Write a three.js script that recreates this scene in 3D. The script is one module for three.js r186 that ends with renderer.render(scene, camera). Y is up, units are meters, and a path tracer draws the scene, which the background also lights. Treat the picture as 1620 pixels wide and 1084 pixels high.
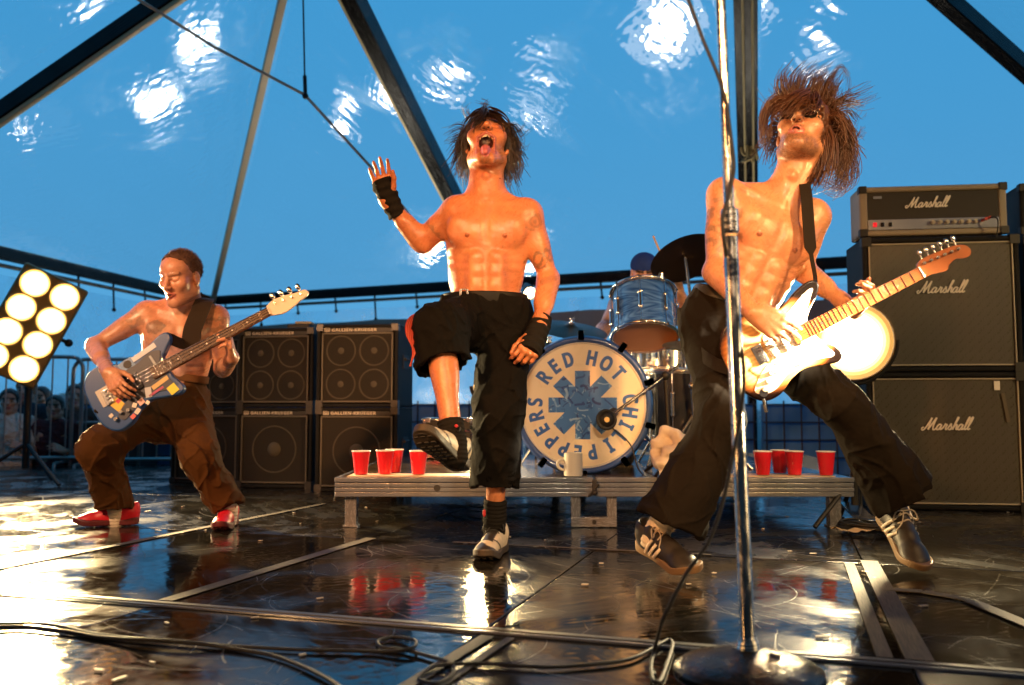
import * as THREE from 'three';
import { RoundedBoxGeometry } from 'three/addons/geometries/RoundedBoxGeometry.js';
import { mergeGeometries } from 'three/addons/utils/BufferGeometryUtils.js';
import { ImprovedNoise } from 'three/addons/math/ImprovedNoise.js';

// ---------------------------------------------------------------- camera, sky, sun, exposure
const scene = new THREE.Scene();
const FOCAL = 1390, PITCH = Math.atan(103 / FOCAL), EYE = 0.56;
const camera = new THREE.PerspectiveCamera(2 * Math.atan(542 / FOCAL) * 180 / Math.PI, 1024 / 685, 0.05, 900);
camera.position.set(0, EYE, 0);
camera.rotation.set(PITCH, 0, 0);
camera.focus = 3.3; camera.userData.fStop = 2.4;
const renderer = new THREE.WebGLRenderer({ antialias: true });
renderer.toneMapping = THREE.LinearToneMapping;
renderer.toneMappingExposure = 1.0;
renderer.shadowMap.enabled = true;

const perlin = new ImprovedNoise();
const clamp = (x, a = 0, b = 1) => Math.min(b, Math.max(a, x));
const smooth = (a, b, x) => { const t = clamp((x - a) / (b - a)); return t * t * (3 - 2 * t); };
const mixN = (a, b, t) => a + (b - a) * t;
function fbm(x, y, z, o = 4) { let s = 0, a = 0.5, f = 1; for (let i = 0; i < o; i++) { s += a * perlin.noise(x * f, y * f, z * f + i * 7.3); a *= 0.5; f *= 2.03; } return s; }
function rng(seed) { let a = seed >>> 0; return () => { a = (a + 0x6D2B79F5) >>> 0; let t = a; t = Math.imul(t ^ (t >>> 15), t | 1); t ^= t + Math.imul(t ^ (t >>> 7), t | 61); return ((t ^ (t >>> 14)) >>> 0) / 4294967296; }; }

{ // dusk sky: deep clear blue overhead, paler and slightly grey towards the horizon
  const w = 512, h = 256, d = new Float32Array(w * h * 4);
  for (let j = 0; j < h; j++) for (let i = 0; i < w; i++) {
    const el = (j + 0.5) / h * Math.PI - Math.PI / 2, az = (i + 0.5) / w * Math.PI * 2;
    const up = Math.sin(el), x = Math.cos(el) * Math.cos(az), z = Math.cos(el) * Math.sin(az);
    const n = fbm(x * 1.6 + 3, up * 4, z * 1.6, 4) * 0.5;
    const t = smooth(-0.02, 0.75, up), c = clamp(0.1 + n * 0.5, 0, 0.35) * (1 - t * 0.5);
    const k = (j * w + i) * 4, lo = up < 0;
    d[k] = lo ? 0.03 : mixN(mixN(0.095, 0.026, t), 0.14, c);
    d[k + 1] = lo ? 0.08 : mixN(mixN(0.38, 0.325, t), 0.41, c);
    d[k + 2] = lo ? 0.15 : mixN(mixN(0.70, 0.70, t), 0.70, c);
    d[k + 3] = 1;
  }
  const t = new THREE.DataTexture(d, w, h, THREE.RGBAFormat, THREE.FloatType);
  t.mapping = THREE.EquirectangularReflectionMapping; t.magFilter = THREE.LinearFilter; t.needsUpdate = true;
  scene.background = t; scene.environment = t;
}
const sun = new THREE.DirectionalLight(new THREE.Color(0.75, 0.82, 1.0), 0.12);
sun.position.set(-6, 9, -14); sun.castShadow = true; sun.shadow.radius = 40;
sun.shadow.camera.left = sun.shadow.camera.bottom = -9; sun.shadow.camera.right = sun.shadow.camera.top = 9; sun.shadow.camera.far = 60;
scene.add(sun, sun.target);

// ---------------------------------------------------------------- helpers
const V = (x, y, z) => new THREE.Vector3(x, y, z);
const lerpV = (a, b, t) => a.clone().lerp(b, t);
// a point at distance d in front of the lens, read off the photograph (1620 x 1084)
function P(u, v, d) {
  const x = (u - 810) / FOCAL, y0 = (542 - v) / FOCAL, c = Math.cos(PITCH), s = Math.sin(PITCH);
  const y = y0 * c + s, z = y0 * s - c, t = d / -z;
  return V(x * t, EYE + y * t, -d);
}
function F(u, v, y = 0) { // the point of the stage floor seen there
  const x = (u - 810) / FOCAL, y0 = (542 - v) / FOCAL, c = Math.cos(PITCH), s = Math.sin(PITCH);
  const yy = y0 * c + s, z = y0 * s - c, t = (y - EYE) / yy;
  return V(x * t, y, z * t);
}
const used = {};
function numbered(n) { const k = used[n] = (used[n] ?? -1) + 1; return k ? n + '_' + String(k).padStart(3, '0') : n; }
function tag(o, label, category, group, kind) {
  if (label) o.userData.label = label;
  if (category) o.userData.category = category;
  if (group) o.userData.group = group;
  if (kind) o.userData.kind = kind;
  return o;
}
function thing(name, label, category, pos = V(0, 0, 0), group) {
  const o = new THREE.Group(); o.name = numbered(name); o.position.copy(pos); scene.add(o);
  return tag(o, label, category, group);
}
function dup(src, pos, label, turn) {
  const o = src.clone(); o.name = numbered(src.name.replace(/_\d{3}$/, '')); o.userData = { ...src.userData };
  if (pos) o.position.copy(pos);
  if (turn !== undefined) o.rotation.y = turn;
  if (label) o.userData.label = label;
  scene.add(o); return o;
}
function part(parent, name, geo, mat, label) {
  const m = new THREE.Mesh(geo, mat); m.name = name; m.castShadow = m.receiveShadow = true; parent.add(m);
  if (label) m.userData.label = label;
  return m;
}
function wpart(root, name, geo, mat, label) { // geometry given in world coordinates, hung on a thing
  const g = geo.clone(); const o = V(0, 0, 0);
  for (let n = root; n && n !== scene; n = n.parent) o.add(n.position);
  g.translate(-o.x, -o.y, -o.z);
  return part(root, name, g, mat, label);
}
function struct(name, geo, mat, parent = scene) {
  const m = new THREE.Mesh(geo, mat); m.name = parent === scene ? numbered(name) : name; m.castShadow = m.receiveShadow = true; parent.add(m);
  if (parent === scene) m.userData.kind = 'structure';
  return m;
}
function norm(g) { // plain non-indexed position / normal / uv (/ color)
  let r = g.index ? g.toNonIndexed() : g;
  if (!r.attributes.normal) r.computeVertexNormals();
  if (!r.attributes.uv) r.setAttribute('uv', new THREE.BufferAttribute(new Float32Array(r.attributes.position.count * 2), 2));
  for (const k of Object.keys(r.attributes)) if (!['position', 'normal', 'uv'].includes(k)) r.deleteAttribute(k);
  r.morphAttributes = {}; r.groups = [];
  return r;
}
const merge = (list) => mergeGeometries(list.filter(Boolean).map(norm), false);
function box(w, h, d, x = 0, y = 0, z = 0, bevel = 0, rot) {
  const b = Math.min(bevel, w * 0.49, h * 0.49, d * 0.49);
  const g = b > 0 ? new RoundedBoxGeometry(w, h, d, 2, b) : new THREE.BoxGeometry(w, h, d);
  if (rot) { g.rotateX(rot[0]); g.rotateY(rot[1]); g.rotateZ(rot[2]); }
  g.translate(x, y, z); return g;
}
function rod(a, b, r1, r2 = r1, seg = 14, open = false) {
  const d = b.clone().sub(a), L = d.length();
  const g = new THREE.CylinderGeometry(r2, r1, L, seg, 1, open); g.translate(0, L / 2, 0);
  g.applyQuaternion(new THREE.Quaternion().setFromUnitVectors(V(0, 1, 0), d.normalize())); g.translate(a.x, a.y, a.z);
  return g;
}
function tube(pts, r, n = 60, seg = 8, tension = 0.5) {
  return new THREE.TubeGeometry(new THREE.CatmullRomCurve3(pts, false, 'catmullrom', tension), n, r, seg, false);
}
function beam(a, b, w, h, up = V(0, 1, 0), bevel = 0.006) { // square section bar
  const d = b.clone().sub(a), L = d.length(); d.normalize();
  const x = up.clone().cross(d).normalize(), y = d.clone().cross(x).normalize();
  const g = box(w, h, L, 0, 0, 0, bevel); g.applyMatrix4(new THREE.Matrix4().makeBasis(x, y, d));
  const m = lerpV(a, b, 0.5); g.translate(m.x, m.y, m.z); return g;
}
function disc(c, n, r, th, seg = 32, bevel = 0) { // short cylinder round axis n
  const a = c.clone().addScaledVector(n, -th / 2), b = c.clone().addScaledVector(n, th / 2);
  return rod(a, b, r, r, seg);
}
function ring(c, n, r, t, seg = 48) {
  const g = new THREE.TorusGeometry(r, t, 8, seg); g.applyQuaternion(new THREE.Quaternion().setFromUnitVectors(V(0, 0, 1), n)); g.translate(c.x, c.y, c.z); return g;
}
function ball(c, r, sx = 1, sy = 1, sz = 1, n = 12) { const g = new THREE.SphereGeometry(r, n, Math.max(6, n * 0.7 | 0)); g.scale(sx, sy, sz); g.translate(c.x, c.y, c.z); return g; }
const basis = (x, y, z, p) => new THREE.Matrix4().makeBasis(x, y, z).setPosition(p);
function setMatrix(o, m) { m.decompose(o.position, o.quaternion, o.scale); return o; }
function frame(fwd, up) { // z = fwd, y = up made square, x = y cross z
  const z = fwd.clone().normalize(), x = up.clone().cross(z).normalize(), y = z.clone().cross(x).normalize();
  return { x, y, z };
}
function off(p, Fr, x, y, z) { return p.clone().addScaledVector(Fr.x, x).addScaledVector(Fr.y, y).addScaledVector(Fr.z, z); }

// ---------------------------------------------------------------- textures and materials
function tex(w, h, fn, { srgb = false, repeat = [1, 1] } = {}) {
  const d = new Uint8Array(w * h * 4);
  for (let j = 0; j < h; j++) for (let i = 0; i < w; i++) {
    const c = fn(i / w, j / h, i, j), k = (j * w + i) * 4;
    if (typeof c === 'number') d[k] = d[k + 1] = d[k + 2] = clamp(c) * 255; else { d[k] = clamp(c[0]) * 255; d[k + 1] = clamp(c[1]) * 255; d[k + 2] = clamp(c[2]) * 255; }
    d[k + 3] = 255;
  }
  const t = new THREE.DataTexture(d, w, h); t.wrapS = t.wrapT = THREE.RepeatWrapping; t.magFilter = THREE.LinearFilter; t.minFilter = THREE.LinearMipmapLinearFilter;
  t.repeat.set(...repeat); if (srgb) t.colorSpace = THREE.SRGBColorSpace; t.needsUpdate = true; return t;
}
function canvasTex(w, h, draw) {
  const c = document.createElement('canvas'); c.width = w; c.height = h; draw(c.getContext('2d'), w, h);
  const t = new THREE.CanvasTexture(c); t.colorSpace = THREE.SRGBColorSpace; return t;
}
const again = (t, x, y) => { const c = t.clone(); c.repeat.set(x, y); c.needsUpdate = true; return c; };
// noise that wraps round
const tn = (u, v, f, s = 0) => { const a = u * Math.PI * 2, b = v * Math.PI * 2, r = f / 6.283; return perlin.noise(Math.cos(a) * r + s, Math.sin(a) * r + Math.cos(b) * r * 1.01, Math.sin(b) * r + s * 1.7); };
const R0 = rng(11);
const T = {
  grain: tex(256, 256, () => 0.3 + R0() * 0.5),
  blotch: tex(256, 256, (u, v) => 0.5 + tn(u, v, 6) * 0.35 + tn(u, v, 17, 3) * 0.25 + tn(u, v, 60, 5) * 0.12),
  weave: tex(128, 128, (u, v) => { const a = Math.sin(u * 100.53), b = Math.sin(v * 100.53); return 0.5 + 0.28 * (Math.sign(a * b) * Math.abs(a)) + R0() * 0.15; }),
  grille: tex(128, 128, (u, v, i, j) => { const a = (i % 8) < 5, b = (j % 8) < 5; const k = (a ? 0.5 : 0.12) * (b ? 1 : 0.35) + R0() * 0.12; return [k, k * 0.9, k * 0.72]; }, { srgb: true }),
};
const std = (c, r = 0.6, m = 0, o = {}) => new THREE.MeshStandardMaterial({ color: new THREE.Color().setRGB(...c), roughness: r, metalness: m, ...o });
const phy = (c, r = 0.6, m = 0, o = {}) => new THREE.MeshPhysicalMaterial({ color: new THREE.Color().setRGB(...c), roughness: r, metalness: m, ...o });
const M = {
  chrome: std([0.78, 0.77, 0.75], 0.2, 1),
  steel: std([0.5, 0.5, 0.52], 0.32, 1, { roughnessMap: again(T.blotch, 2, 2) }),
  alu: std([0.20, 0.225, 0.27], 0.42, 0.35, { roughnessMap: again(T.blotch, 3, 1) }),
  black: std([0.012, 0.012, 0.012], 0.55),
  blackgloss: std([0.012, 0.012, 0.013], 0.2),
  tolex: new THREE.MeshPhysicalMaterial({ color: new THREE.Color().setRGB(0.010, 0.0095, 0.009), roughness: 0.6, specularIntensity: 0.4, bumpMap: again(T.blotch, 14, 14), bumpScale: 0.0015 }),
  rubber: std([0.015, 0.014, 0.013], 0.6),
  gold: std([0.65, 0.45, 0.18], 0.25, 1),
  brass: std([0.55, 0.37, 0.15], 0.3, 1),
  white: std([0.75, 0.74, 0.7], 0.5),
  redcup: phy([0.62, 0.012, 0.025], 0.32, 0, { clearcoat: 0.3 }),
  cupwhite: std([0.8, 0.78, 0.74], 0.4),
  darkwood: std([0.06, 0.035, 0.02], 0.5),
};
// ---------------------------------------------------------------- stage lamps (warm tungsten)
function fixture(pos, dir, r, label, emit, group) { // a par can: housing, yoke, glowing lens
  const t = thing('stage_lamp', label, 'stage lamp', pos, group);
  const Fr = frame(dir, Math.abs(dir.y) > 0.95 ? V(0, 0, 1) : V(0, 1, 0));
  const pts = [[0.0, -0.34], [r * 0.55, -0.33], [r * 0.8, -0.22], [r * 1.02, -0.05], [r * 1.08, 0], [r * 1.12, 0.05], [r * 1.06, 0.05], [r * 1.0, -0.02]].map(p => new THREE.Vector2(p[0], p[1]));
  const g = new THREE.LatheGeometry(pts, 28); g.rotateX(Math.PI / 2); g.applyMatrix4(basis(Fr.x, Fr.y, Fr.z, V(0, 0, 0)));
  part(t, 'housing', g, M.black);
  const l = disc(V(0, 0, 0).addScaledVector(Fr.z, -0.012), Fr.z, r, 0.01, 28);
  part(t, 'lamp_lens', l, std([0.6, 0.5, 0.35], 0.3, 0, { emissive: new THREE.Color().setRGB(...emit), emissiveIntensity: 1 }));
  if (emit[0] > 50) part(t, 'snoot', rod(off(V(0, 0, 0), Fr, 0, 0, 0.0), off(V(0, 0, 0), Fr, 0, 0, 0.62), r * 2.05, r * 2.15, 32, true), std([0.02, 0.02, 0.02], 0.9, 0, { side: THREE.DoubleSide }));
  if (emit[0] > 50) part(t, 'reflector_glow', new THREE.RingGeometry(r * 1.0, r * 1.9, 32, 1).applyMatrix4(basis(Fr.x, Fr.y, Fr.z, off(V(0, 0, 0), Fr, 0, 0, -0.004))), std([0.6, 0.5, 0.35], 0.3, 0, { emissive: new THREE.Color().setRGB(4.5, 3.9, 3), side: THREE.DoubleSide }));  // emissive ring softens the lens edge, its glow painted in
  const y = ring(off(V(0, 0, 0), Fr, 0, 0, -0.12), Fr.y, r * 1.25, 0.012, 24); part(t, 'yoke', y, M.steel);
  return { t, Fr };
}
function spot(pos, target, color, power, angle, radius, penumbra = 0.7) {
  const s = new THREE.SpotLight(new THREE.Color().setRGB(...color), power, 0, angle, penumbra, 2);
  s.position.copy(pos); s.target.position.copy(target); s.castShadow = true; s.shadow.radius = radius / 0.02; s.shadow.mapSize.set(2048, 2048);
  scene.add(s, s.target); return s;
}
function keyLamp(pos, target, color, power, angle, r, label, glow = 6) {
  const d = target.clone().sub(pos).normalize();
  fixture(pos, d, r, label, color.map(c => c * glow), 'lamps shining onto the stage from the front');
  spot(pos.clone().addScaledVector(d, 0.06), target, color, power, angle, r);
}
const WARM = [1, 0.385, 0.115], GOLD = [1, 0.56, 0.21];
keyLamp(V(-1.5, 2.75, 0.9), V(-0.2, 1.1, -3.4), WARM, 76, 0.40, 0.11, 'front stage lamp aimed at the singer from high on the left');
keyLamp(V(2.6, 2.3, -0.2), V(0.85, 1.0, -3.1), GOLD, 56, 0.36, 0.11, 'front stage lamp aimed at the long haired guitarist');
keyLamp(V(-3.4, 2.2, -1.2), V(-1.55, 0.8, -4.2), [1, 0.54, 0.27], 52, 0.36, 0.11, 'front stage lamp aimed at the crouching bass player');
keyLamp(V(0.6, 2.6, 1.2), V(0.35, 0.6, -4.4), [1, 0.68, 0.40], 44, 0.26, 0.11, 'front stage lamp aimed at the drum kit');
keyLamp(V(4.6, 2.1, -2.2), V(2.5, 0.75, -4.9), [1, 0.64, 0.24], 22, 0.50, 0.12, 'side stage lamp aimed at the stack of amplifiers');
keyLamp(V(2.75, 1.5, -1.7), P(1270, 535, 2.92), [1, 0.86, 0.62], 1700, 0.05, 0.10, 'added narrow lamp that whitens the sunburst guitar', 14);  // unseen lamp added to blow the guitar out to white

keyLamp(V(-2.5, 0.75, -0.8), P(1130, 560, 3.0), [1, 0.5, 0.17], 15, 0.42, 0.10, 'low side lamp on the left aimed across the stage at the microphone stand');
keyLamp(V(3.0, 0.62, -1.0), V(0.5, 0.5, -1.9), [1, 0.7, 0.35], 12, 0.30, 0.10, 'low side lamp on the right aimed across the stage at the microphone stand');
// ---------------------------------------------------------------- ground and stage
{
  const g = new THREE.PlaneGeometry(900, 900); g.rotateX(-Math.PI / 2); g.translate(0, -0.95, 0);
  const uv = g.attributes.uv; for (let i = 0; i < uv.count; i++) uv.setXY(i, uv.getX(i) * 300, uv.getY(i) * 300);
  struct('ground', g, std([0.035, 0.033, 0.028], 0.9, 0, { bumpMap: T.blotch, bumpScale: 0.02 }));
}
{ // unseen dark hall, added to darken the chrome and cut blue sky fill
  const t = thing('added_dark_hall', 'long dark hall added unseen opposite the stage to darken reflections and sky fill', 'building', V(0, -0.95, 26));
  const wm = std([0.05, 0.042, 0.036], 0.8, 0, { bumpMap: T.blotch, bumpScale: 0.01 });
  part(t, 'wall', box(70, 13, 6, 0, 6.5, 3), wm); for (const q of [-1, 1]) part(t, 'side_wing', box(6, 13, 31.9, q * 32, 6.5, -16), wm); part(t, 'roof', box(72, 0.6, 8, 0, 13.3, 3), M.black);  // wings added to block the low sky at both sides
  for (let k = 0; k < 12; k++) part(t, 'door', box(2.4, 3.2, 0.1, -30 + k * 5.4, 1.6, -0.06), M.darkwood);
}
const E1 = V(0.953, 0, 0.301), E2 = V(0.301, 0, -0.953);      // along and across the deck joints
const dk = (p, q, y = 0) => V(E1.x * p + E2.x * q, y, E1.z * p + E2.z * q);
const wetRough = (() => { // wet film, worn lanes, scratches
  const S = 1024, a = new Float32Array(S * S).fill(0), R = rng(5);
  for (let k = 0; k < 420; k++) { let x = R() * S, y = R() * S, t = R() * 6.28, c = (R() - 0.5) * 0.02; const n = 20 + R() * 170, w = R() < 0.15 ? 2 : 1, s = 0.25 + R() * 0.6; for (let i = 0; i < n; i++) { x += Math.cos(t); y += Math.sin(t); t += c; for (let m = 0; m < w; m++) a[((y + m | 0) & (S - 1)) * S + ((x | 0) & (S - 1))] = s; } }
  return { S, a };
})();
const wetMap = tex(1024, 1024, (u, v, i, j) => { const a = tn(u, v, 7) + tn(u, v, 21, 2) * 0.6 + tn(u, v, 60, 7) * 0.25; return 0.16 + smooth(-0.3, 0.55, a) * 0.32 + tn(u, v, 120, 7) * 0.08 + wetRough.a[j * 1024 + i] * 0.4; });
const wetBump = tex(1024, 1024, (u, v, i, j) => 0.5 + tn(u, v, 24, 4) * 0.25 + tn(u, v * 1, 90, 1) * 0.3 - wetRough.a[j * 1024 + i] * 0.25);
const wetCol = tex(1024, 1024, (u, v, i, j) => { const k = 0.33 + tn(u, v, 9, 2) * 0.14 + tn(u, v, 40, 6) * 0.12 + wetRough.a[j * 1024 + i] * 0.6; return [k, k * 0.96, k * 0.9]; }, { srgb: true });
const deckWet = phy([0.10, 0.093, 0.08], 0.5, 0, { map: wetCol, roughnessMap: wetMap, bumpMap: wetBump, bumpScale: 0.0010, ior: 1.5 });
const deckDry = phy([0.12, 0.115, 0.105], 0.75, 0, { map: wetCol, roughnessMap: wetMap, bumpMap: wetBump, bumpScale: 0.002 });
const stage = new THREE.Group(); stage.name = 'stage_floor'; stage.userData.kind = 'structure'; scene.add(stage);
{
  const ps = [-8.6, -7.6, -6.6, -5.6, -4.6, -3.6, -2.62, -1.74, -0.75, 0.24, 1.23, 2.23, 3.23, 4.23, 5.23, 6.23], qs = [-0.6, 0.8, 2.125, 3.45, 4.78, 6.1, 7.3], R = rng(8);
  for (let j = 0; j < qs.length - 1; j++) for (let i = 0; i < ps.length - 1; i++) {
    const gap = 0.004, w = ps[i + 1] - ps[i] - gap, h = qs[j + 1] - qs[j] - gap, g = box(w, 0.05, h, 0, -0.025 - R() * 0.0025, 0, 0.004);
    const pos = g.attributes.position, uv = g.attributes.uv, ox = R() * 3, oy = R() * 3;
    for (let k = 0; k < pos.count; k++) uv.setXY(k, (pos.getX(k) + ox) / 2.6, (pos.getZ(k) + oy) / 2.6);
    const c = dk((ps[i] + ps[i + 1]) / 2, (qs[j] + qs[j + 1]) / 2);
    g.applyMatrix4(basis(E1, V(0, 1, 0), E2.clone().negate(), c));
    part(stage, 'deck_panel', g, j < 3 ? deckWet : deckDry);
  }
  const sub = [box(14.8, 0.6, 7.8, 0, -0.38, 0)]; sub[0].applyMatrix4(basis(E1, V(0, 1, 0), E2.clone().negate(), dk(-1.18, 3.35)));
  part(stage, 'stage_base', merge(sub), M.black);
  // bright metal edge along the front joint, worn tape over the others
  const tapeTex = tex(256, 64, (u, v) => { const k = 0.6 + tn(u, v, 20, 3) * 0.25 + tn(u, v, 60, 5) * 0.15; return [k, k * 0.92, k * 0.82]; }, { srgb: true });
  const tapeM = std([0.22, 0.20, 0.165], 0.7, 0, { map: tapeTex });
  const strip = (name, p0, q0, p1, q1, w, y, mat, th = 0.0016) => {
    y = Math.min(y, 0.003);
    const a = dk(p0, q0, y), b = dk(p1, q1, y), g = beam(a, b, w, th, V(0, 1, 0), 0.0012); part(stage, name, g, mat);
  };
  strip('edge_trim', -7, 2.112, 6, 2.112, 0.012, 0.003, M.alu, 0.006); strip('edge_trim', -7, 2.150, 6, 2.150, 0.022, 0.002, std([0.10, 0.095, 0.085], 0.4, 0.3), 0.004);
  strip('tape_strip', -1.74, 2.17, -1.725, 3.46, 0.05, 0.004, tapeM); strip('tape_strip', -2.64, 2.17, -2.6, 4.6, 0.04, 0.004, tapeM);
  strip('tape_strip', 0.262, 2.17, 0.262, 3.5, 0.06, 0.004, tapeM); strip('tape_strip', 0.19, 2.17, 0.19, 3.42, 0.035, 0.004, tapeM);
  strip('tape_strip', -1.35, 3.462, -0.3, 3.462, 0.018, 0.004, tapeM);
  strip('tape_strip', -0.80, 0.9, -0.72, 2.08, 0.035, 0.004, std([0.09, 0.085, 0.075], 0.6)); strip('tape_strip', -0.72, 1.1, -0.66, 2.08, 0.02, 0.004, std([0.09, 0.085, 0.075], 0.6));
  const tc = [F(1402, 932, 0.004), F(1460, 936, 0.004), F(1530, 948, 0.004), F(1640, 994, 0.004)];
  for (let i = 0; i < 3; i++) part(stage, 'tape_strip', beam(tc[i], tc[i + 1], 0.045, 0.003, V(0, 1, 0), 0.001), tapeM);
}
{ // scraps of paper, tape and confetti trodden into the wet boards
  const R = rng(21), l = [];
  for (let k = 0; k < 130; k++) { const c = dk(-4 + R() * 7, 0.9 + R() * 4.6, 0.0035), g = box(0.006 + R() * R() * 0.05, 0.003, 0.004 + R() * 0.012, 0, 0, 0, 0, [R() * 0.05, R() * 6.28, R() * 0.05]); g.translate(c.x, c.y, c.z); l.push(g); }
  const m = new THREE.Mesh(merge(l), std([0.45, 0.40, 0.32], 0.6)); m.name = 'litter'; scene.add(m);
  tag(m, 'small torn scraps of paper and tape scattered over the wet stage floor', 'litter', null, 'stuff');
}

// ---------------------------------------------------------------- the clear tent over the stage
const C0 = P(335, 476, 13.1), L0 = P(0, 405, 9.0), K0 = P(1340, 420, 9.6);
L0.y = K0.y = C0.y;
const PK1 = P(482, -166, 6.8);
const planeOf = (a, b, c) => new THREE.Plane().setFromCoplanarPoints(a, b, c);
function rayPlane(u, v, pl) { const o = V(0, EYE, 0), d = P(u, v, 1).sub(o), t = -(pl.normal.dot(o) + pl.constant) / pl.normal.dot(d); return o.addScaledVector(d, t); }
const backPl = planeOf(C0, K0, PK1), leftPl = planeOf(C0, L0, PK1);
const PK2 = rayPlane(1175, -298, backPl);
const eaveLine = K0.clone().sub(C0).normalize(), leftLine = L0.clone().sub(C0).normalize();
function toEave(pk, through) { const d = through.clone().sub(pk); return pk.clone().addScaledVector(d, (C0.y - pk.y) / d.y); }
const EA = toEave(PK1, rayPlane(20, 152, leftPl)), EC = toEave(PK1, rayPlane(715, 300, backPl)), ED = toEave(PK2, rayPlane(1183, 260, backPl));
const EE = C0.clone().addScaledVector(eaveLine, eaveLine.dot(rayPlane(1936, 386, backPl).sub(C0)));
const L1 = C0.clone().addScaledVector(leftLine, 11), R1 = EE.clone().addScaledVector(leftLine, 9);
const tent = thing('marquee_tent', 'clear vinyl marquee tent with dark rafters arching over the whole stage', 'tent', V(0, 0, 0));
{
  const vinylBump = tex(1024, 1024, (u, v) => {
    const a = tn(u, v, 5, 1), w = Math.sin((u * 1 + v * 2 + a * 0.16) * 6.2832 * 7) * 0.5 + Math.sin((u * 2 - v * 1 + a * 0.12) * 6.2832 * 11) * 0.2;
    return 0.5 + w * 0.13 * (0.7 + tn(u, v, 9, 8)) + tn(u, v, 20, 2) * 0.22 + tn(u, v, 38, 5) * 0.11 + tn(u, v, 75, 6) * 0.02;
  });
  const vinylRough = tex(512, 512, (u, v) => { const a = tn(u, v, 6, 3), l = 1 - Math.abs(tn(u, v * 1, 9, 1) + 0.5 * tn(u, v, 23, 4)) * 5; return 0.06 + 0.12 * smooth(0.4, 1, l) * (0.5 + a) + 0.35 * smooth(0.15, 0.6, a + 0.4 * tn(u, v, 40, 2)); });
  const vinyl = phy([0.93, 0.96, 0.98], 0.42, 0, { roughnessMap: again(vinylRough, 0.45, 0.45), transmission: 1, thickness: 0, ior: 1.6, bumpMap: vinylBump, bumpScale: 0.0042, side: THREE.DoubleSide });
  const pane = (a, b, c, d, seed) => { // a, b on the eave; c, d at the peaks
    const g = new THREE.PlaneGeometry(1, 1, 90, 90), p = g.attributes.position, uv = g.attributes.uv, n = b.clone().sub(a).cross(d.clone().sub(a)).normalize();
    if (n.y > 0) n.negate();
    for (let i = 0; i < p.count; i++) {
      const u = p.getX(i) + 0.5, v = p.getY(i) + 0.5, q = lerpV(lerpV(a, b, u), lerpV(d, c, u), v);
      const edge = Math.sin(Math.PI * u) ** 0.5 * Math.sin(Math.PI * v) ** 0.5;
      const sag = 0.05 * Math.sin(Math.PI * u) * Math.sin(Math.PI * v) + edge * (0.006 * fbm(q.x * 1.1 + seed, q.y * 1.1, q.z * 1.1, 3) + 0.003 * Math.sin((u * 3 + v * 9) * 5 + 2 * fbm(q.x, q.z, seed, 2)));
      q.addScaledVector(n, sag); p.setXYZ(i, q.x, q.y, q.z); uv.setXY(i, q.x / 1.7 + seed, q.z / 1.7);
    }
    g.computeVertexNormals(); part(tent, 'roof_panel', g, vinyl);
  };
  pane(L1, EA, PK1.clone(), PK1, 1); pane(EA, C0, PK1.clone(), PK1, 2); pane(C0, EC, PK1.clone(), PK1, 3);
  pane(EC, ED, PK2, PK1, 4); pane(ED, EE, PK2.clone(), PK2, 5); pane(EE, R1, PK2.clone(), PK2, 6);
  const dark = phy([0.008, 0.007, 0.006], 0.5, 0, { specularIntensity: 0.35, roughnessMap: again(T.blotch, 1, 6), bumpMap: again(T.blotch, 2, 30), bumpScale: 0.0012 }), pole = std([0.42, 0.34, 0.22], 0.45, 0.1);
  const down = (a, b, s) => { const n = b.clone().sub(a).cross(V(1, 0, 0)).normalize(); return s; };
  const low = V(0, -0.07, 0), sh = (p) => p.clone().add(low);
  const rf = (a, b, w, h, m) => part(tent, 'rafter', beam(sh(a), sh(b), w, h, V(0, 1, 0), 0.012), m);
  rf(PK1, EA, 0.10, 0.14, dark); part(tent, 'rafter_lit_strip', beam(sh(PK1).add(V(0.01, -0.095, 0.01)), sh(EA).add(V(0.01, -0.095, 0.01)), 0.05, 0.045, V(0, 1, 0), 0.01), std([0.62, 0.46, 0.24], 0.45)); rf(PK1, C0, 0.075, 0.075, pole); rf(PK1, EC, 0.16, 0.2, dark); rf(PK2, ED, 0.19, 0.14, dark); rf(PK2, EE, 0.12, 0.14, dark);  // tan strip under the left rafter paints in lamp light from below
  part(tent, 'rafter_lit_strip', beam(PK1.clone().add(V(-0.085, -0.10, 0.03)), EC.clone().add(V(-0.085, -0.10, 0.03)), 0.03, 0.10, V(0, 1, 0), 0.008), std([0.62, 0.48, 0.24], 0.4, 0.2));  // tan strip stands in for warm light on the rafter side
  for (const dx of [-0.03, 0.05]) part(tent, 'rafter_rope', rod(PK2.clone().add(V(dx, -0.16, 0.02)), lerpV(PK2, ED, dx > 0 ? 0.72 : 1).add(V(dx, -0.16, 0.02)), 0.011), std([0.36, 0.28, 0.13], 0.6));
  { // bunch of rope tied on that rafter
    const c = P(1186, 232, 8.2), R = rng(4), l = [];
    for (let k = 0; k < 6; k++) { const pts = []; for (let i = 0; i < 9; i++) pts.push(c.clone().add(V((R() - 0.5) * 0.16, -0.14 + R() * 0.3, (R() - 0.5) * 0.1))); l.push(tube(pts, 0.012, 50, 6)); }
    part(tent, 'rope_knot', merge(l), std([0.40, 0.29, 0.12], 0.7));
  }
  part(tent, 'ridge_beam', beam(sh(PK1), sh(PK2), 0.12, 0.12), dark);
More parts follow.
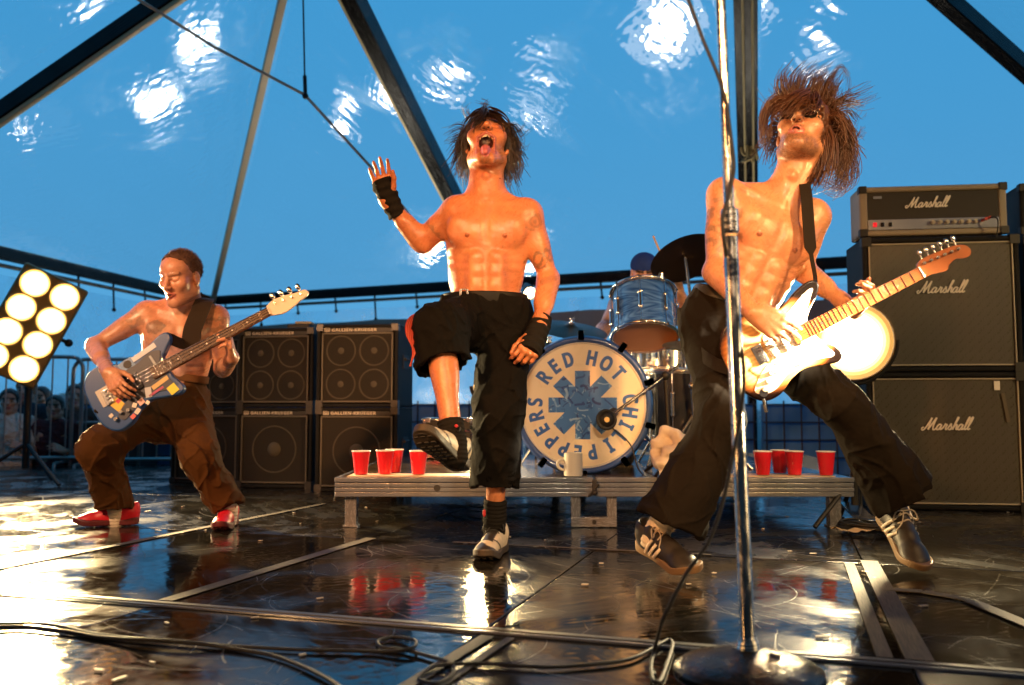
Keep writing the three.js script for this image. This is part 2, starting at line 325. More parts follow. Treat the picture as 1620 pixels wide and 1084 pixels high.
  for (const [a, b] of [[L1, C0], [C0, EE], [EE, R1]]) {
    part(tent, 'eave_beam', beam(a, b, 0.10, 0.13, V(0, 1, 0), 0.012), dark);
    part(tent, 'eave_rail', rod(a.clone().add(V(0, -0.13, 0.05)), b.clone().add(V(0, -0.13, 0.05)), 0.022), std([0.09, 0.07, 0.05], 0.5, 0.4));
    const L = a.distanceTo(b), n = Math.floor(L / 0.62);
    for (let k = 0; k < n; k++) {
      const q = lerpV(a, b, (k + 0.4) / n), s = k % 3 === 1 ? 0.34 : 0.2;
      part(tent, 'hanger', merge([rod(q.clone().add(V(0, -0.05, 0)), q.clone().add(V(0.02, -0.05 - s, 0)), 0.014, 0.012, 8), ball(q.clone().add(V(0.02, -0.05 - s, 0)), 0.026)]), dark);
    }
  }
  const wallVinyl = phy([0.86, 0.93, 0.97], 0.72, 0, { transmission: 1, thickness: 0, ior: 1.4, roughnessMap: again(T.blotch, 1, 1), side: THREE.DoubleSide });
  // grey canvas band hanging below the eave, slack along its lower hem
  const band = (a, b, y0, h) => {
    const g = new THREE.PlaneGeometry(1, 1, 120, 8), p = g.attributes.position;
    for (let i = 0; i < p.count; i++) { const u = p.getX(i) + 0.5, v = p.getY(i) + 0.5, q = lerpV(a, b, u); q.y += y0 + v * h - 0.03 * Math.abs(Math.sin(u * 26)) * (1 - v * 0.4); q.z += 0.03 * Math.sin(u * 160) * (1 - v) + 0.06; p.setXYZ(i, q.x, q.y, q.z); }
    g.computeVertexNormals(); part(tent, 'canvas_band', g, std([0.22, 0.19, 0.16], 0.8, 0, { side: THREE.DoubleSide }));
  };
  band(C0, EE, -0.62, 0.22);
  for (const [a, b] of [[C0, EC], [EC, ED], [ED, EE], [EA, C0]]) { // clear side curtains
    const g = new THREE.PlaneGeometry(1, 1, 80, 30), p = g.attributes.position, uv = g.attributes.uv;
    for (let i = 0; i < p.count; i++) { const u = p.getX(i) + 0.5, v = p.getY(i) + 0.5, q = lerpV(a, b, u); q.y = mixN(-0.9, a.y - 0.22, v); q.z -= 0.12 - 0.03 * Math.sin(u * 60 + 3 * v) * (1 - v * 0.7) - 0.03 * fbm(q.x, q.y * 0.6, 4, 3); p.setXYZ(i, q.x, q.y, q.z); uv.setXY(i, u * 2.2, v * 1.1); }
    g.computeVertexNormals(); part(tent, 'wall_panel', g, wallVinyl);
  }
  const post = (q) => part(tent, 'tent_leg', beam(q.clone().setY(-0.95), q.clone().add(V(0, -0.07, 0)), 0.09, 0.09, V(0, 0, 1)), dark);
  [C0, EE, ED, EC, EA, L1, R1].forEach(post);
  { // unseen dark canvas, added ahead of the ridge to block blue sky fill
    const dk2 = std([0.02, 0.019, 0.018], 0.9, 0, { side: THREE.DoubleSide });
    const fr = [V(-9, 3.5, 3.2), V(9, 3.5, 3.2)], rl = L1.clone().lerp(EA, 0.1), quad = (a, b, c, d) => { const g = new THREE.BufferGeometry(); g.setAttribute('position', new THREE.Float32BufferAttribute([a, b, c, a, c, d].flatMap(p => [p.x, p.y, p.z]), 3)); g.computeVertexNormals(); part(tent, 'sky_blocking_canvas', g, dk2); };
    const a = PK1.clone().add(V(0, 0.02, 0.1)), b = PK2.clone().add(V(0, 0.02, 0.1)), e1 = V(L1.x, L1.y + 0.1, -1.5), e2 = V(R1.x, R1.y + 0.1, -1.5);
    quad(fr[0], fr[1], b, a); quad(e1, fr[0], a, a.clone().add(V(0, 0, 0.01))); quad(fr[1], e2, b, b.clone().add(V(0, 0, 0.01)));
  }
  // slack webbing and a thin cable under the left bay
  const web = [P(180, -24, 6.3), P(240, 12, 6.4), P(340, 75, 6.7), P(482, 150, 7.0), P(590, 268, 7.2), P(648, 340, 7.4)];
  for (let i = 0; i < web.length - 1; i++) part(tent, 'webbing_strap', rod(web[i], web[i + 1], 0.012, 0.012, 8), std([0.5, 0.45, 0.38], 0.7));
  part(tent, 'hanging_cable', merge([rod(P(478, -80, 7.0), P(482, 128, 7.0), 0.007), rod(P(482, 120, 7.0), P(483, 152, 7.0), 0.016), ball(P(483, 152, 7.0), 0.026)]), M.black);
}
// unseen flood lamps, added where their mirror images make the roof glints
{
  const patches = [[290, 22, leftPl, 0.34], [222, 135, leftPl, 0.24], [560, 178, backPl, 0.17], [685, 112, backPl, 0.22], [850, 130, backPl, 0.26], [1085, 18, backPl, 0.3], [1262, 62, backPl, 0.2]];
  const names = ['largest, farthest left', 'second from the left', 'small and round', 'behind the bass cabinets', 'behind the drum riser', 'behind the guitarist', 'behind the tall amplifiers'];
  patches.forEach(([u, v, pl, r], i) => {
    const q = rayPlane(u, v, pl), d = q.clone().sub(V(0, EYE, 0)).normalize(), n = pl.normal.clone(); if (n.y > 0) n.negate();
    const o = d.clone().reflect(n), t = (-0.55 - q.y) / o.y, at = q.clone().addScaledVector(o, t);
    console.log('uplight', i, q.toArray().map(x => x.toFixed(2)).join(), at.toArray().map(x => x.toFixed(2)).join(), 'F', d.dot(n).toFixed(2));
    fixture(at, o.clone().negate(), r, 'added upturned flood lamp, unseen on the ground behind the stage, ' + names[i], [62, 56, 46], 'unseen upturned lamps added behind the stage');
  });
}
// ---------------------------------------------------------------- lamp bank, left
function lampCluster(center, n, upHint, cols, rows, sx, sy, r, label, emit, power) {
  const t = thing('lamp_bank', label, 'lamp bank', center.clone().setY(0));
  const Fr = frame(n, upHint), c = V(0, center.y, 0), W = cols * sx + 0.03, H = rows * sy + 0.03;
  const hs = box(W, H, 0.12, 0, 0, -0.09, 0.02); hs.applyMatrix4(basis(Fr.x, Fr.y, Fr.z, c)); part(t, 'housing', hs, std([0.30, 0.20, 0.075], 0.45, 0.3));
  for (let j = 0; j < rows; j++) for (let i = 0; i < cols; i++) {
    const q = off(c, Fr, (i - (cols - 1) / 2) * sx, (j - (rows - 1) / 2) * sy, -0.02);
    const lens = new THREE.SphereGeometry(r, 20, 6, 0, 6.2832, 0, 1.2); lens.scale(1, 0.35, 1); lens.rotateX(Math.PI / 2); lens.translate(0, 0, -r * 0.12); lens.applyMatrix4(basis(Fr.x, Fr.y, Fr.z, q));
    part(t, 'lamp_lens', lens, std([0.6, 0.5, 0.3], 0.3, 0, { emissive: new THREE.Color().setRGB(...emit) }));
    for (const [r0, r1, e] of [[0.98, 1.13, [4.2, 2.6, 0.95]], [1.13, 1.29, [1.5, 0.72, 0.17]]]) part(t, 'reflector_glow', new THREE.RingGeometry(r * r0, r * r1, 28, 1).translate(0, 0, -0.006).applyMatrix4(basis(Fr.x, Fr.y, Fr.z, q)), std([0.6, 0.45, 0.2], 0.3, 0, { emissive: new THREE.Color().setRGB(...e), side: THREE.DoubleSide }));  // halo round each lens painted as rings of weakening emission
    part(t, 'lamp_rim', new THREE.TorusGeometry(r * 1.3, 0.006, 8, 28).applyMatrix4(basis(Fr.x, Fr.y, Fr.z, q)), std([0.5, 0.36, 0.14], 0.35, 0.7));
  }
  const y = off(c, Fr, 0, 0, -0.16);
  part(t, 'yoke', merge([rod(off(y, Fr, -W / 2 - 0.03, 0, 0.06), off(y, Fr, W / 2 + 0.03, 0, 0.06), 0.014), rod(off(y, Fr, 0, 0, 0.06), off(V(0, c.y - H * 0.5, 0), Fr, 0, 0, -0.16), 0.02), ball(off(y, Fr, W / 2 + 0.05, 0, 0.06), 0.03)]), M.black);
  const px = off(y, Fr, 0, 0, -0.02);
  part(t, 'stand_pole', rod(V(px.x, 0.12, px.z), V(px.x, c.y - 0.1, px.z), 0.026), M.black);
  for (let k = 0; k < 3; k++) { const a = k * 2.094 + 0.5; part(t, 'leg', rod(V(px.x, 0.3, px.z), V(px.x + Math.cos(a) * 0.4, 0.012, px.z + Math.sin(a) * 0.4), 0.014), M.black); }
  const L = new THREE.SpotLight(new THREE.Color().setRGB(emit[0] / emit[0], emit[1] / emit[0], emit[2] / emit[0]), power, 0, 1.0, 0.8, 2);
  L.position.copy(off(center, Fr, 0, 0, 0.06)); L.target.position.copy(off(center, Fr, 0, 0, 2)); L.castShadow = true; L.shadow.radius = 10; scene.add(L, L.target);
  return t;
}
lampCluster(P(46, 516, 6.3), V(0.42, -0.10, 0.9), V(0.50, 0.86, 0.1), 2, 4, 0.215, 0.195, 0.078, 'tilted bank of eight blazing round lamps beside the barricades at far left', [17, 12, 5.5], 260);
function floodlight(center, n, r, label, emit, power) { // round lamp head on a stand
  const t = thing('floodlight', label, 'floodlight', center.clone().setY(0)), Fr = frame(n, V(0, 1, 0)), c = V(0, center.y, 0);
  const at = (g) => g.rotateX(Math.PI / 2).applyMatrix4(basis(Fr.x, Fr.y, Fr.z, c)), vv = (l) => l.map(p => new THREE.Vector2(...p));
  part(t, 'housing', at(new THREE.LatheGeometry(vv([[0, -0.2], [r * 0.6, -0.19], [r * 0.95, -0.12], [r * 1.22, 0.0], [r * 1.25, 0.02], [r * 1.2, 0.02], [r * 1.0, -0.05]]), 36)), std([0.16, 0.10, 0.045], 0.5));  // amber shell colour carries the painted glow outward
  for (const [r0, r1, e] of [[0.76, 0.88, [6, 4.6, 2.4]], [0.88, 0.98, [2.6, 1.8, 0.75]], [0.98, 1.08, [1.2, 0.72, 0.22]], [1.08, 1.19, [0.55, 0.28, 0.07]]]) part(t, 'reflector_glow', at(new THREE.LatheGeometry(vv([[r * r0, -0.05 + r0 * 0.055], [r * r1, -0.05 + r1 * 0.055]]), 36)), std([0.5, 0.36, 0.16], 0.3, 0, { emissive: new THREE.Color().setRGB(...e), side: THREE.DoubleSide }));  // bloom falloff put into emissive rings, bright inside to dim amber
  part(t, 'lamp_lens', at(new THREE.LatheGeometry(vv([[0, 0.004], [r * 0.45, 0.001], [r * 0.77, -0.008]]), 36)), std([0.6, 0.5, 0.3], 0.3, 0, { emissive: new THREE.Color().setRGB(...emit), side: THREE.DoubleSide }));
  part(t, 'yoke', new THREE.TorusGeometry(r * 1.4, 0.012, 8, 30, Math.PI).rotateX(Math.PI).applyMatrix4(basis(Fr.x, Fr.y, Fr.z, off(c, Fr, 0, 0, -0.05))), M.black);
  const px = off(c, Fr, 0, 0, -0.05); part(t, 'stand_pole', rod(V(px.x, 0.1, px.z), V(px.x, c.y - r * 1.35, px.z), 0.02), M.black);
  for (let k = 0; k < 3; k++) { const a = k * 2.094 + 0.6; part(t, 'leg', rod(V(px.x, 0.24, px.z), V(px.x + Math.cos(a) * 0.26, 0.012, px.z + Math.sin(a) * 0.26), 0.011), M.black); }
  const L = new THREE.SpotLight(new THREE.Color().setRGB(1, emit[1] / emit[0], emit[2] / emit[0]), power, 0, 1.0, 0.8, 2); L.position.copy(off(center, Fr, 0, 0, 0.06)); L.target.position.copy(off(center, Fr, 0, 0, 2)); L.castShadow = true; L.shadow.radius = 6; scene.add(L, L.target);
}
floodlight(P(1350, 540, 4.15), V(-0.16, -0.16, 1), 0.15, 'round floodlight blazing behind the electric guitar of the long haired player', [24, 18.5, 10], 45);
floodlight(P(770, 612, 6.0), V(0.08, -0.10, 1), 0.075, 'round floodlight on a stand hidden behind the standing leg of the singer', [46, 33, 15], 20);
{ // small bright lamp by the rear rail, seen past the waist of the singer
  const r = fixture(P(838, 463, 8.2), V(0.1, -0.35, 1).normalize(), 0.055, 'small lamp hanging below the rear eave past the singer\'s waist', [16, 11, 5]);
}

// ---------------------------------------------------------------- amplifiers
const scriptWord = (() => { // a flowing signature-like word, one stroke list per letter
  const S = [];
  const st = (dx, ...p) => { const l = []; for (let i = 0; i < p.length; i += 2) { const x = p[i] + dx, y = p[i + 1]; l.push(V(x + y * 0.38, y, 0)); } S.push(l); };
  st(0, 0.1, 0.5, -0.2, 0.25, 0.05, -0.08, 0.4, 0.25, 0.75, 1.3, 0.98, 2.25); st(0, 0.98, 2.25, 0.96, 1.1, 1.0, 0.02); st(0, 1.0, 0.02, 1.42, 1.2, 1.8, 2.25); st(0, 1.8, 2.25, 1.72, 1.0, 1.82, 0.1, 2.08, 0.0, 2.4, 0.3);
  const a = (d) => { st(d, 3.12, 0.85, 2.8, 1.02, 2.5, 0.72, 2.44, 0.25, 2.68, -0.02, 2.96, 0.25, 3.16, 0.98); st(d, 3.14, 0.9, 3.1, 0.35, 3.2, 0.02, 3.5, 0.25); };
  a(0); st(0, 3.5, 0.25, 3.72, 0.85, 3.74, 1.15, 3.86, 0.95, 4.1, 0.98, 4.04, 0.4, 4.14, 0.02, 4.42, 0.25);
  st(0, 4.42, 0.25, 4.78, 1.15, 4.85, 0.8, 5.02, 0.4, 4.86, 0.0, 4.58, 0.12); st(0, 4.9, 0.02, 5.25, 0.25);
  st(0, 5.25, 0.25, 5.62, 1.6, 5.72, 2.3, 5.54, 2.25, 5.42, 1.2, 5.36, 0.0); st(0, 5.38, 0.4, 5.62, 0.95, 5.86, 0.92, 5.9, 0.4, 5.98, 0.02, 6.22, 0.25);
  a(3.78);
  for (const d of [0, 0.56]) st(d, 7.28, 0.25, 7.62, 1.5, 7.7, 2.3, 7.52, 2.25, 7.38, 1.1, 7.38, 0.25, 7.5, 0.0, 7.84, 0.25);
  return merge(S.map(p => { const g = new THREE.TubeGeometry(new THREE.CatmullRomCurve3(p, false, 'catmullrom', 0.5), p.length * 6, 0.15, 6, false); g.scale(1, 1, 0.6); return g; })).translate(-4.3, -1, 0).scale(1 / 9.2, 1 / 9.2, 1 / 9.2);
})();
const scriptWordAt = (w, x, y, z) => scriptWord.clone().scale(w, w, w).translate(x, y, z);
const grilleM = std([0.10, 0.085, 0.062], 0.85, 0, { map: again(T.grille, 1, 1), bumpMap: again(T.grille, 1, 1), bumpScale: 0.0006 });
const coneM = std([0.062, 0.052, 0.036], 0.8);
const stackGrille = std([0.055, 0.049, 0.034], 0.85, 0, { bumpMap: again(T.weave, 1, 1), bumpScale: 0.0008, roughnessMap: T.blotch });
const pipingM = std([0.42, 0.37, 0.28], 0.5), logoM = std([0.78, 0.74, 0.66], 0.4);
function face(w, h, x, y, z, m = 0.07) { const g = new THREE.PlaneGeometry(w, h); g.translate(x, y, z); const uv = g.attributes.uv; for (let i = 0; i < 4; i++) uv.setXY(i, uv.getX(i) * w / m, uv.getY(i) * h / m); return g; }
function corners(t, w, h, d, y0, mat, s = 0.045) {
  for (const i of [-1, 1]) for (const j of [0, 1]) { const g = merge([box(s, s, 0.004, 0, 0, 0.004, 0.0015), box(0.004, s, s, i * (s / 2 + 0.001), 0, -s / 2 + 0.004, 0.0015), box(s, 0.004, s, 0, (j * 2 - 1) * (s / 2 + 0.001), -s / 2 + 0.004, 0.0015)]); g.translate(i * (w / 2 - s / 2), y0 + (j ? h - s / 2 : s / 2), d / 2); part(t, 'corner', g, mat); }
}
function frameStrips(t, w, h, x, y, z, s, mat, name) { // four strips round an opening
  part(t, name, box(w, s, s, x, y + h / 2 - s / 2, z, s * 0.3), mat); part(t, name, box(w, s, s, x, y - h / 2 + s / 2, z, s * 0.3), mat);
  part(t, name, box(s, h - 2 * s, s, x - w / 2 + s / 2, y, z, s * 0.3), mat); part(t, name, box(s, h - 2 * s, s, x + w / 2 - s / 2, y, z, s * 0.3), mat);
}
const strip15 = canvasTex(1024, 80, (g, w, h) => { g.fillStyle = '#181512'; g.fillRect(0, 0, w, h); g.fillStyle = '#cfc3ae'; g.font = 'bold 66px sans-serif'; g.textBaseline = 'middle'; g.save(); g.translate(118, h / 2 + 3); g.scale(1.16, 1); g.fillText('GALLIEN-KRUEGER', 0, 0); g.restore();
  g.lineWidth = 9; g.strokeStyle = '#cfc3ae'; g.strokeRect(14, 16, 74, 48); g.font = 'bold 40px sans-serif'; g.fillText('GK', 24, h / 2 + 3); });
function bassCab(label, cones) {
  const t = thing('bass_cabinet', label, 'bass cabinet'), w = 0.6, h = 0.595, d = 0.46;
  t.scale.setScalar(0.942);
  t.userData.group = 'bass cabinets stacked in two rows behind the bass player';
  part(t, 'cabinet', merge([box(w, 0.028, d, 0, h - 0.014, 0, 0.01), box(w, 0.028, d, 0, 0.014, 0, 0.01), box(0.028, h, d - 0.002, -w / 2 + 0.014, h / 2, 0, 0.01), box(0.028, h, d - 0.002, w / 2 - 0.014, h / 2, 0, 0.01), box(w - 0.02, h - 0.02, d - 0.06, 0, h / 2, -0.02)]), M.tolex);
  part(t, 'grille', face(0.50, 0.48, 0, 0.285, d / 2 - 0.012, 0.08), grilleM);
  frameStrips(t, 0.525, 0.50, 0, 0.285, d / 2 - 0.006, 0.012, std([0.10, 0.085, 0.06], 0.5), 'grille_frame');
  const s = new THREE.PlaneGeometry(0.5, 0.036); s.translate(0, 0.556, d / 2 - 0.006);
  part(t, 'logo_strip', s, std([1, 1, 1], 0.5, 0, { map: strip15 }));
  for (const [x, y, r] of cones) { part(t, 'speaker', merge([ring(V(x, y, d / 2 - 0.014), V(0, 0, 1), r, 0.0065, 40), ball(V(x, y, d / 2 - 0.03), r * 0.36, 1, 1, 0.62, 16)]), coneM); }
  corners(t, w, h, d, 0, std([0.06, 0.055, 0.05], 0.35, 0.6), 0.05);
  for (const sx of [-1, 1]) part(t, 'handle', merge([box(0.006, 0.10, 0.17, sx * (w / 2 + 0.002), 0.33, 0, 0.003), rod(V(sx * (w / 2 + 0.012), 0.35, -0.06), V(sx * (w / 2 + 0.012), 0.35, 0.06), 0.009)]), M.rubber);
  return t;
}
const fourCones = [[-0.122, 0.405, 0.105], [0.122, 0.405, 0.105], [-0.122, 0.165, 0.105], [0.122, 0.165, 0.105]], oneCone = [[0, 0.285, 0.17]];
const cabTop = bassCab('upper right bass cabinet with four speakers, beside the singer\'s raised knee', fourCones);
const cabLow = bassCab('lower right bass cabinet with one large speaker, behind the red cups', oneCone);
const cabAt = [[578, 6.12, 0.12], [454, 6.40, 0.17], [350, 6.72, 0.2]].map(([u, d, a]) => [P(u, 660, d).setY(0.0), a]);
[['middle', 'beside the singer\'s raised knee'], ['', '']];
cabAt.forEach(([p, a], i) => {
  const up = p.clone().setY(0.562);
  const lt = ['', 'upper middle bass cabinet under the neck of the bass', 'upper left bass cabinet half hidden behind the bass player'][i], ll = ['', 'lower middle bass cabinet with one large speaker behind the bass player\'s leg', 'lower left bass cabinet mostly hidden behind the bass player\'s trousers'][i];
  if (!i) { cabTop.position.copy(up); cabTop.rotation.y = -a; cabLow.position.copy(p); cabLow.rotation.y = -a; } else { dup(cabTop, up, lt, -a); dup(cabLow, p, ll, -a); }
});
{ // small bass amp lid / cable on top
  const q = cabAt[1][0].clone().setY(1.124);
  const t = thing('rack_unit', 'small dark unit with a pale rounded top on the middle bass cabinet', 'amp unit', q.clone().add(V(0.10, 0, 0.05)));
  part(t, 'case', box(0.16, 0.035, 0.16, 0, 0.018, 0, 0.008), M.black); part(t, 'pale_lid', box(0.12, 0.02, 0.12, 0.03, 0.046, 0, 0.009), pipingM);
}
const AL = -0.13; // the guitar stacks are turned a little towards the middle of the stage
const stackSpot = P(1480, 700, 5.02).setY(0);
function guitarCab(label) {
  const t = thing('guitar_cabinet', label, 'guitar cabinet', V(0, 0, 0), 'tall guitar cabinets stacked at the right edge'), w = 0.83, h = 0.755, d = 0.37;
  part(t, 'cabinet', merge([box(w, 0.03, d, 0, h - 0.015, 0, 0.012), box(w, 0.03, d, 0, 0.015, 0, 0.012), box(0.03, h, d - 0.002, -w / 2 + 0.015, h / 2, 0, 0.012), box(0.03, h, d - 0.002, w / 2 - 0.015, h / 2, 0, 0.012), box(w - 0.02, h - 0.02, d - 0.05, 0, h / 2, -0.015)]), M.tolex);
  part(t, 'grille_cloth', face(w - 0.07, h - 0.07, 0, h / 2, d / 2 - 0.009, 0.05), stackGrille);
  frameStrips(t, w - 0.068, h - 0.068, 0, h / 2, d / 2 - 0.005, 0.008, pipingM, 'piping');
  part(t, 'logo', scriptWordAt(0.27, 0, h * 0.62, d / 2 - 0.002), logoM);
  corners(t, w, h, d, 0, M.rubber, 0.05);
  for (const s of [-1, 1]) part(t, 'handle', merge([box(0.008, 0.11, 0.19, s * (w / 2 + 0.003), h * 0.55, 0, 0.003), rod(V(s * (w / 2 + 0.012), h * 0.57, -0.07), V(s * (w / 2 + 0.012), h * 0.57, 0.07), 0.011)]), M.rubber);
  return t;
}
function ampHead(label) {
  const t = thing('amplifier_head', label, 'amplifier'), w = 0.79, h = 0.285, d = 0.22;
  const taupe = std([0.30, 0.26, 0.20], 0.6, 0, { bumpMap: again(T.blotch, 10, 10), bumpScale: 0.001 });
  part(t, 'cabinet', merge([box(w, 0.034, d, 0, h - 0.017, 0, 0.014), box(w, 0.034, d, 0, 0.017, 0, 0.014), box(0.045, h, d - 0.002, -w / 2 + 0.0225, h / 2, 0, 0.014), box(0.045, h, d - 0.002, w / 2 - 0.0225, h / 2, 0, 0.014), box(w - 0.03, h - 0.02, d - 0.05, 0, h / 2, -0.015)]), taupe);
  part(t, 'front_cloth', face(w - 0.09, 0.155, 0, 0.17, d / 2 - 0.008, 0.05), std([0.035, 0.032, 0.027], 0.8, 0, { bumpMap: T.weave, bumpScale: 0.0005 }));
  part(t, 'control_panel', box(w - 0.09, 0.058, 0.012, 0, 0.064, d / 2 - 0.008, 0.002), std([0.42, 0.47, 0.60], 0.35, 0.4, { roughnessMap: T.blotch }));
  for (let k = 0; k < 7; k++) part(t, 'knob', merge([disc(V(-0.005 + k * 0.038, 0.068, d / 2 + 0.008), V(0, 0, 1), 0.012, 0.016, 14), disc(V(-0.005 + k * 0.038, 0.068, d / 2 + 0.018), V(0, 0, 1), 0.007, 0.006, 12)]), std([0.55, 0.5, 0.42], 0.3, 0.6));
  part(t, 'power_switch', box(0.022, 0.026, 0.012, -0.315, 0.064, d / 2 + 0.001, 0.004), std([0.5, 0.01, 0.015], 0.3, 0, { emissive: new THREE.Color().setRGB(0.6, 0.01, 0.02) }), 'red lit rocker switch');
  for (const x of [-0.275, -0.232]) part(t, 'switch', box(0.02, 0.024, 0.012, x, 0.064, d / 2 + 0.001, 0.004), M.blackgloss);
  part(t, 'jack_plug', merge([rod(V(0.262, 0.074, d / 2), V(0.262, 0.074, d / 2 + 0.05), 0.008), rod(V(0.285, 0.082, d / 2), V(0.285, 0.082, d / 2 + 0.045), 0.008)]), std([0.55, 0.04, 0.03], 0.4));
  part(t, 'lead', tube([V(0.285, 0.082, d / 2 + 0.045), V(0.31, 0.07, d / 2 + 0.07), V(0.318, 0.03, d / 2 + 0.06), V(0.31, -0.03, d / 2 + 0.05)], 0.004, 24, 6), M.black);
  part(t, 'logo', scriptWordAt(0.24, -0.03, 0.185, d / 2 - 0.003), logoM);
  part(t, 'model_plate', box(0.045, 0.014, 0.003, -0.295, 0.222, d / 2 - 0.005), std([0.25, 0.3, 0.4], 0.4));
  corners(t, w, h, d, 0, M.rubber, 0.04);
  for (const x of [-1, 1]) part(t, 'foot', merge([rod(V(x * 0.34, -0.018, 0.07), V(x * 0.34, 0, 0.07), 0.016), rod(V(x * 0.34, -0.018, -0.07), V(x * 0.34, 0, -0.07), 0.016)]), M.rubber);
  return t;
}
const gc = guitarCab('lower guitar cabinet of the near stack standing on the stage floor'); gc.position.copy(stackSpot); gc.rotation.y = AL;
const stUp = stackSpot.clone().setY(0.757);
dup(gc, stUp, 'upper guitar cabinet of the near stack, directly under the silver amplifier', AL);
const hd = ampHead('silver grey amplifier head with a row of knobs on top of the near stack'); hd.position.copy(stackSpot).setY(1.53); hd.position.add(V(-0.02, 0, 0.03)); hd.rotation.y = AL;
{
  const s2 = stackSpot.clone().add(V(Math.cos(AL) * 0.865, 0, -Math.sin(AL) * 0.865));
  dup(gc, s2, 'lower guitar cabinet of the far right stack, cut off by the picture edge', AL - 0.04);
  dup(gc, s2.clone().setY(0.757), 'upper guitar cabinet of the far right stack, cut off by the picture edge', AL - 0.04);
  const h2 = dup(hd, s2.clone().setY(1.53), 'dark amplifier head at the right picture edge beside the silver one', AL - 0.04);
  h2.children[0].material = M.tolex;
  const tp = thing('tape_label', 'small strip of white tape on the lower near guitar cabinet', 'tape', off(stackSpot, { x: V(Math.cos(AL), 0, -Math.sin(AL)), y: V(0, 1, 0), z: V(Math.sin(AL), 0, Math.cos(AL)) }, 0.27, 0.68, 0.183));
  tp.rotation.y = AL; part(tp, 'paper', box(0.03, 0.05, 0.003, 0, 0, 0, 0.001), M.white); part(tp, 'tail', box(0.018, 0.16, 0.003, 0.04, -0.12, 0, 0.001, [0, 0, 0.15]), std([0.1, 0.08, 0.05], 0.6));
}

// ---------------------------------------------------------------- drum riser with its cups, mug and towel
const RY = 0.235, RZ = -4.15, RX0 = -0.83, RX1 = 1.60;
const riser = thing('drum_riser', 'low drum riser with ribbed aluminium edges on short legs', 'drum riser', V(0.385, 0, -5.1));
const rp = (n, g, m) => wpart(riser, n, g, m);
{
  const wood = tex(512, 256, (u, v) => { const k = 0.30 + tn(u, v, 30, 1) * 0.08 + Math.sin((v * 40 + tn(u, v, 6) * 3)) * 0.05 + tn(u, v, 70, 3) * 0.08; return [k, k * 0.84, k * 0.66]; }, { srgb: true });
  const top = std([0.8, 0.7, 0.55], 0.35, 0, { map: wood, roughnessMap: T.blotch });
  const mid = 0.385;
  for (const [a, b] of [[RX0, mid - 0.006], [mid + 0.006, RX1]]) {
    rp('deck', box(b - a - 0.02, 0.018, 1.96, (a + b) / 2, RY - 0.011, -5.15, 0.003), top);
    for (const [y, th, pr] of [[RY - 0.012, 0.022, 0.012], [RY - 0.036, 0.02, 0.004], [RY - 0.058, 0.02, 0.009], [RY - 0.080, 0.022, 0.004]]) rp('edge_rail', box(b - a, th, 0.03 + pr, (a + b) / 2, y, RZ - 0.015 + pr / 2, 0.004), M.alu);
    rp('side_rail', box(0.03, 0.088, 1.95, a < 0 ? a + 0.012 : b - 0.012, RY - 0.046, -5.15, 0.004), M.alu);
    rp('rear_rail', box(b - a, 0.088, 0.03, (a + b) / 2, RY - 0.046, -6.13, 0.004), M.alu);
  }
  rp('clamp', merge([box(0.022, 0.07, 0.02, mid, RY - 0.045, RZ + 0.014, 0.004), ball(V(mid, RY - 0.07, RZ + 0.026), 0.014), rod(V(mid - 0.03, RY - 0.09, RZ + 0.018), V(mid + 0.02, RY - 0.03, RZ + 0.024), 0.005)]), M.black);
  const hb = RY - 0.09;
  const legM = std([0.24, 0.25, 0.27], 0.5, 0.4, { roughnessMap: T.blotch });
  const leg = (x, z) => rp('leg', merge([box(0.055, hb, 0.055, x, hb / 2, z, 0.004), box(0.07, 0.008, 0.07, x, 0.004, z, 0.002)]), legM);
  leg(RX0 + 0.07, RZ - 0.06); leg(RX1 - 0.08, RZ - 0.05); leg(RX0 + 0.07, -6.05); leg(RX1 - 0.08, -6.05); leg(mid - 0.09, -6.05); leg(mid + 0.09, -6.05);
  rp('leg_frame', merge([box(0.045, hb, 0.05, mid - 0.085, hb / 2, RZ - 0.045, 0.004), box(0.045, hb, 0.05, mid + 0.085, hb / 2, RZ - 0.045, 0.004), box(0.215, 0.045, 0.054, mid, 0.024, RZ - 0.043, 0.004)]), legM);
  rp('bolt', merge([disc(V(mid, 0.026, RZ - 0.012), V(0, 0, 1), 0.01, 0.01, 12), disc(V(-0.35, RY - 0.05, RZ + 0.002), V(0, 0, 1), 0.016, 0.016, 12), disc(V(0.9, RY - 0.05, RZ + 0.002), V(0, 0, 1), 0.016, 0.016, 12)]), M.black);
  rp('felt_pad', box(0.62, 0.004, 0.17, -0.47, RY + 0.0005, RZ - 0.12, 0.002), std([0.62, 0.5, 0.32], 0.6)); rp('felt_pad', box(0.5, 0.004, 0.17, 1.28, RY + 0.0005, RZ - 0.12, 0.002), std([0.62, 0.5, 0.32], 0.6));
}
const cup = (() => {
  const t = thing('plastic_cup', 'leftmost red plastic cup on the left end of the riser', 'cup');
  const out = [[0, 0.002], [0.029, 0.002], [0.031, 0.004], [0.034, 0.035], [0.0345, 0.037], [0.036, 0.055], [0.0365, 0.057], [0.0435, 0.112]].map(p => new THREE.Vector2(...p));
  part(t, 'cup_wall', new THREE.LatheGeometry(out, 28), M.redcup);
  part(t, 'inner_wall', new THREE.LatheGeometry([[0.0428, 0.112], [0.0335, 0.05], [0.03, 0.006], [0, 0.006]].map(p => new THREE.Vector2(...p)), 28), M.cupwhite);
  const rim = new THREE.TorusGeometry(0.0437, 0.0026, 8, 28); rim.rotateX(Math.PI / 2); rim.translate(0, 0.113, 0); part(t, 'rim', rim, M.cupwhite);
  t.userData.group = 'red plastic cups standing along the riser edge'; return t;
})();
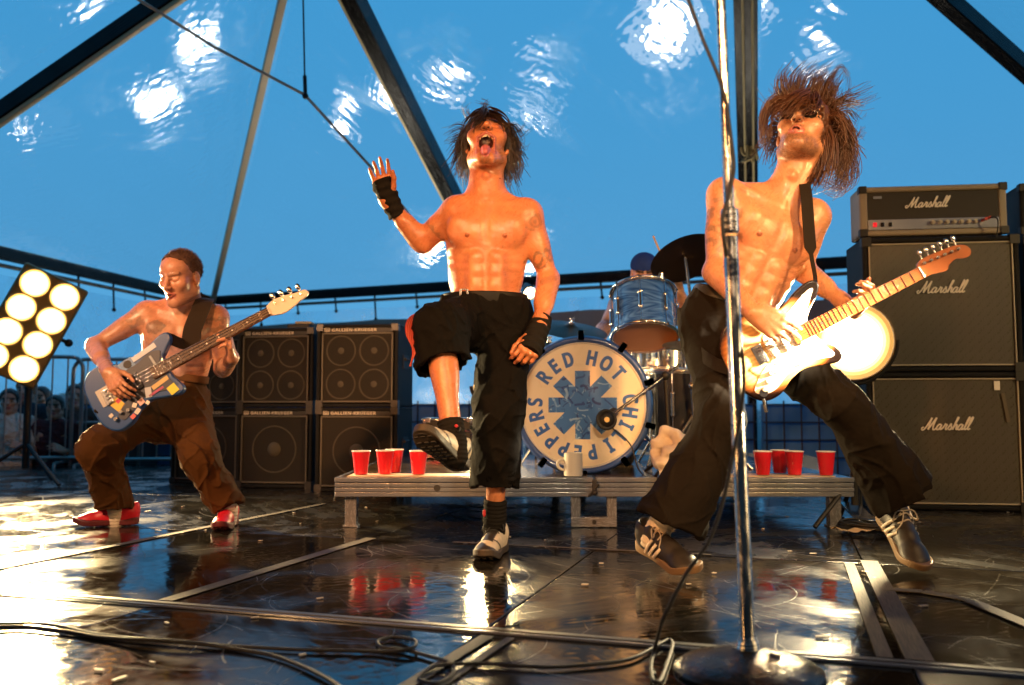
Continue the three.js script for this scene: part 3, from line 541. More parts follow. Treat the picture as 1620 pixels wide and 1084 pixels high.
{
  const spots = [[571, 4.26, ''], [609, 4.30, 'second red cup from the left on the riser, front of an overlapping pair'], [624, 4.40, 'third red cup from the left, behind the overlapping pair\'s front cup'], [662, 4.28, 'fourth red cup, just left of the singer\'s lifted shoe'],
    [1207, 4.24, 'red cup right of the microphone stand, leftmost of the right four'], [1234, 4.36, 'red cup at the back between two others on the right of the riser'], [1257, 4.24, 'red cup right of the microphone stand, second in the front row'], [1307, 4.22, 'rightmost red cup standing alone near the end of the riser']];
  spots.forEach(([u, d, l], i) => { const p = P(u, 740, d).setY(RY + 0.003); if (!i) cup.position.copy(p); else dup(cup, p, l, i * 0.7); });
}
{ // white mug
  const t = thing('mug', 'plain white mug on the riser edge in front of the bass drum', 'mug', P(907, 740, 4.19).setY(RY));
  part(t, 'cup_body', new THREE.LatheGeometry([[0, 0.002], [0.04, 0.002], [0.044, 0.006], [0.044, 0.11], [0.041, 0.112], [0.039, 0.108], [0.039, 0.008], [0, 0.008]].map(p => new THREE.Vector2(...p)), 32), std([0.72, 0.66, 0.55], 0.35));
  const h = new THREE.TorusGeometry(0.028, 0.007, 8, 24, 3.6); h.scale(0.85, 1.1, 1); h.rotateZ(1.35); h.translate(-0.044, 0.055, 0); part(t, 'handle', h, std([0.72, 0.66, 0.55], 0.35));
}
// ---------------------------------------------------------------- drum kit
const pearlTex = (() => tex(512, 512, (u, v) => { const a = tn(u, v, 5, 2), b = Math.abs(Math.sin((u * 3 + a * 1.3 + v) * 9.42)), c = tn(u, v, 14, 4); const k = clamp(0.35 + (b - 0.5) * 0.35 + c * 0.4); return [0.10 + k * 0.30, 0.24 + k * 0.36, 0.50 + k * 0.38]; }, { srgb: true }))();
const pearl = phy([0.85, 0.85, 0.9], 0.25, 0, { map: pearlTex, clearcoat: 0.7, clearcoatRoughness: 0.1 });
const hoopBlue = phy([0.035, 0.09, 0.30], 0.3, 0, { clearcoat: 0.5 });
const headTex = canvasTex(1024, 1024, (g, w) => {
  const R = rng(3), c = w / 2; g.fillStyle = '#efe0c8'; g.fillRect(0, 0, w, w);
  for (let k = 0; k < 260; k++) { g.fillStyle = `rgba(${120 + R() * 80 | 0},${95 + R() * 60 | 0},70,${0.02 + R() * 0.035})`; g.beginPath(); g.ellipse(R() * w, R() * w, 4 + R() * 50, 3 + R() * 16, R() * 6.28, 0, 6.3); g.fill(); }
  const streak = (alpha) => { for (let k = 0; k < 240; k++) { const a = R() * 6.28, r = Math.sqrt(R()) * c, x = c + Math.cos(a) * r, y = c + Math.sin(a) * r; g.strokeStyle = R() < 0.5 ? `rgba(170,205,245,${alpha * (0.3 + R() * 0.7)})` : `rgba(20,50,125,${alpha * (0.3 + R() * 0.7)})`; g.lineWidth = 5 + R() * 16; g.beginPath(); g.moveTo(x, y); g.bezierCurveTo(x + (R() - 0.5) * 90, y + (R() - 0.5) * 90, x + (R() - 0.5) * 120, y + (R() - 0.5) * 120, x + (R() - 0.5) * 150, y + (R() - 0.5) * 150); g.stroke(); } };
  for (let k = 0; k < 4; k++) { g.save(); g.translate(c, c); g.rotate(k * Math.PI / 4); g.beginPath(); g.rect(-62, -282, 124, 564); g.clip(); g.fillStyle = '#3d78c8'; g.fillRect(-90, -300, 180, 600); g.translate(-c, -c); streak(0.9); g.restore(); }
  g.fillStyle = '#2f63b8'; g.font = 'bold 138px sans-serif'; g.textAlign = 'center'; g.textBaseline = 'middle';
  const word = (s, mid, step) => { for (let i = 0; i < s.length; i++) { const a = (mid - (i - (s.length - 1) / 2) * step) * Math.PI / 180; g.save(); g.translate(c + Math.cos(a) * 392, c - Math.sin(a) * 392); g.rotate(Math.PI / 2 - a); g.scale(1.02, 1.22); g.fillText(s[i], 0, 0); g.lineWidth = 5; g.strokeStyle = '#2f63b8'; g.strokeText(s[i], 0, 0); g.restore(); } };
  word('RED', 126, 18.5); word('HOT', 60, 18.5); word('CHILI', -25, 16); word('PEPPERS', -131, 17.5);
});
function drumHardware(t, Fr, c, r, len, n, lugM = M.chrome, both = true) { // lugs and rods round a shell along Fr.y
  for (let k = 0; k < n; k++) {
    const a = k / n * 6.283 + 0.25, d = Fr.x.clone().multiplyScalar(Math.cos(a)).addScaledVector(Fr.z, Math.sin(a));
    const e = c.clone().addScaledVector(d, r + 0.012);
    part(t, 'lug', merge([rod(e.clone().addScaledVector(Fr.y, -len * 0.16), e.clone().addScaledVector(Fr.y, len * 0.16), 0.011, 0.011, 10), ball(e.clone().addScaledVector(Fr.y, len * 0.16), 0.013), ball(e.clone().addScaledVector(Fr.y, -len * 0.16), 0.013)]), lugM);
    for (const s of [-1, 1]) part(t, 'tension_rod', merge([rod(e.clone().addScaledVector(Fr.y, s * len * 0.16), e.clone().addScaledVector(Fr.y, s * (len * 0.5 + 0.012)), 0.0035, 0.0035, 6), box(0.02, 0.012, 0.02).translate(0, 0, 0).applyMatrix4(basis(Fr.x, Fr.y, Fr.z, e.clone().addScaledVector(Fr.y, s * len * 0.5)))]), lugM);
  }
}
function drum(name, label, center, axis, r, len, shellM, hoopM, botM, topM, lugs) {
  const t = thing(name, label, 'drum', center), Fr = frame(V(0, 0, 1).sub(axis.clone().multiplyScalar(axis.z)), axis), O = V(0, 0, 0);
  const sh = rod(off(O, Fr, 0, -len / 2, 0), off(O, Fr, 0, len / 2, 0), r, r, 56, true); part(t, 'shell', sh, shellM);
  for (const s of [-1, 1]) {
    part(t, 'hoop', merge([ring(off(O, Fr, 0, s * len * 0.5, 0), Fr.y, r + 0.012, 0.008, 56), rod(off(O, Fr, 0, s * len * 0.5 - 0.012, 0), off(O, Fr, 0, s * len * 0.5 + 0.012, 0), r + 0.009, r + 0.009, 56, true)]), hoopM);
    part(t, 'drum_head', disc(off(O, Fr, 0, s * (len * 0.5 + 0.003), 0), Fr.y, r + 0.004, 0.004, 56), s < 0 ? botM : topM);
  }
  drumHardware(t, Fr, O, r, len, lugs);
  return { t, Fr };
}
const skinHead = std([0.62, 0.27, 0.12], 0.4), whiteHead = std([0.7, 0.68, 0.62], 0.5);
{ // bass drum: axis is level, front turned a little to the left
  const n = V(-0.10, 0, 0.99).normalize(), r = 0.315, len = 0.42, bc = V(0.375, RY + 0.338, -4.62);
  const t = thing('bass_drum', 'large bass drum with lettering and a blue star on its cream front', 'drum', bc);
  const Fr = frame(V(0, 1, 0), n), O = V(0, 0, 0); // Fr.y = axis
  part(t, 'shell', rod(off(O, Fr, 0, -len / 2, 0), off(O, Fr, 0, len / 2, 0), r, r, 72, true), pearl);
  part(t, 'rear_head', disc(off(O, Fr, 0, -len / 2, 0), n, r, 0.004, 60), whiteHead);
  const hg = new THREE.CircleGeometry(r * 0.985, 72); const x = V(0, 1, 0).cross(n).normalize(); hg.applyMatrix4(basis(x, n.clone().cross(x), n, n.clone().multiplyScalar(len / 2 + 0.006)));
  part(t, 'front_head', hg, std([0.92, 0.9, 0.86], 0.42, 0, { map: headTex }));
  part(t, 'collar', ring(n.clone().multiplyScalar(len / 2 + 0.006), n, r * 0.99, 0.006, 72), std([0.6, 0.56, 0.5], 0.4));
  for (const s of [1, -1]) { const h = new THREE.TorusGeometry(r + 0.014, 0.02, 4, 72); h.scale(1, 1, 1.25); h.applyMatrix4(basis(x, n.clone().cross(x), n, n.clone().multiplyScalar(s * (len / 2 + 0.004)))); part(t, 'hoop', h, hoopBlue); }
  const B = frame(n, V(0, 1, 0));
  for (let k = 0; k < 10; k++) {
    const a = k / 10 * 6.283 + 0.33, d = B.x.clone().multiplyScalar(Math.cos(a)).addScaledVector(B.y, Math.sin(a)), e = d.clone().multiplyScalar(r + 0.034);
    part(t, 'claw', merge([box(0.03, 0.05, 0.05, 0, 0, 0, 0.006).applyMatrix4(basis(n.clone().cross(d), d, n, e.clone().addScaledVector(n, len / 2 + 0.01)))]), std([0.55, 0.52, 0.48], 0.4, 0.3));
    part(t, 'tension_rod', rod(e.clone().addScaledVector(n, len / 2), e.clone().addScaledVector(n, -len / 2), 0.005, 0.005, 8), M.chrome);
    part(t, 'lug', ball(d.clone().multiplyScalar(r + 0.018), 0.02, 1, 1, 1, 10), M.chrome);
  }
  for (const s of [-1, 1]) part(t, 'spur', merge([rod(B.x.clone().multiplyScalar(s * r * 0.9).add(V(0, -0.12, 0)).addScaledVector(n, 0.1), B.x.clone().multiplyScalar(s * (r + 0.14)).add(V(0, -0.32, 0)).addScaledVector(n, 0.2), 0.008), ball(B.x.clone().multiplyScalar(s * r * 0.95).add(V(0, -0.12, 0)).addScaledVector(n, 0.1), 0.025)]), M.chrome);
}
const tomAxis = V(0.03, Math.cos(0.40), -Math.sin(0.40)).normalize();
const tom = drum('rack_tom', 'blue pearl rack tom tilted above the bass drum showing its copper underside', P(1019, 498, 4.75), tomAxis, 0.166, 0.27, pearl, M.chrome, skinHead, whiteHead, 8);
part(tom.t, 'mount_arm', merge([rod(V(0.10, -0.05, -0.15), V(0.12, -0.32, -0.18), 0.014), ball(V(0.10, -0.05, -0.15), 0.03)]), M.chrome);
const floorTom = drum('floor_tom', 'dark floor tom with chrome lugs right of the bass drum', P(1068, 640, 4.95), V(0, 1, 0), 0.17, 0.36, phy([0.02, 0.022, 0.03], 0.22, 0, { clearcoat: 0.6 }), M.chrome, whiteHead, whiteHead, 8);
for (let k = 0; k < 3; k++) { const a = 0.4 + k * 2.09; part(floorTom.t, 'leg', rod(V(Math.cos(a) * 0.19, 0.1, Math.sin(a) * 0.19), V(Math.cos(a) * 0.2, -floorTom.t.position.y + RY, Math.sin(a) * 0.2), 0.007), M.chrome); }
const snare = drum('snare_drum', 'shiny chrome snare drum just under the rack tom', P(1045, 572, 5.1), V(0.05, 0.98, -0.15).normalize(), 0.17, 0.14, M.chrome, M.chrome, whiteHead, whiteHead, 10);
part(snare.t, 'snare_stand', merge([rod(V(0, -0.09, 0), V(0, RY - snare.t.position.y + 0.2, 0), 0.012), ...[0, 1, 2].map(k => rod(V(0, -0.35, 0), V(Math.cos(k * 2.1) * 0.22, RY - snare.t.position.y, Math.sin(k * 2.1) * 0.22), 0.008)), ...[0, 1, 2].map(k => rod(V(0, -0.16, 0), V(Math.cos(k * 2.1) * 0.17, -0.08, Math.sin(k * 2.1) * 0.17), 0.007))]), M.chrome);
function cymbal(label, c, axis, r, foot, mat) {
  const t = thing('cymbal', label, 'cymbal', c), q = new THREE.Quaternion().setFromUnitVectors(V(0, 1, 0), axis.normalize());
  const prof = [[0.006, 0.026], [0.02, 0.025], [0.035, 0.016], [r * 0.3, 0.010], [r * 0.7, 0.002], [r, -0.008], [r, -0.0092], [r * 0.7, 0.0008], [0.035, 0.014], [0.006, 0.024]].map(p => new THREE.Vector2(...p));
  const pl = new THREE.LatheGeometry(prof, 64); pl.applyQuaternion(q); part(t, 'plate', pl, mat);
  part(t, 'wing_nut', merge([rod(V(0, 0, 0), V(0, 0.06, 0), 0.006), disc(V(0, 0.033, 0), V(0, 1, 0), 0.016, 0.012, 14), box(0.03, 0.014, 0.006, 0, 0.055, 0, 0.003)]).applyQuaternion(q), M.chrome);
  const f = foot.clone().sub(c);
  part(t, 'stand', merge([rod(V(0, 0, 0), V(f.x * 0.35, -0.22, f.z * 0.35), 0.009), ball(V(f.x * 0.35, -0.22, f.z * 0.35), 0.022), rod(V(f.x * 0.35, -0.22, f.z * 0.35), V(f.x, f.y + 0.2, f.z), 0.012), ...[0, 1, 2].map(k => rod(V(f.x, f.y + 0.3, f.z), V(f.x + Math.cos(k * 2.1 + 0.5) * 0.25, f.y, f.z + Math.sin(k * 2.1 + 0.5) * 0.25), 0.008))]), M.chrome);
  return t;
}
const ringBump = tex(64, 256, (u, v) => 0.5 + 0.4 * Math.sin(v * 400) * 0.5);
const bronze = std([0.10, 0.06, 0.03], 0.45, 1, { bumpMap: ringBump, bumpScale: 0.0005 });
cymbal('tilted cymbal on the left of the kit beside the singer\'s hand', P(903, 520, 4.95), V(0.12, 0.93, 0.32), 0.21, P(880, 700, 5.2).setY(RY), bronze);
cymbal('dark crash cymbal raised on the right beside the guitarist\'s shoulder', P(1084, 408, 4.9), V(-0.22, 0.84, -0.50), 0.205, P(1110, 700, 5.1).setY(RY), bronze);
cymbal('second dark cymbal low behind the bass drum on the left', P(868, 548, 5.3), V(0.1, 0.98, 0.15), 0.17, P(850, 700, 5.5).setY(RY), bronze);
cymbal('small hi-hat cymbal half hidden behind the guitarist\'s hip', P(1092, 545, 4.7), V(0.05, 0.98, -0.12), 0.15, P(1100, 700, 4.75).setY(RY), std([0.4, 0.29, 0.13], 0.3, 1));
{ // bass drum microphone on its boom
  const h = P(959, 664, 4.30), t = thing('drum_microphone', 'round black drum microphone on a boom in front of the bass drum', 'microphone', h);
  const n = V(0.1, 0.1, 1).normalize();
  part(t, 'grille', merge([disc(V(0, 0, 0), n, 0.042, 0.03, 24), ball(V(0, 0, 0.006), 0.04, 1, 1, 0.7, 16)]), std([0.03, 0.028, 0.026], 0.5, 0.5));
  part(t, 'bezel', ring(V(0, 0, 0.012), n, 0.045, 0.007, 28), M.black);
  part(t, 'badge', disc(V(0, 0, 0.032), n, 0.013, 0.008, 16), M.brass);
  part(t, 'body', rod(V(0, 0, -0.01), V(0.05, 0.04, -0.06), 0.034, 0.022, 18), M.black);
  const e = P(1075, 578, 4.42).sub(h);
  part(t, 'boom', merge([rod(V(0.04, 0.03, 0), e, 0.009), rod(e.clone().multiplyScalar(0.5), e.clone().multiplyScalar(0.72), 0.014)]), M.steel);
  const f = P(1066, 740, 4.5).setY(RY).sub(h), m = e.clone().multiplyScalar(0.8);
  part(t, 'stand', merge([rod(m, V(m.x + 0.02, f.y + 0.02, m.z), 0.010), ball(m, 0.024), ...[0, 1, 2].map(k => rod(V(m.x + 0.02, f.y + 0.1, m.z), V(m.x + 0.02 + Math.cos(k * 2.1) * 0.2, f.y, m.z + Math.sin(k * 2.1) * 0.2), 0.008))]), M.black);
  part(t, 'lead', tube([V(0.05, 0.04, -0.06), V(0.02, -0.02, -0.09), V(0.12, -0.12, -0.04), V(0.17, -0.26, 0), V(0.3, -0.31, 0.02)], 0.004, 40, 6), M.black);
}
{ // clamp-on drum microphones over the toms
  const mk = (p, tip, label) => { const t = thing('clip_microphone', label, 'microphone', p); const d = tip.clone().sub(p); part(t, 'body', rod(V(0, 0, 0), d, 0.012, 0.02, 14), M.black); part(t, 'grille', ball(d, 0.022), std([0.25, 0.24, 0.23], 0.35, 1)); part(t, 'clamp', merge([rod(V(0, 0, 0), V(0.02, -0.12, 0.01), 0.007), box(0.03, 0.04, 0.03, 0.02, -0.13, 0.01, 0.005)]), M.chrome); };
  mk(P(1047, 432, 4.72), P(1038, 458, 4.8), 'small microphone clamped over the top of the rack tom');
  mk(P(1092, 505, 4.7), P(1085, 540, 4.8), 'small microphone clamped beside the floor tom under the cymbal');
}
{ // rack of drum fittings behind the guitarist
  const t = thing('drum_rack', 'chrome tube rack carrying clamps at the right of the drums', 'drum rack', P(1098, 600, 4.8).setY(RY));
  const X = (x, y, z) => V(x, y, z);
  part(t, 'tube', rod(X(0, 0, 0), X(0.01, 0.95, 0), 0.017), M.chrome); part(t, 'tube', rod(X(-0.35, 0.5, -0.1), X(0.3, 0.56, -0.05), 0.014), M.chrome); part(t, 'tube', rod(X(-0.02, 0.3, 0), X(0.28, 0.0, 0.1), 0.012), M.chrome);
  part(t, 'clamp', merge([box(0.05, 0.06, 0.05, 0.005, 0.52, 0, 0.01), box(0.04, 0.05, 0.04, -0.2, 0.53, -0.08, 0.01), ball(X(0.04, 0.55, 0.02), 0.02)]), M.chrome);
  part(t, 'clamp', merge([box(0.04, 0.05, 0.04, 0.01, 0.8, 0, 0.01), ball(X(0.04, 0.82, 0.02), 0.018), ball(X(0.0, 0.3, 0.02), 0.022)]), M.gold);
}
{ // things on and behind the riser
  const t = thing('equipment_case', 'grey equipment case with drawers behind the singer\'s lifted shoe', 'case', P(712, 700, 5.75).setY(RY));
  part(t, 'shell', box(0.34, 0.26, 0.3, 0, 0.13, 0, 0.012), M.steel); for (const y of [0.06, 0.14, 0.215]) part(t, 'drawer', box(0.28, 0.06, 0.014, 0, y, 0.152, 0.004), M.black);
  for (const s of [-1, 1]) part(t, 'latch', box(0.03, 0.03, 0.012, s * 0.13, 0.245, 0.156, 0.004), M.chrome);
}
{ // heap of gear behind the guitarist's leg
  const R = rng(9), t = thing('foot_pedal', 'kick pedal and hardware lying at the right end of the riser', 'pedal', P(1355, 800, 4.2).setY(0));
  part(t, 'base_plate', box(0.16, 0.02, 0.26, 0, 0.02, 0, 0.006), M.steel); part(t, 'foot_board', box(0.09, 0.012, 0.24, 0, 0.07, 0.01, 0.004, [0.25, 0, 0]), M.chrome); part(t, 'post', merge([rod(V(-0.06, 0.02, -0.1), V(-0.06, 0.2, -0.1), 0.01), rod(V(0.06, 0.02, -0.1), V(0.06, 0.2, -0.1), 0.01), rod(V(-0.06, 0.19, -0.1), V(0.06, 0.19, -0.1), 0.012)]), M.black);
  part(t, 'beater', merge([rod(V(0, 0.19, -0.1), V(0.02, 0.33, -0.02), 0.006), ball(V(0.02, 0.33, -0.02), 0.028)]), M.chrome);
  const pts = []; for (let k = 0; k < 40; k++) pts.push(P(1375, 820, 4.0).setY(0.02).add(V(Math.cos(k * 0.9) * (0.10 + R() * 0.05), 0.004 * (k % 9) , Math.sin(k * 0.9) * (0.07 + R() * 0.03))));
  const c = thing('coiled_cable', 'black cable heaped in coils between the riser and the tall amplifiers', 'cable', pts[0].clone().setY(0));
  wpart(c, 'lead', tube(pts, 0.006, 300, 6), M.black);
  const b = thing('cloth_rag', 'tan cloth rag lying by the right leg of the riser', 'cloth', P(1358, 832, 3.95).setY(0));
  const g = new THREE.PlaneGeometry(0.2, 0.14, 24, 16); g.rotateX(-Math.PI / 2); const p = g.attributes.position; for (let i = 0; i < p.count; i++) p.setY(i, 0.012 + Math.max(0, 0.03 * fbm(p.getX(i) * 14, p.getZ(i) * 14, 2, 3) + 0.012)); g.computeVertexNormals();
  part(b, 'fabric', g, std([0.5, 0.36, 0.18], 0.8, 0, { side: THREE.DoubleSide }));
}

// ---------------------------------------------------------------- microphone stand in front
const standM = std([0.82, 0.78, 0.72], 0.44, 1, { roughnessMap: again(T.blotch, 1, 3) });
{
  const a = F(1184, 1064), top = P(1140, 0, 1.93), d = top.clone().sub(a);
  const at = (v) => { for (let t = 0; t < 1.2; t += 0.002) { const q = a.clone().addScaledVector(d, t), s = P(810, v, -q.z); if (q.y >= s.y) return q; } return top; };
  const t = thing('microphone_stand', 'tall chrome microphone stand with a round cast base in the foreground', 'microphone stand', a);
  const prof = [[0, 0.052], [0.022, 0.052], [0.03, 0.047], [0.06, 0.041], [0.105, 0.031], [0.14, 0.019], [0.156, 0.009], [0.158, 0.0], [0, 0]].map(p => new THREE.Vector2(...p));
  part(t, 'base', new THREE.LatheGeometry(prof, 64), std([0.045, 0.038, 0.03], 0.42, 0.3, { bumpMap: again(T.blotch, 8, 3), bumpScale: 0.0014, roughnessMap: T.blotch }));
  const plate = new THREE.Group();
  part(t, 'badge', merge([disc(V(0.052, 0.0455, 0.022), V(0.22, 0.97, 0.1).normalize(), 0.012, 0.003, 24), ring(V(0.052, 0.047, 0.022), V(0.22, 0.97, 0.1).normalize(), 0.0125, 0.0014, 24)]), std([0.09, 0.07, 0.045], 0.4, 0.6));
  part(t, 'socket', merge([rod(V(0, 0.045, 0), V(0, 0.066, 0), 0.026, 0.022, 28), rod(V(0, 0.066, 0), V(0, 0.072, 0), 0.019, 0.019, 28)]), standM);
  const c1 = at(372), c0 = at(330);
  wpart(t, 'lower_tube', rod(a.clone().add(V(0, 0.05, 0)), at(376), 0.0158, 0.0158, 28), standM);
  wpart(t, 'clutch', merge([rod(c1, lerpV(c1, c0, 0.1), 0.0165, 0.0195, 28), rod(lerpV(c1, c0, 0.1), lerpV(c1, c0, 0.92), 0.0195, 0.0195, 10), rod(lerpV(c1, c0, 0.92), c0, 0.0195, 0.014, 28)]), standM);
  const b0 = at(440), b1 = at(412); wpart(t, 'band', rod(b0, b1, 0.0166, 0.0166, 28), M.steel);
  wpart(t, 'upper_tube', rod(at(345), a.clone().addScaledVector(d, 1.16), 0.0115, 0.0115, 24), standM);
  const tip = a.clone().addScaledVector(d, 1.16);
  wpart(t, 'microphone_clip', merge([rod(tip, tip.clone().add(V(0, 0.04, -0.02)), 0.012), rod(tip.clone().add(V(0, 0.04, 0.03)), tip.clone().add(V(0, 0.06, -0.05)), 0.018)]), M.black);
  // the lead hanging down the stand
  const zc = (u, v, dd = 0.03) => { const q = at(v), p = P(u, v, -q.z - dd); return p; };
  const lead = [P(1062, -60, 1.95), P(1090, 2, 1.92), P(1112, 62, 1.9), zc(1137, 122), zc(1149, 165), zc(1158, 230), zc(1161, 268), zc(1153, 310), zc(1143, 345, 0.035), zc(1146, 385, 0.03), zc(1155, 440, -0.03), zc(1166, 520, -0.03), zc(1176, 575), zc(1176, 620), P(1168, 680, 1.86), P(1146, 785, 1.84), P(1122, 856, 1.83), P(1086, 908, 1.83), P(1050, 978, 1.84), F(1036, 1026, 0.03), F(1030, 1052, 0.008), F(1033, 1076, 0.006), F(1044, 1078, 0.006), F(1054, 1054, 0.006), F(1064, 1022, 0.006), F(1058, 1012, 0.008), F(1032, 1026, 0.007), F(1005, 1040, 0.006), F(970, 1048, 0.006), F(868, 1056, 0.006), F(765, 1050, 0.006), F(692, 1053, 0.010), F(663, 1073, 0.006), F(690, 1082, 0.006), F(716, 1066, 0.006), F(712, 1049, 0.006), F(643, 1029, 0.006), F(604, 1024, 0.006), F(598, 1014, 0.006), F(625, 1008, 0.007), F(656, 1013, 0.012), F(655, 1024, 0.014), F(630, 1030, 0.010), F(597, 1031, 0.006), F(560, 1030, 0.006), F(470, 1028, 0.006), F(380, 1023, 0.006), F(277, 1016, 0.006), F(156, 1004, 0.006), F(104, 993, 0.006), F(52, 986, 0.006), F(-10, 986, 0.006), F(-90, 980, 0.006)];
  const c = thing('microphone_cable', 'black microphone cable hanging beside the stand and looping across the floor', 'cable', F(1031, 1060));
  wpart(c, 'lead', tube(lead, 0.0042, 700, 8, 0.4), M.rubber);
  const l2 = [F(-90, 990, 0.006), F(-10, 992, 0.006), F(45, 992, 0.006), F(110, 1000, 0.006), F(165, 1009, 0.006), F(230, 1012, 0.014), F(290, 1016, 0.014), F(360, 1025, 0.006), F(440, 1040, 0.006), F(520, 1075, 0.006), F(560, 1110, 0.006)];
  const c2 = thing('floor_cable', 'second black cable running beside the first at the bottom left', 'cable', l2[3].clone().setY(0));
  wpart(c2, 'lead', tube(l2, 0.005, 160, 8), M.rubber);
}

// ---------------------------------------------------------------- barricades and dark cases behind the stage, left
{
  const bar = std([0.34, 0.32, 0.30], 0.4, 0.7);
  function barricade(label) {
    const t = thing('barricade', label, 'barricade', V(0, 0, 0), 'steel barricades holding back the crowd'), w = 1.5, h = 1.15, r = 0.12;
    const pts = [V(-w / 2, 0.1, 0), V(-w / 2, h - r, 0), V(-w / 2 + r * 0.3, h - r * 0.3, 0), V(-w / 2 + r, h, 0), V(w / 2 - r, h, 0), V(w / 2 - r * 0.3, h - r * 0.3, 0), V(w / 2, h - r, 0), V(w / 2, 0.1, 0)];
    part(t, 'frame', merge([tube(pts, 0.02, 80, 8, 0.2), rod(V(-w / 2, 0.18, 0), V(w / 2, 0.18, 0), 0.018)]), bar);
    for (let k = 1; k < 11; k++) part(t, 'upright', rod(V(-w / 2 + k * w / 11, 0.18, 0), V(-w / 2 + k * w / 11, h, 0), 0.008, 0.008, 8), bar);
    for (const s of [-1, 1]) part(t, 'foot', merge([rod(V(s * w * 0.4, 0.14, -0.25), V(s * w * 0.4, 0.02, -0.28), 0.016), rod(V(s * w * 0.4, 0.14, 0.25), V(s * w * 0.4, 0.02, 0.28), 0.016), rod(V(s * w * 0.4, 0.14, -0.25), V(s * w * 0.4, 0.14, 0.25), 0.016)]), bar);
    return t;
  }
  const b = barricade('steel barricade at the far left behind the blazing lamp bank'); b.position.copy(P(-5, 660, 8.4).setY(-0.1)); b.rotation.y = 0.18;
  dup(b, P(238, 660, 8.6).setY(-0.12), 'steel barricade directly behind the bass player', 0.05);
  const dk2 = std([0.03, 0.026, 0.024], 0.5);
  const mkCase = (u, d, w, h, label, ry) => { const t = thing('flight_case', label, 'flight case', P(u, 660, d).setY(-0.3), 'dark flight cases standing behind the barricades'); t.rotation.y = ry; part(t, 'shell', box(w, h, 0.6, 0, h / 2, 0, 0.02), dk2); frameStrips(t, w, h, 0, h / 2, 0.305, 0.03, std([0.16, 0.14, 0.12], 0.4, 0.7), 'edge_profile'); part(t, 'latch', box(0.1, 0.12, 0.02, 0, h * 0.55, 0.31, 0.008), M.steel); return t; };
  mkCase(150, 9.0, 1.1, 0.72, 'dark flight case left of the bass player behind the barricade', 0.1); mkCase(40, 9.3, 1.0, 0.6, 'lower dark flight case at the far left behind the barricade', 0.2);
  // wire mesh fence with blue tarpaulin along the back of the stage
  const tarp = new THREE.PlaneGeometry(2.4, 1.5, 60, 30), p = tarp.attributes.position; for (let i = 0; i < p.count; i++) p.setZ(i, 0.05 * fbm(p.getX(i) * 2.5, p.getY(i) * 2.5, 1, 4)); tarp.computeVertexNormals(); tarp.translate(0, 0.8, -0.08);
  const f = thing('mesh_fence', 'blue tarpaulin behind wire mesh seen between the bass player\'s legs', 'fence', V(0, 0, 0), 'wire fences with blue tarpaulin along the back');
  part(f, 'tarpaulin', tarp, std([0.045, 0.17, 0.38], 0.55, 0, { side: THREE.DoubleSide }));
  for (let k = 0; k < 14; k++) part(f, 'wire', rod(V(-1.17 + k * 0.18, 0, 0), V(-1.17 + k * 0.18, 1.58, 0), 0.009, 0.009, 6), M.black);
  for (let k = 0; k < 9; k++) part(f, 'wire', rod(V(-1.2, 0.1 + k * 0.18, 0.003), V(1.2, 0.1 + k * 0.18, 0.003), 0.009, 0.009, 6), M.black);
  f.position.set(-3.5, -0.95, -9.3);
  ['blue tarpaulin fence hidden behind the bass cabinets', 'blue tarpaulin fence seen between the singer\'s legs', 'blue tarpaulin fence behind the drum riser', 'blue tarpaulin fence between the guitarist\'s legs and the tall amplifiers'].forEach((l, i) => dup(f, V(-1.08 + i * 2.42, -0.95, -9.25 + i * 0.12 + (i === 3 ? 0.4 : 0)), l, i * 0.01 + 0.01));
}
// ---------------------------------------------------------------- bodies: one smooth skin over joints (distance field, meshed by surface nets)
function cap(a, b, ra, rb = ra) {
  const ax = a.x, ay = a.y, az = a.z, bx = b.x - ax, by = b.y - ay, bz = b.z - az, il = 1 / (bx * bx + by * by + bz * bz + 1e-12), dr = rb - ra;
  const f = (x, y, z) => { x -= ax; y -= ay; z -= az; let t = (x * bx + y * by + z * bz) * il; t = t < 0 ? 0 : t > 1 ? 1 : t; const u = x - bx * t, v = y - by * t, w = z - bz * t; return Math.sqrt(u * u + v * v + w * w) - ra - dr * t; };
  f.c = lerpV(a, b, 0.5); f.R = a.distanceTo(b) / 2 + Math.max(ra, rb); return f;
}
const WORLD = { x: V(1, 0, 0), y: V(0, 1, 0), z: V(0, 0, 1) };
function ell(c, rx, ry, rz, Fr = WORLD) {
  const X = Fr.x, Y = Fr.y, Z = Fr.z, m = Math.min(rx, ry, rz);
  const f = (x, y, z) => { x -= c.x; y -= c.y; z -= c.z; const u = (x * X.x + y * X.y + z * X.z) / rx, v = (x * Y.x + y * Y.y + z * Y.z) / ry, w = (x * Z.x + y * Z.y + z * Z.z) / rz; const k0 = Math.sqrt(u * u + v * v + w * w), p = u / rx, q = v / ry, r = w / rz, k1 = Math.sqrt(p * p + q * q + r * r); return k1 < 1e-6 ? -m : k0 * (k0 - 1) / k1; };
  f.c = c.clone(); f.R = Math.max(rx, ry, rz); return f;
}
function rbox(c, hx, hy, hz, r, Fr = WORLD) {
  const X = Fr.x, Y = Fr.y, Z = Fr.z;
  const f = (x, y, z) => { x -= c.x; y -= c.y; z -= c.z; const u = Math.abs(x * X.x + y * X.y + z * X.z) - hx + r, v = Math.abs(x * Y.x + y * Y.y + z * Y.z) - hy + r, w = Math.abs(x * Z.x + y * Z.y + z * Z.z) - hz + r; const a = Math.max(u, 0), b = Math.max(v, 0), d = Math.max(w, 0); return Math.sqrt(a * a + b * b + d * d) + Math.min(Math.max(u, v, w), 0) - r; };
  f.c = c.clone(); f.R = Math.hypot(hx, hy, hz); return f;
}
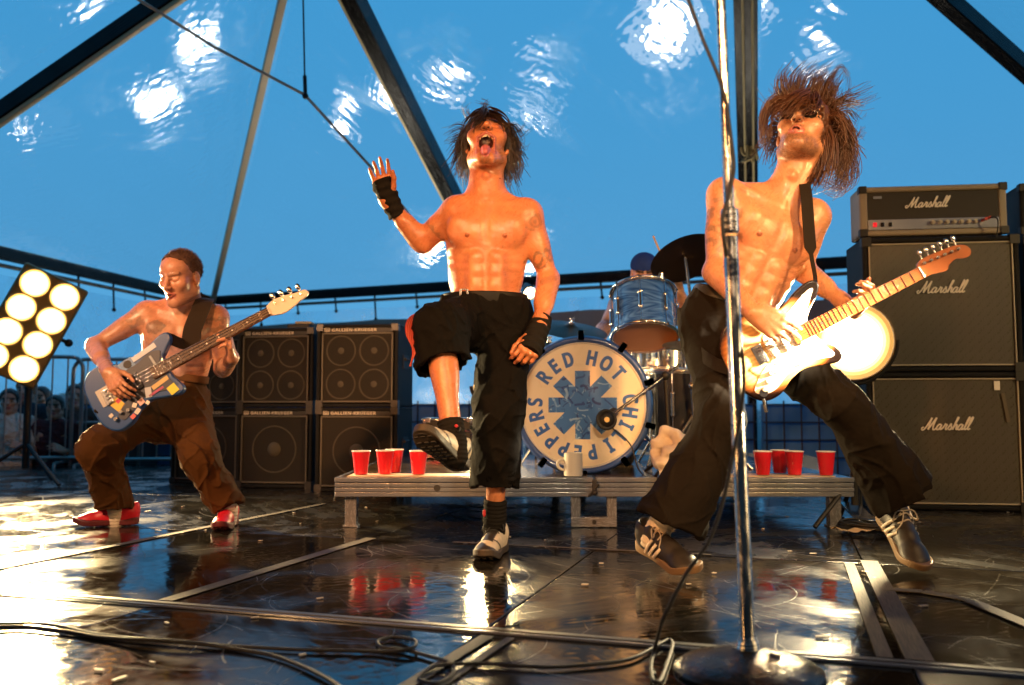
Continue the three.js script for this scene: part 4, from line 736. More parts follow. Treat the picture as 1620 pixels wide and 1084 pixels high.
class Field {
  constructor() { this.p = []; this.warp = null; }
  add(f, k = 0.02, tag = 0) { this.p.push({ f, k, op: 0, tag }); return this; }
  cut(f, k = 0.01, tag = -1) { this.p.push({ f, k, op: 1, tag }); return this; }
  clip(f) { this.p.push({ f, k: 0, op: 2, tag: -1 }); return this; } // keep only where f < 0
  value(l, x, y, z) {
    let d = 1e3;
    for (let i = 0; i < l.length; i++) {
      const q = l[i], e = q.f(x, y, z), k = q.k;
      if (q.op === 0) { if (k > 0) { const h = Math.max(k - Math.abs(d - e), 0) / k; d = Math.min(d, e) - h * h * k * 0.25; } else d = Math.min(d, e); }
      else if (q.op === 1) { const g = -e, h = k > 0 ? Math.max(k - Math.abs(d - g), 0) / k : 0; d = Math.max(d, g) + h * h * k * 0.25; }
      else d = Math.max(d, e);
    }
    return this.warp ? d + this.warp(x, y, z, d) : d;
  }
  mesh(h, color, slack = 0.02) {
    const lo = V(1e9, 1e9, 1e9), hi = V(-1e9, -1e9, -1e9);
    for (const q of this.p) if (q.op === 0) { const r = q.f.R + q.k + slack; lo.min(q.f.c.clone().addScalar(-r)); hi.max(q.f.c.clone().addScalar(r)); }
    const B = 8, nb = [0, 1, 2].map(i => Math.ceil((hi.getComponent(i) - lo.getComponent(i)) / h / B) + 1), NX = nb[0] * B + 2, NY = nb[1] * B + 2;
    const pos = [], nor = [], col = [], idx = [], cells = new Map(), key = (i, j, k) => i + NX * (j + NY * k), edges = [];
    const W = B + 1, val = new Float32Array(W * W * W), rad = 0.87 * B * h;
    for (let bk = 0; bk < nb[2]; bk++) for (let bj = 0; bj < nb[1]; bj++) for (let bi = 0; bi < nb[0]; bi++) {
      const cx = lo.x + (bi + 0.5) * B * h, cy = lo.y + (bj + 0.5) * B * h, cz = lo.z + (bk + 0.5) * B * h, act = []; let solid = false;
      for (const q of this.p) {
        const dx = q.f.c.x - cx, dy = q.f.c.y - cy, dz = q.f.c.z - cz, far = Math.sqrt(dx * dx + dy * dy + dz * dz) - q.f.R;
        const m = rad + q.k + slack + 0.015;
        if (q.op === 2) { act.push(q); continue; }
        if (far > m) continue;
        act.push(q); if (q.op === 0) solid = true;
      }
      if (!solid) continue;
      const dc = this.value(act, cx, cy, cz); if (Math.abs(dc) > rad * 1.6 + slack + 0.03) continue;
      let neg = false, posi = false, n = 0;
      for (let k = 0; k < W; k++) for (let j = 0; j < W; j++) for (let i = 0; i < W; i++) { const v = this.value(act, lo.x + (bi * B + i) * h, lo.y + (bj * B + j) * h, lo.z + (bk * B + k) * h); val[n++] = v; if (v < 0) neg = true; else posi = true; }
      if (!neg || !posi) continue;
      for (let k = 0; k < B; k++) for (let j = 0; j < B; j++) for (let i = 0; i < B; i++) {
        const o = i + W * (j + W * k), c = [val[o], val[o + 1], val[o + W], val[o + W + 1], val[o + W * W], val[o + W * W + 1], val[o + W * W + W], val[o + W * W + W + 1]];
        let m = 0; for (let q = 0; q < 8; q++) if (c[q] < 0) m |= 1 << q;
        if (m === 0 || m === 255) continue;
        let sx = 0, sy = 0, sz = 0, cnt = 0;
        for (const [a, b] of EDGE) if ((c[a] < 0) !== (c[b] < 0)) { const t = c[a] / (c[a] - c[b]); sx += (a & 1) + (((b & 1) - (a & 1)) * t); sy += ((a >> 1) & 1) + ((((b >> 1) & 1) - ((a >> 1) & 1)) * t); sz += (a >> 2) + (((b >> 2) - (a >> 2)) * t); cnt++; }
        const gi = bi * B + i, gj = bj * B + j, gk = bk * B + k;
        const x = lo.x + (gi + sx / cnt) * h, y = lo.y + (gj + sy / cnt) * h, z = lo.z + (gk + sz / cnt) * h, e = h * 0.6;
        let nx = this.value(act, x + e, y, z) - this.value(act, x - e, y, z), ny = this.value(act, x, y + e, z) - this.value(act, x, y - e, z), nz = this.value(act, x, y, z + e) - this.value(act, x, y, z - e);
        const nl = 1 / (Math.hypot(nx, ny, nz) + 1e-9); nx *= nl; ny *= nl; nz *= nl;
        cells.set(key(gi, gj, gk), pos.length / 3); pos.push(x, y, z); nor.push(nx, ny, nz);
        if (color) { let best = 1e9, tg = 0; for (const q of act) { if (q.tag < 0) continue; const d = Math.abs(q.f(x, y, z)); if (d < best) { best = d; tg = q.tag; } } const cc = color(x, y, z, tg, nx, ny, nz); col.push(cc[0], cc[1], cc[2]); }
        const s = c[0] < 0;
        if (s !== (c[1] < 0)) edges.push(gi, gj, gk, 0, s); if (s !== (c[2] < 0)) edges.push(gi, gj, gk, 1, s); if (s !== (c[4] < 0)) edges.push(gi, gj, gk, 2, s);
      }
    }
    for (let e = 0; e < edges.length; e += 5) {
      const [i, j, k, ax, s] = [edges[e], edges[e + 1], edges[e + 2], edges[e + 3], edges[e + 4]];
      const q = ax === 0 ? [key(i, j, k), key(i, j - 1, k), key(i, j - 1, k - 1), key(i, j, k - 1)] : ax === 1 ? [key(i, j, k), key(i, j, k - 1), key(i - 1, j, k - 1), key(i - 1, j, k)] : [key(i, j, k), key(i - 1, j, k), key(i - 1, j - 1, k), key(i, j - 1, k)];
      const v = q.map(c => cells.get(c)); if (v.some(c => c === undefined)) continue;
      if (s) idx.push(v[0], v[1], v[2], v[0], v[2], v[3]); else idx.push(v[0], v[2], v[1], v[0], v[3], v[2]);
    }
    const g = new THREE.BufferGeometry();
    g.setAttribute('position', new THREE.Float32BufferAttribute(pos, 3)); g.setAttribute('normal', new THREE.Float32BufferAttribute(nor, 3));
    const uv = new Float32Array(pos.length / 3 * 2); for (let i = 0; i < uv.length / 2; i++) { uv[2 * i] = (pos[3 * i] + pos[3 * i + 2] * 0.7) * 6; uv[2 * i + 1] = (pos[3 * i + 1] + pos[3 * i + 2] * 0.5) * 6; }
    g.setAttribute('uv', new THREE.BufferAttribute(uv, 2));
    if (color) g.setAttribute('color', new THREE.Float32BufferAttribute(col, 3));
    g.setIndex(idx); return g;
  }
}
const EDGE = [[0, 1], [2, 3], [4, 5], [6, 7], [0, 2], [1, 3], [4, 6], [5, 7], [0, 4], [1, 5], [2, 6], [3, 7]];

// tags: 0 skin, 1 lips, 2 tongue, 3 teeth, 4 mouth inside, 5 eye, 6 brow, 7 areola
function addHead(f, c, H, s = 1, o = {}) {
  const at = (x, y, z) => off(c, H, x * s, y * s, z * s), E = (x, y, z, a, b, d, k = 0.02, t = 0) => f.add(ell(at(x, y, z), a * s, b * s, d * s, H), k * s, t);
  E(0, 0.035, -0.012, 0.074, 0.088, 0.094, 0.02); E(0, 0.052, 0.03, 0.064, 0.055, 0.058, 0.03);        // skull, forehead
  const j = (o.jaw || 0) * s; // how far the jaw drops
  E(0, -0.03, 0.04, 0.058, 0.062, 0.050, 0.035);
  const dn = (x, y, z) => at(x, y, z).addScaledVector(H.y, -j).addScaledVector(H.z, -j * 0.35);
  const hj = (q) => at(q * 0.050, -0.060 , -0.005).addScaledVector(H.y, -j * 0.2); for (const q of [-1, 1]) f.add(cap(hj(q), dn(q * 0.017, -0.100, 0.068), 0.021 * s, 0.017 * s), 0.03 * s);
  f.add(ell(dn(0, -0.098, 0.074), 0.024 * s, 0.020 * s, 0.017 * s, H), 0.022 * s); f.add(ell(at(0, -0.075, 0.035).addScaledVector(H.y, -j * 0.55), 0.040 * s, 0.030 * s, 0.042 * s, H), 0.03 * s);
  for (const q of [-1, 1]) {
    E(q * 0.045, -0.014, 0.058, 0.026, 0.020, 0.022, 0.03);                                             // cheekbone
    f.cut(ell(at(q * 0.031, 0.012, 0.094), 0.019 * s, 0.013 * s, 0.014 * s, H), 0.014 * s);               // socket
    if (!o.closed) f.add(ell(at(q * 0.031, 0.011, 0.074), 0.013 * s, 0.012 * s, 0.0125 * s, H), 0.002, 5);
    f.add(cap(at(q * 0.017, 0.017, 0.086), at(q * 0.045, 0.017, 0.074), 0.0062 * s, 0.005 * s), 0.006 * s);  // lids
    if (o.closed) f.add(ell(at(q * 0.031, 0.009, 0.077), 0.017 * s, 0.011 * s, 0.012 * s, H), 0.006 * s);
    f.add(cap(at(q * 0.014, 0.031, 0.092), at(q * 0.050, 0.035, 0.074), 0.0062 * s, 0.0048 * s), 0.010 * s, 6);   // brow
    const er = frame(H.z.clone().addScaledVector(H.x, q * 0.9), H.y);
    f.add(ell(at(q * 0.077, 0.0, -0.012), 0.020 * s, 0.032 * s, 0.009 * s, { x: H.z, y: H.y, z: H.x }), 0.008 * s); f.cut(ell(at(q * 0.087, 0.004, -0.006), 0.010 * s, 0.017 * s, 0.007 * s, { x: H.z, y: H.y, z: H.x }), 0.005 * s); f.add(ell(at(q * 0.074, -0.027, -0.004), 0.009 * s, 0.011 * s, 0.007 * s, { x: H.z, y: H.y, z: H.x }), 0.006 * s);
  }
  f.add(cap(at(0, 0.022, 0.090), at(0, -0.020, 0.112), 0.0085 * s, 0.0125 * s), 0.012 * s);               // nose
  for (const q of [-1, 1]) { E(q * 0.012, -0.026, 0.102, 0.009, 0.008, 0.010, 0.007); f.cut(ell(at(q * 0.0075, -0.0335, 0.106), 0.0042 * s, 0.004 * s, 0.006 * s, H), 0.002, 4); }
  if (o.open) { // wide open mouth with the tongue out
    const w = o.open;
    f.cut(ell(at(0, -0.064 - j * 0.32, 0.090), 0.032 * s, (0.019 + j * 0.44), 0.038 * s, H), 0.006 * s, 4);
    f.add(cap(at(-0.027, -0.054, 0.084), at(0, -0.047, 0.096), 0.0055 * s, 0.0062 * s), 0.006 * s, 1); f.add(cap(at(0.027, -0.054, 0.084), at(0, -0.047, 0.096), 0.0055 * s, 0.0062 * s), 0.006 * s, 1);
    f.add(cap(dn(-0.027, -0.078, 0.080), dn(0, -0.084, 0.089), 0.0055 * s, 0.0065 * s), 0.006 * s, 1); f.add(cap(dn(0.027, -0.078, 0.080), dn(0, -0.084, 0.089), 0.0055 * s, 0.0065 * s), 0.006 * s, 1);
    f.add(cap(at(-0.030, -0.055, 0.080), dn(-0.030, -0.078, 0.076), 0.005 * s), 0.006 * s, 1); f.add(cap(at(0.030, -0.055, 0.080), dn(0.030, -0.078, 0.076), 0.005 * s), 0.006 * s, 1);
    for (let k = -3; k <= 3; k++) f.add(ell(at(k * 0.0066, -0.0565 - Math.abs(k) * 0.0006, 0.0885 - k * k * 0.0012), 0.0030 * s, 0.0058 * s, 0.003 * s, H), 0.001, 3);
    f.add(cap(dn(0, -0.066, 0.055), dn(0, -0.074, 0.092), 0.016 * s, 0.015 * s), 0.004, 2); f.add(cap(dn(0, -0.074, 0.092), dn(0, -0.104, 0.102), 0.015 * s, 0.011 * s), 0.008, 2);
  } else {
    f.add(cap(at(-0.020, -0.056, 0.086), at(-0.004, -0.0525, 0.0965), 0.0042 * s, 0.0056 * s), 0.005 * s, 1); f.add(cap(at(0.020, -0.056, 0.086), at(0.004, -0.0525, 0.0965), 0.0042 * s, 0.0056 * s), 0.005 * s, 1);
    const lo = o.part || 0; f.add(cap(at(-0.018, -0.060 - lo * 0.3, 0.085), at(0, -0.0645 - lo, 0.0935), 0.0042 * s, 0.0064 * s), 0.006 * s, 1); f.add(cap(at(0.018, -0.060 - lo * 0.3, 0.085), at(0, -0.0645 - lo, 0.0935), 0.0042 * s, 0.0064 * s), 0.006 * s, 1);
    if (lo) f.cut(ell(at(0, -0.0585 - lo * 0.5, 0.092), 0.013 * s, (0.0022 + lo * 0.4) * s, 0.012 * s, H), 0.002, 4); else f.cut(cap(at(-0.018, -0.0578, 0.0935), at(0.018, -0.0578, 0.0935), 0.0016 * s), 0.002, 4);
  }
}
// W wrist, dir to the knuckles, nb = back of hand, th = towards the thumb; curls in radians per joint for index..little; thumb = [out, in]
function addHand(f, W, dir, nb, th, curls, o = {}) {
  const s = o.s || 1, D = dir.clone().normalize(), T0 = th.clone().addScaledVector(D, -th.dot(D)).normalize(), N = T0.clone().cross(D).normalize(); if (N.dot(nb) < 0) N.negate();
  const at = (t, d, n) => W.clone().addScaledVector(T0, t * s).addScaledVector(D, d * s).addScaledVector(N, n * s), k = 0.008;
  f.add(ell(at(0.002, 0.048, 0), 0.040 * s, 0.052 * s, 0.0155 * s, { x: T0, y: D, z: N }), 0.02); f.add(ell(at(0.024, 0.03, -0.008), 0.018 * s, 0.032 * s, 0.014 * s, { x: T0, y: D, z: N }), 0.014);
  const kn = [[0.031, 0.092], [0.010, 0.098], [-0.012, 0.093], [-0.032, 0.083]], len = [0.076, 0.086, 0.079, 0.061], spread = o.spread ?? 0.06;
  kn.forEach(([t, d], i) => {
    const K = at(t, d, 0.002); f.add(cap(at(t * 0.55, 0.01, 0.002), K, 0.0125 * s, 0.0118 * s), 0.012); f.add(ball3(K, 0.0112 * s), 0.006);
    let p = K, a = 0; const side = (1.5 - i) * spread, fan = D.clone().multiplyScalar(Math.cos(side)).addScaledVector(T0, Math.sin(side));
    const cu = curls[i];
    [0.45, 0.31, 0.27].forEach((q, n) => { a += cu[n]; const e = p.clone().addScaledVector(fan, Math.cos(a) * len[i] * q * s).addScaledVector(N, -Math.sin(a) * len[i] * q * s); f.add(cap(p, e, (0.0094 - n * 0.0009) * s, (0.0088 - n * 0.0011) * s), 0.0035); p = e; });
  });
  const [ta, tb] = o.thumb || [0.75, 0.35];
  let p = at(0.022, 0.018, -0.006), a = ta;
  [[0.042, 0.0145, 0.012], [0.034, 0.0112, 0.0102], [0.028, 0.0102, 0.0082]].forEach(([L, r0, r1], n) => { const q = T0.clone().multiplyScalar(Math.sin(a)).addScaledVector(D, Math.cos(a)).addScaledVector(N, o.thumbIn ?? -0.35).normalize(), e = p.clone().addScaledVector(q, L * s); f.add(cap(p, e, r0 * s, r1 * s), n ? 0.005 : 0.014); p = e; a -= tb; });
}
function ball3(c, r) { return ell(c, r, r, r); }
function addArm(f, sh, el, wr, tors, s = 1, o = {}) {
  const up = el.clone().sub(sh).normalize(), fo = wr.clone().sub(el).normalize(), hinge = up.clone().cross(fo).normalize(), fr = hinge.clone().cross(up).normalize(); // fr: the inside of the bend
  f.add(ell(sh, 0.060 * s, 0.060 * s, 0.058 * s), 0.035); f.add(cap(sh, lerpV(sh, el, 0.45), 0.058 * s, 0.046 * s), 0.03);
  f.add(cap(sh, el, 0.047 * s, 0.037 * s), 0.02);
  f.add(ell(lerpV(sh, el, 0.55).addScaledVector(fr, 0.018 * s), 0.031 * s, 0.075 * s, 0.031 * s, { x: hinge, y: up, z: fr }), 0.03);      // biceps
  f.add(ell(lerpV(sh, el, 0.5).addScaledVector(fr, -0.018 * s), 0.030 * s, 0.085 * s, 0.028 * s, { x: hinge, y: up, z: fr }), 0.03);      // triceps
  f.add(cap(el, wr, 0.038 * s, 0.0265 * s), 0.02); f.add(cap(el.clone().addScaledVector(fo, 0.03), lerpV(el, wr, 0.45), 0.041 * s, 0.034 * s), 0.03);
  f.add(cap(lerpV(el, wr, 0.75), wr, 0.029 * s, 0.0275 * s), 0.02); f.add(ell(el.clone().addScaledVector(fr, -0.012), 0.03, 0.03, 0.03), 0.02);
}
function addTorso(f, J, s = 1) {
  const nb = J.neck, pl = J.pelvis, up = nb.clone().sub(pl).normalize(), X0 = J.shL.clone().sub(J.shR), X = X0.addScaledVector(up, -X0.dot(up)).normalize(), Z = X.clone().cross(up).normalize();
  const Fr = { x: X, y: up, z: Z }, L = nb.distanceTo(pl), at = (x, y, z) => off(nb, Fr, x * s, -y * L, z * s);
  const PX = (J.hipL && J.hipR) ? J.hipL.clone().sub(J.hipR).normalize() : X, PF = frame(PX.clone().cross(up), up);
  J.F = Fr; J.at = at;
  f.add(ell(at(0, 0.40, 0.0), 0.150 * s, L * 0.40, 0.105 * s, Fr), 0.05); f.add(ell(at(0, 0.22, -0.01), 0.155 * s, L * 0.24, 0.095 * s, Fr), 0.05);
  f.add(cap(lerpV(J.shR, nb, 0.12).addScaledVector(up, -0.015), lerpV(J.shL, nb, 0.12).addScaledVector(up, -0.015), 0.052 * s), 0.05);
  f.add(ell(off(pl, Fr, 0, L * 0.24, 0.006), 0.134 * s, L * 0.34, 0.092 * s, PF), 0.05); f.add(ell(off(pl, Fr, 0, 0.02, -0.01), 0.152 * s, 0.115 * s, 0.112 * s, PF), 0.05);
  for (const q of [-1, 1]) {
    const sh = q < 0 ? J.shR : J.shL;
    f.add(ell(at(q * 0.073, 0.27, 0.072), 0.084 * s, 0.066 * s, 0.036 * s, Fr), 0.028); f.add(cap(at(q * 0.11, 0.20, 0.062), sh.clone().addScaledVector(up, -0.02).addScaledVector(Z, 0.02), 0.036 * s, 0.034 * s), 0.03);   // pectoral
    f.add(cap(sh.clone().addScaledVector(up, -0.07).addScaledVector(X, -q * 0.025), at(q * 0.112, 0.66, -0.01), 0.046 * s, 0.03 * s), 0.05);  // lat
    f.add(cap(at(q * 0.02, -0.10, -0.022), lerpV(sh, nb, 0.18).addScaledVector(up, 0.022).addScaledVector(Z, -0.012), 0.040 * s, 0.032 * s), 0.04); // trapezius
    f.add(cap(at(q * 0.014, 0.035, 0.052), lerpV(sh, nb, 0.16).addScaledVector(up, 0.032).addScaledVector(Z, 0.030), 0.0085, 0.010), 0.02);           // collar bone
    f.add(cap(at(q * 0.045, 0.50, 0.082), at(q * 0.05, 0.86, 0.080), 0.026, 0.026), 0.022);                                                        // rectus
    for (let r = 0; r < 3; r++) f.add(ell(at(q * 0.034, 0.50 + r * 0.115, 0.097), 0.027, 0.025, 0.014, Fr), 0.012);
    for (let r = 0; r < 4; r++) f.add(cap(at(q * 0.062, 0.40 + r * 0.06, 0.090), at(q * 0.135, 0.36 + r * 0.07, 0.03), 0.008, 0.009), 0.014);         // ribs
    f.add(ell(at(q * 0.075, 0.315, 0.1085), 0.007, 0.007, 0.004, Fr), 0.003, 7);
  }
  f.cut(cap(at(0, 0.10, 0.112), at(0, 0.36, 0.118), 0.007), 0.02); f.cut(cap(at(0, 0.42, 0.116), at(0, 0.88, 0.112), 0.006), 0.016); f.cut(ell(at(0, 0.80, 0.114), 0.006, 0.009, 0.012, Fr), 0.008, 4);
  f.cut(ell(at(0, -0.005, 0.072), 0.016, 0.014, 0.018, Fr), 0.02);
  return Fr;
}
function addNeck(f, nb, hc, H, Fr, s = 1) {
  const top = off(hc, H, 0, -0.055, -0.028), bot = off(nb, Fr, 0, 0.0, -0.012);
  f.add(cap(bot, top, 0.062 * s, 0.056 * s), 0.03); f.add(cap(bot, lerpV(bot, top, 0.6), 0.066 * s, 0.055 * s), 0.04);
  for (const q of [-1, 1]) f.add(cap(off(nb, Fr, q * 0.016, -0.008, 0.052), off(hc, H, q * 0.062, -0.045, -0.018), 0.011, 0.015), 0.016);
  f.add(ell(lerpV(off(nb, Fr, 0, 0.02, 0.05), off(hc, H, 0, -0.09, 0.03), 0.45).addScaledVector(H.z, 0.006), 0.012, 0.014, 0.012), 0.016);
}
function addLeg(f, hip, kn, an, s = 1, full = true) {
  f.add(cap(hip, kn, 0.085 * s, 0.054 * s), 0.03); f.add(cap(kn, an, 0.048 * s, 0.034 * s), 0.02);
  const d = an.clone().sub(kn).normalize(), th = kn.clone().sub(hip).normalize(), back = th.clone().addScaledVector(d, -1); const bk = back.lengthSq() > 0.01 ? back.normalize() : V(0, 0, -1);
  f.add(ell(kn.clone().addScaledVector(bk, 0.012), 0.046, 0.05, 0.046), 0.03);
  const cz = bk.clone().negate().addScaledVector(d, bk.dot(d)).normalize(), cx = d.clone().cross(cz).normalize();
  f.add(ell(lerpV(kn, an, 0.32).addScaledVector(cz, 0.018), 0.047 * s, 0.115 * s, 0.044 * s, { x: cx, y: d, z: cz }), 0.03);
}
const skinBump = tex(512, 512, (u, v) => 0.5 + tn(u, v, 40, 1) * 0.3 + tn(u, v, 110, 4) * 0.35);
const skinM = phy([1, 1, 1], 0.6, 0, { vertexColors: true, bumpMap: skinBump, bumpScale: 0.0007, roughnessMap: again(T.blotch, 0.9, 0.9), clearcoat: 0.09, clearcoatRoughness: 0.3 });
function skinColor(base, o = {}) {
  return (x, y, z, tag) => {
    const n = 1 + fbm(x * 9, y * 9, z * 9, 3) * 0.34 + fbm(x * 50, y * 50, z * 50, 2) * 0.22 - smooth(0.42, 0.6, perlin.noise(x * 130, y * 130, z * 130)) * 0.25;
    let c = [base[0] * n, base[1] * n * (1 - fbm(x * 16, y * 16, z * 16 + 9, 2) * 0.16), base[2] * n];
    if (tag === 1) c = [0.42, 0.13, 0.10]; else if (tag === 2) c = [0.50, 0.13, 0.14]; else if (tag === 3) c = [0.72, 0.62, 0.45]; else if (tag === 4) c = [0.035, 0.008, 0.007]; else if (tag === 5) c = [0.05, 0.035, 0.03]; else if (tag === 6) c = o.brow || [0.03, 0.018, 0.012]; else if (tag === 7) c = [base[0] * 0.55, base[1] * 0.42, base[2] * 0.4];
    if (o.extra) c = o.extra(x, y, z, tag, c) || c;
    return c;
  };
}
const inkOver = (c, k) => [mixN(c[0], c[0] * 0.28 + 0.005, k), mixN(c[1], c[1] * 0.42 + 0.008, k), mixN(c[2], c[2] * 0.55 + 0.008, k)];
// coordinates along and round a limb: t from a to b, angle round it
function limb(a, b, ref) { const d = b.clone().sub(a), L = d.length(); d.normalize(); const x = ref.clone().addScaledVector(d, -ref.dot(d)).normalize(), y = d.clone().cross(x); return (px, py, pz) => { const p = V(px - a.x, py - a.y, pz - a.z), t = p.dot(d) / L, u = p.dot(x), v = p.dot(y); return [t, Math.atan2(v, u), Math.hypot(u, v), L]; }; }
// ---------------------------------------------------------------- hair: tapering locks
function locks(list, sides = 4) { // each: {p: [points], r, r2}
  const gs = list.map(({ p, r, r2 = 0.001, n = 10 }) => {
    const c = new THREE.CatmullRomCurve3(p), fr = c.computeFrenetFrames(n, false), pos = [], nor = [], idx = [];
    for (let i = 0; i <= n; i++) { const q = c.getPoint(i / n), rr = mixN(r, r2, (i / n) ** 1.3) * (i === 0 ? 0.6 : 1); for (let k = 0; k < sides; k++) { const a = k / sides * 6.283, d = fr.normals[i].clone().multiplyScalar(Math.cos(a)).addScaledVector(fr.binormals[i], Math.sin(a) * 0.55); pos.push(q.x + d.x * rr, q.y + d.y * rr, q.z + d.z * rr); d.normalize(); nor.push(d.x, d.y, d.z); } }
    for (let i = 0; i < n; i++) for (let k = 0; k < sides; k++) { const a = i * sides + k, b = i * sides + (k + 1) % sides; idx.push(a, b, a + sides, b, b + sides, a + sides); }
    const g = new THREE.BufferGeometry(); g.setAttribute('position', new THREE.Float32BufferAttribute(pos, 3)); g.setAttribute('normal', new THREE.Float32BufferAttribute(nor, 3)); g.setIndex(idx); return g;
  });
  return merge(gs);
}
// ---------------------------------------------------------------- shoes: built in their own frame (toe towards +z, sole at y = 0)
function shoe(person, name, heelPos, fwd, up, o) {
  const g = new THREE.Group(); g.name = name; person.add(g); if (o.label) g.userData.label = o.label;
  const Fr = frame(fwd, up), m = basis(Fr.x, Fr.y, Fr.z, heelPos.clone().sub(person.position)); setMatrix(g, m);
  const L = o.len || 0.29, s = L / 0.29, W = o.w || 1;
  const out = new THREE.Shape(); const pts = [[0, -0.045], [0.028, -0.038], [0.036, -0.005], [0.033, 0.06], [0.043, 0.14], [0.046, 0.18], [0.036, 0.222], [0.012, 0.243], [-0.012, 0.240], [-0.034, 0.215], [-0.043, 0.17], [-0.036, 0.11], [-0.031, 0.05], [-0.035, -0.005], [-0.027, -0.038]].map(p => new THREE.Vector2(p[0] * s * W, -p[1] * s));
  out.setFromPoints(new THREE.SplineCurve([...pts, pts[0]]).getPoints(60));
  const sole = new THREE.ExtrudeGeometry(out, { depth: 0.016, bevelEnabled: true, bevelSize: 0.004, bevelThickness: 0.005, bevelSegments: 2, steps: 1 }); sole.rotateX(-Math.PI / 2); sole.translate(0, 0.005, 0);
  { const p = sole.attributes.position; for (let i = 0; i < p.count; i++) { const z = p.getZ(i); p.setY(i, p.getY(i) * (1 + 0.35 * smooth(0.02, -0.04, z)) + 0.02 * smooth(0.16, 0.25, z) ** 1.5 * s); } sole.computeVertexNormals(); }
  part(g, 'sole', sole, o.soleM);
  const treads = []; for (let i = 0; i < 11; i++) for (let k = -1; k <= 1; k++) if (Math.abs(k) < 1 || i > 0) treads.push(box(0.016 * s, 0.005, 0.011 * s, k * 0.024 * s * W, 0.0 + 0.02 * smooth(0.16, 0.25, -0.03 * s + i * 0.0245 * s) ** 1.5 * s - 0.0005, (-0.03 + i * 0.0245) * s, 0.0015));
  part(g, 'tread', merge(treads), o.treadM || o.soleM);
  const f = new Field(), w = W;
  f.add(ell(V(0, 0.045, -0.008).multiplyScalar(s), 0.036 * w, 0.052, 0.042), 0.02); f.add(cap(V(0, 0.035, 0.02), V(0, 0.030, 0.16), 0.036 * w, 0.036 * w), 0.02); f.add(ell(V(0, 0.026, 0.185), 0.042 * w, 0.03, 0.052), 0.02);
  f.add(cap(V(0, 0.075, 0.0), V(0, 0.052, 0.11), 0.030, 0.026), 0.03); f.add(cap(V(0, 0.085, -0.018), V(0, 0.07, -0.012), 0.032, 0.036), 0.02); f.add(ell(V(0, 0.09, 0.036), 0.028, 0.026, 0.02), 0.02);
  f.cut(ell(V(0, 0.125, -0.004), 0.028, 0.05, 0.034), 0.008);
  f.clip(Object.assign((x, y, z) => 0.014 - y, { c: V(0, 0, 0), R: 1 }));
  const up0 = f.mesh(0.0045, o.color ? (x, y, z, t, nx, ny, nz) => o.color(x, y, z, nx, ny, nz) : null); up0.scale(s, s, s);
  part(g, 'upper', up0, o.upperM);
  const lc = []; for (let k = 0; k < 5; k++) { const z = 0.058 + k * 0.022, y = 0.098 - k * 0.0105; lc.push(tube([V(-0.024, y - 0.012, z), V(-0.012, y + 0.001, z + 0.004), V(0.012, y + 0.001, z - 0.004), V(0.024, y - 0.012, z)].map(q => q.multiplyScalar(s)), 0.0032, 12, 6)); }
  lc.push(tube([V(0, 0.106, 0.05), V(-0.03, 0.11, 0.06), V(-0.04, 0.085, 0.075), V(-0.01, 0.1, 0.055)].map(q => q.multiplyScalar(s)), 0.0028, 24, 6)); lc.push(tube([V(0, 0.106, 0.05), V(0.03, 0.112, 0.058), V(0.042, 0.088, 0.078), V(0.01, 0.1, 0.055)].map(q => q.multiplyScalar(s)), 0.0028, 24, 6));
  lc.push(tube([V(0, 0.104, 0.052), V(-0.018, 0.09, 0.09), V(-0.035, 0.06, 0.10)].map(q => q.multiplyScalar(s)), 0.0026, 16, 6));
  part(g, 'laces', merge(lc), o.laceM || M.white);
  if (o.stripes) for (const q of [-1, 1]) for (let k = 0; k < 3; k++) { const z = 0.045 + k * 0.022; const pts2 = [V(q * 0.030 * w, 0.075 - k * 0.008, z + 0.018), V(q * 0.041 * w, 0.052 - k * 0.005, z + 0.008), V(q * 0.043 * w, 0.024, z - 0.006)].map(p => p.multiplyScalar(s)); part(g, 'stripe', tube(pts2, 0.0058, 14, 8), o.stripes); }
  return { g, Fr };
}
function sock(person, an, foot, r, h, mat, dir, name = 'sock') { // sleeve round the ankle, ribs across
  const d = dir.clone().normalize(), a = an.clone().addScaledVector(d, -0.07), b = an.clone().addScaledVector(d, h);
  const f = new Field(); f.add(cap(a, lerpV(a, b, 0.4), r * 0.98, r * 0.94), 0.02); f.add(cap(lerpV(a, b, 0.4), b, r * 0.94, r * 1.04), 0.02);
  const off2 = b.dot(d); f.clip(Object.assign((x, y, z) => x * d.x + y * d.y + z * d.z - off2, { c: b, R: 2 }));
  f.warp = (x, y, z) => 0.0016 * Math.sin((x * d.x + y * d.y + z * d.z) * 420) + 0.002 * perlin.noise(x * 40, y * 40, z * 40);
  wpart(person, name, f.mesh(0.005), mat);
}
const plane = (p, n) => Object.assign((x, y, z) => (x - p.x) * n.x + (y - p.y) * n.y + (z - p.z) * n.z, { c: p.clone(), R: 9 });
const cloth = (c, r = 0.85, o = {}) => phy(c, r, 0, { specularIntensity: 0.14, bumpMap: again(T.weave, 4, 4), bumpScale: 0.0006, ...o });
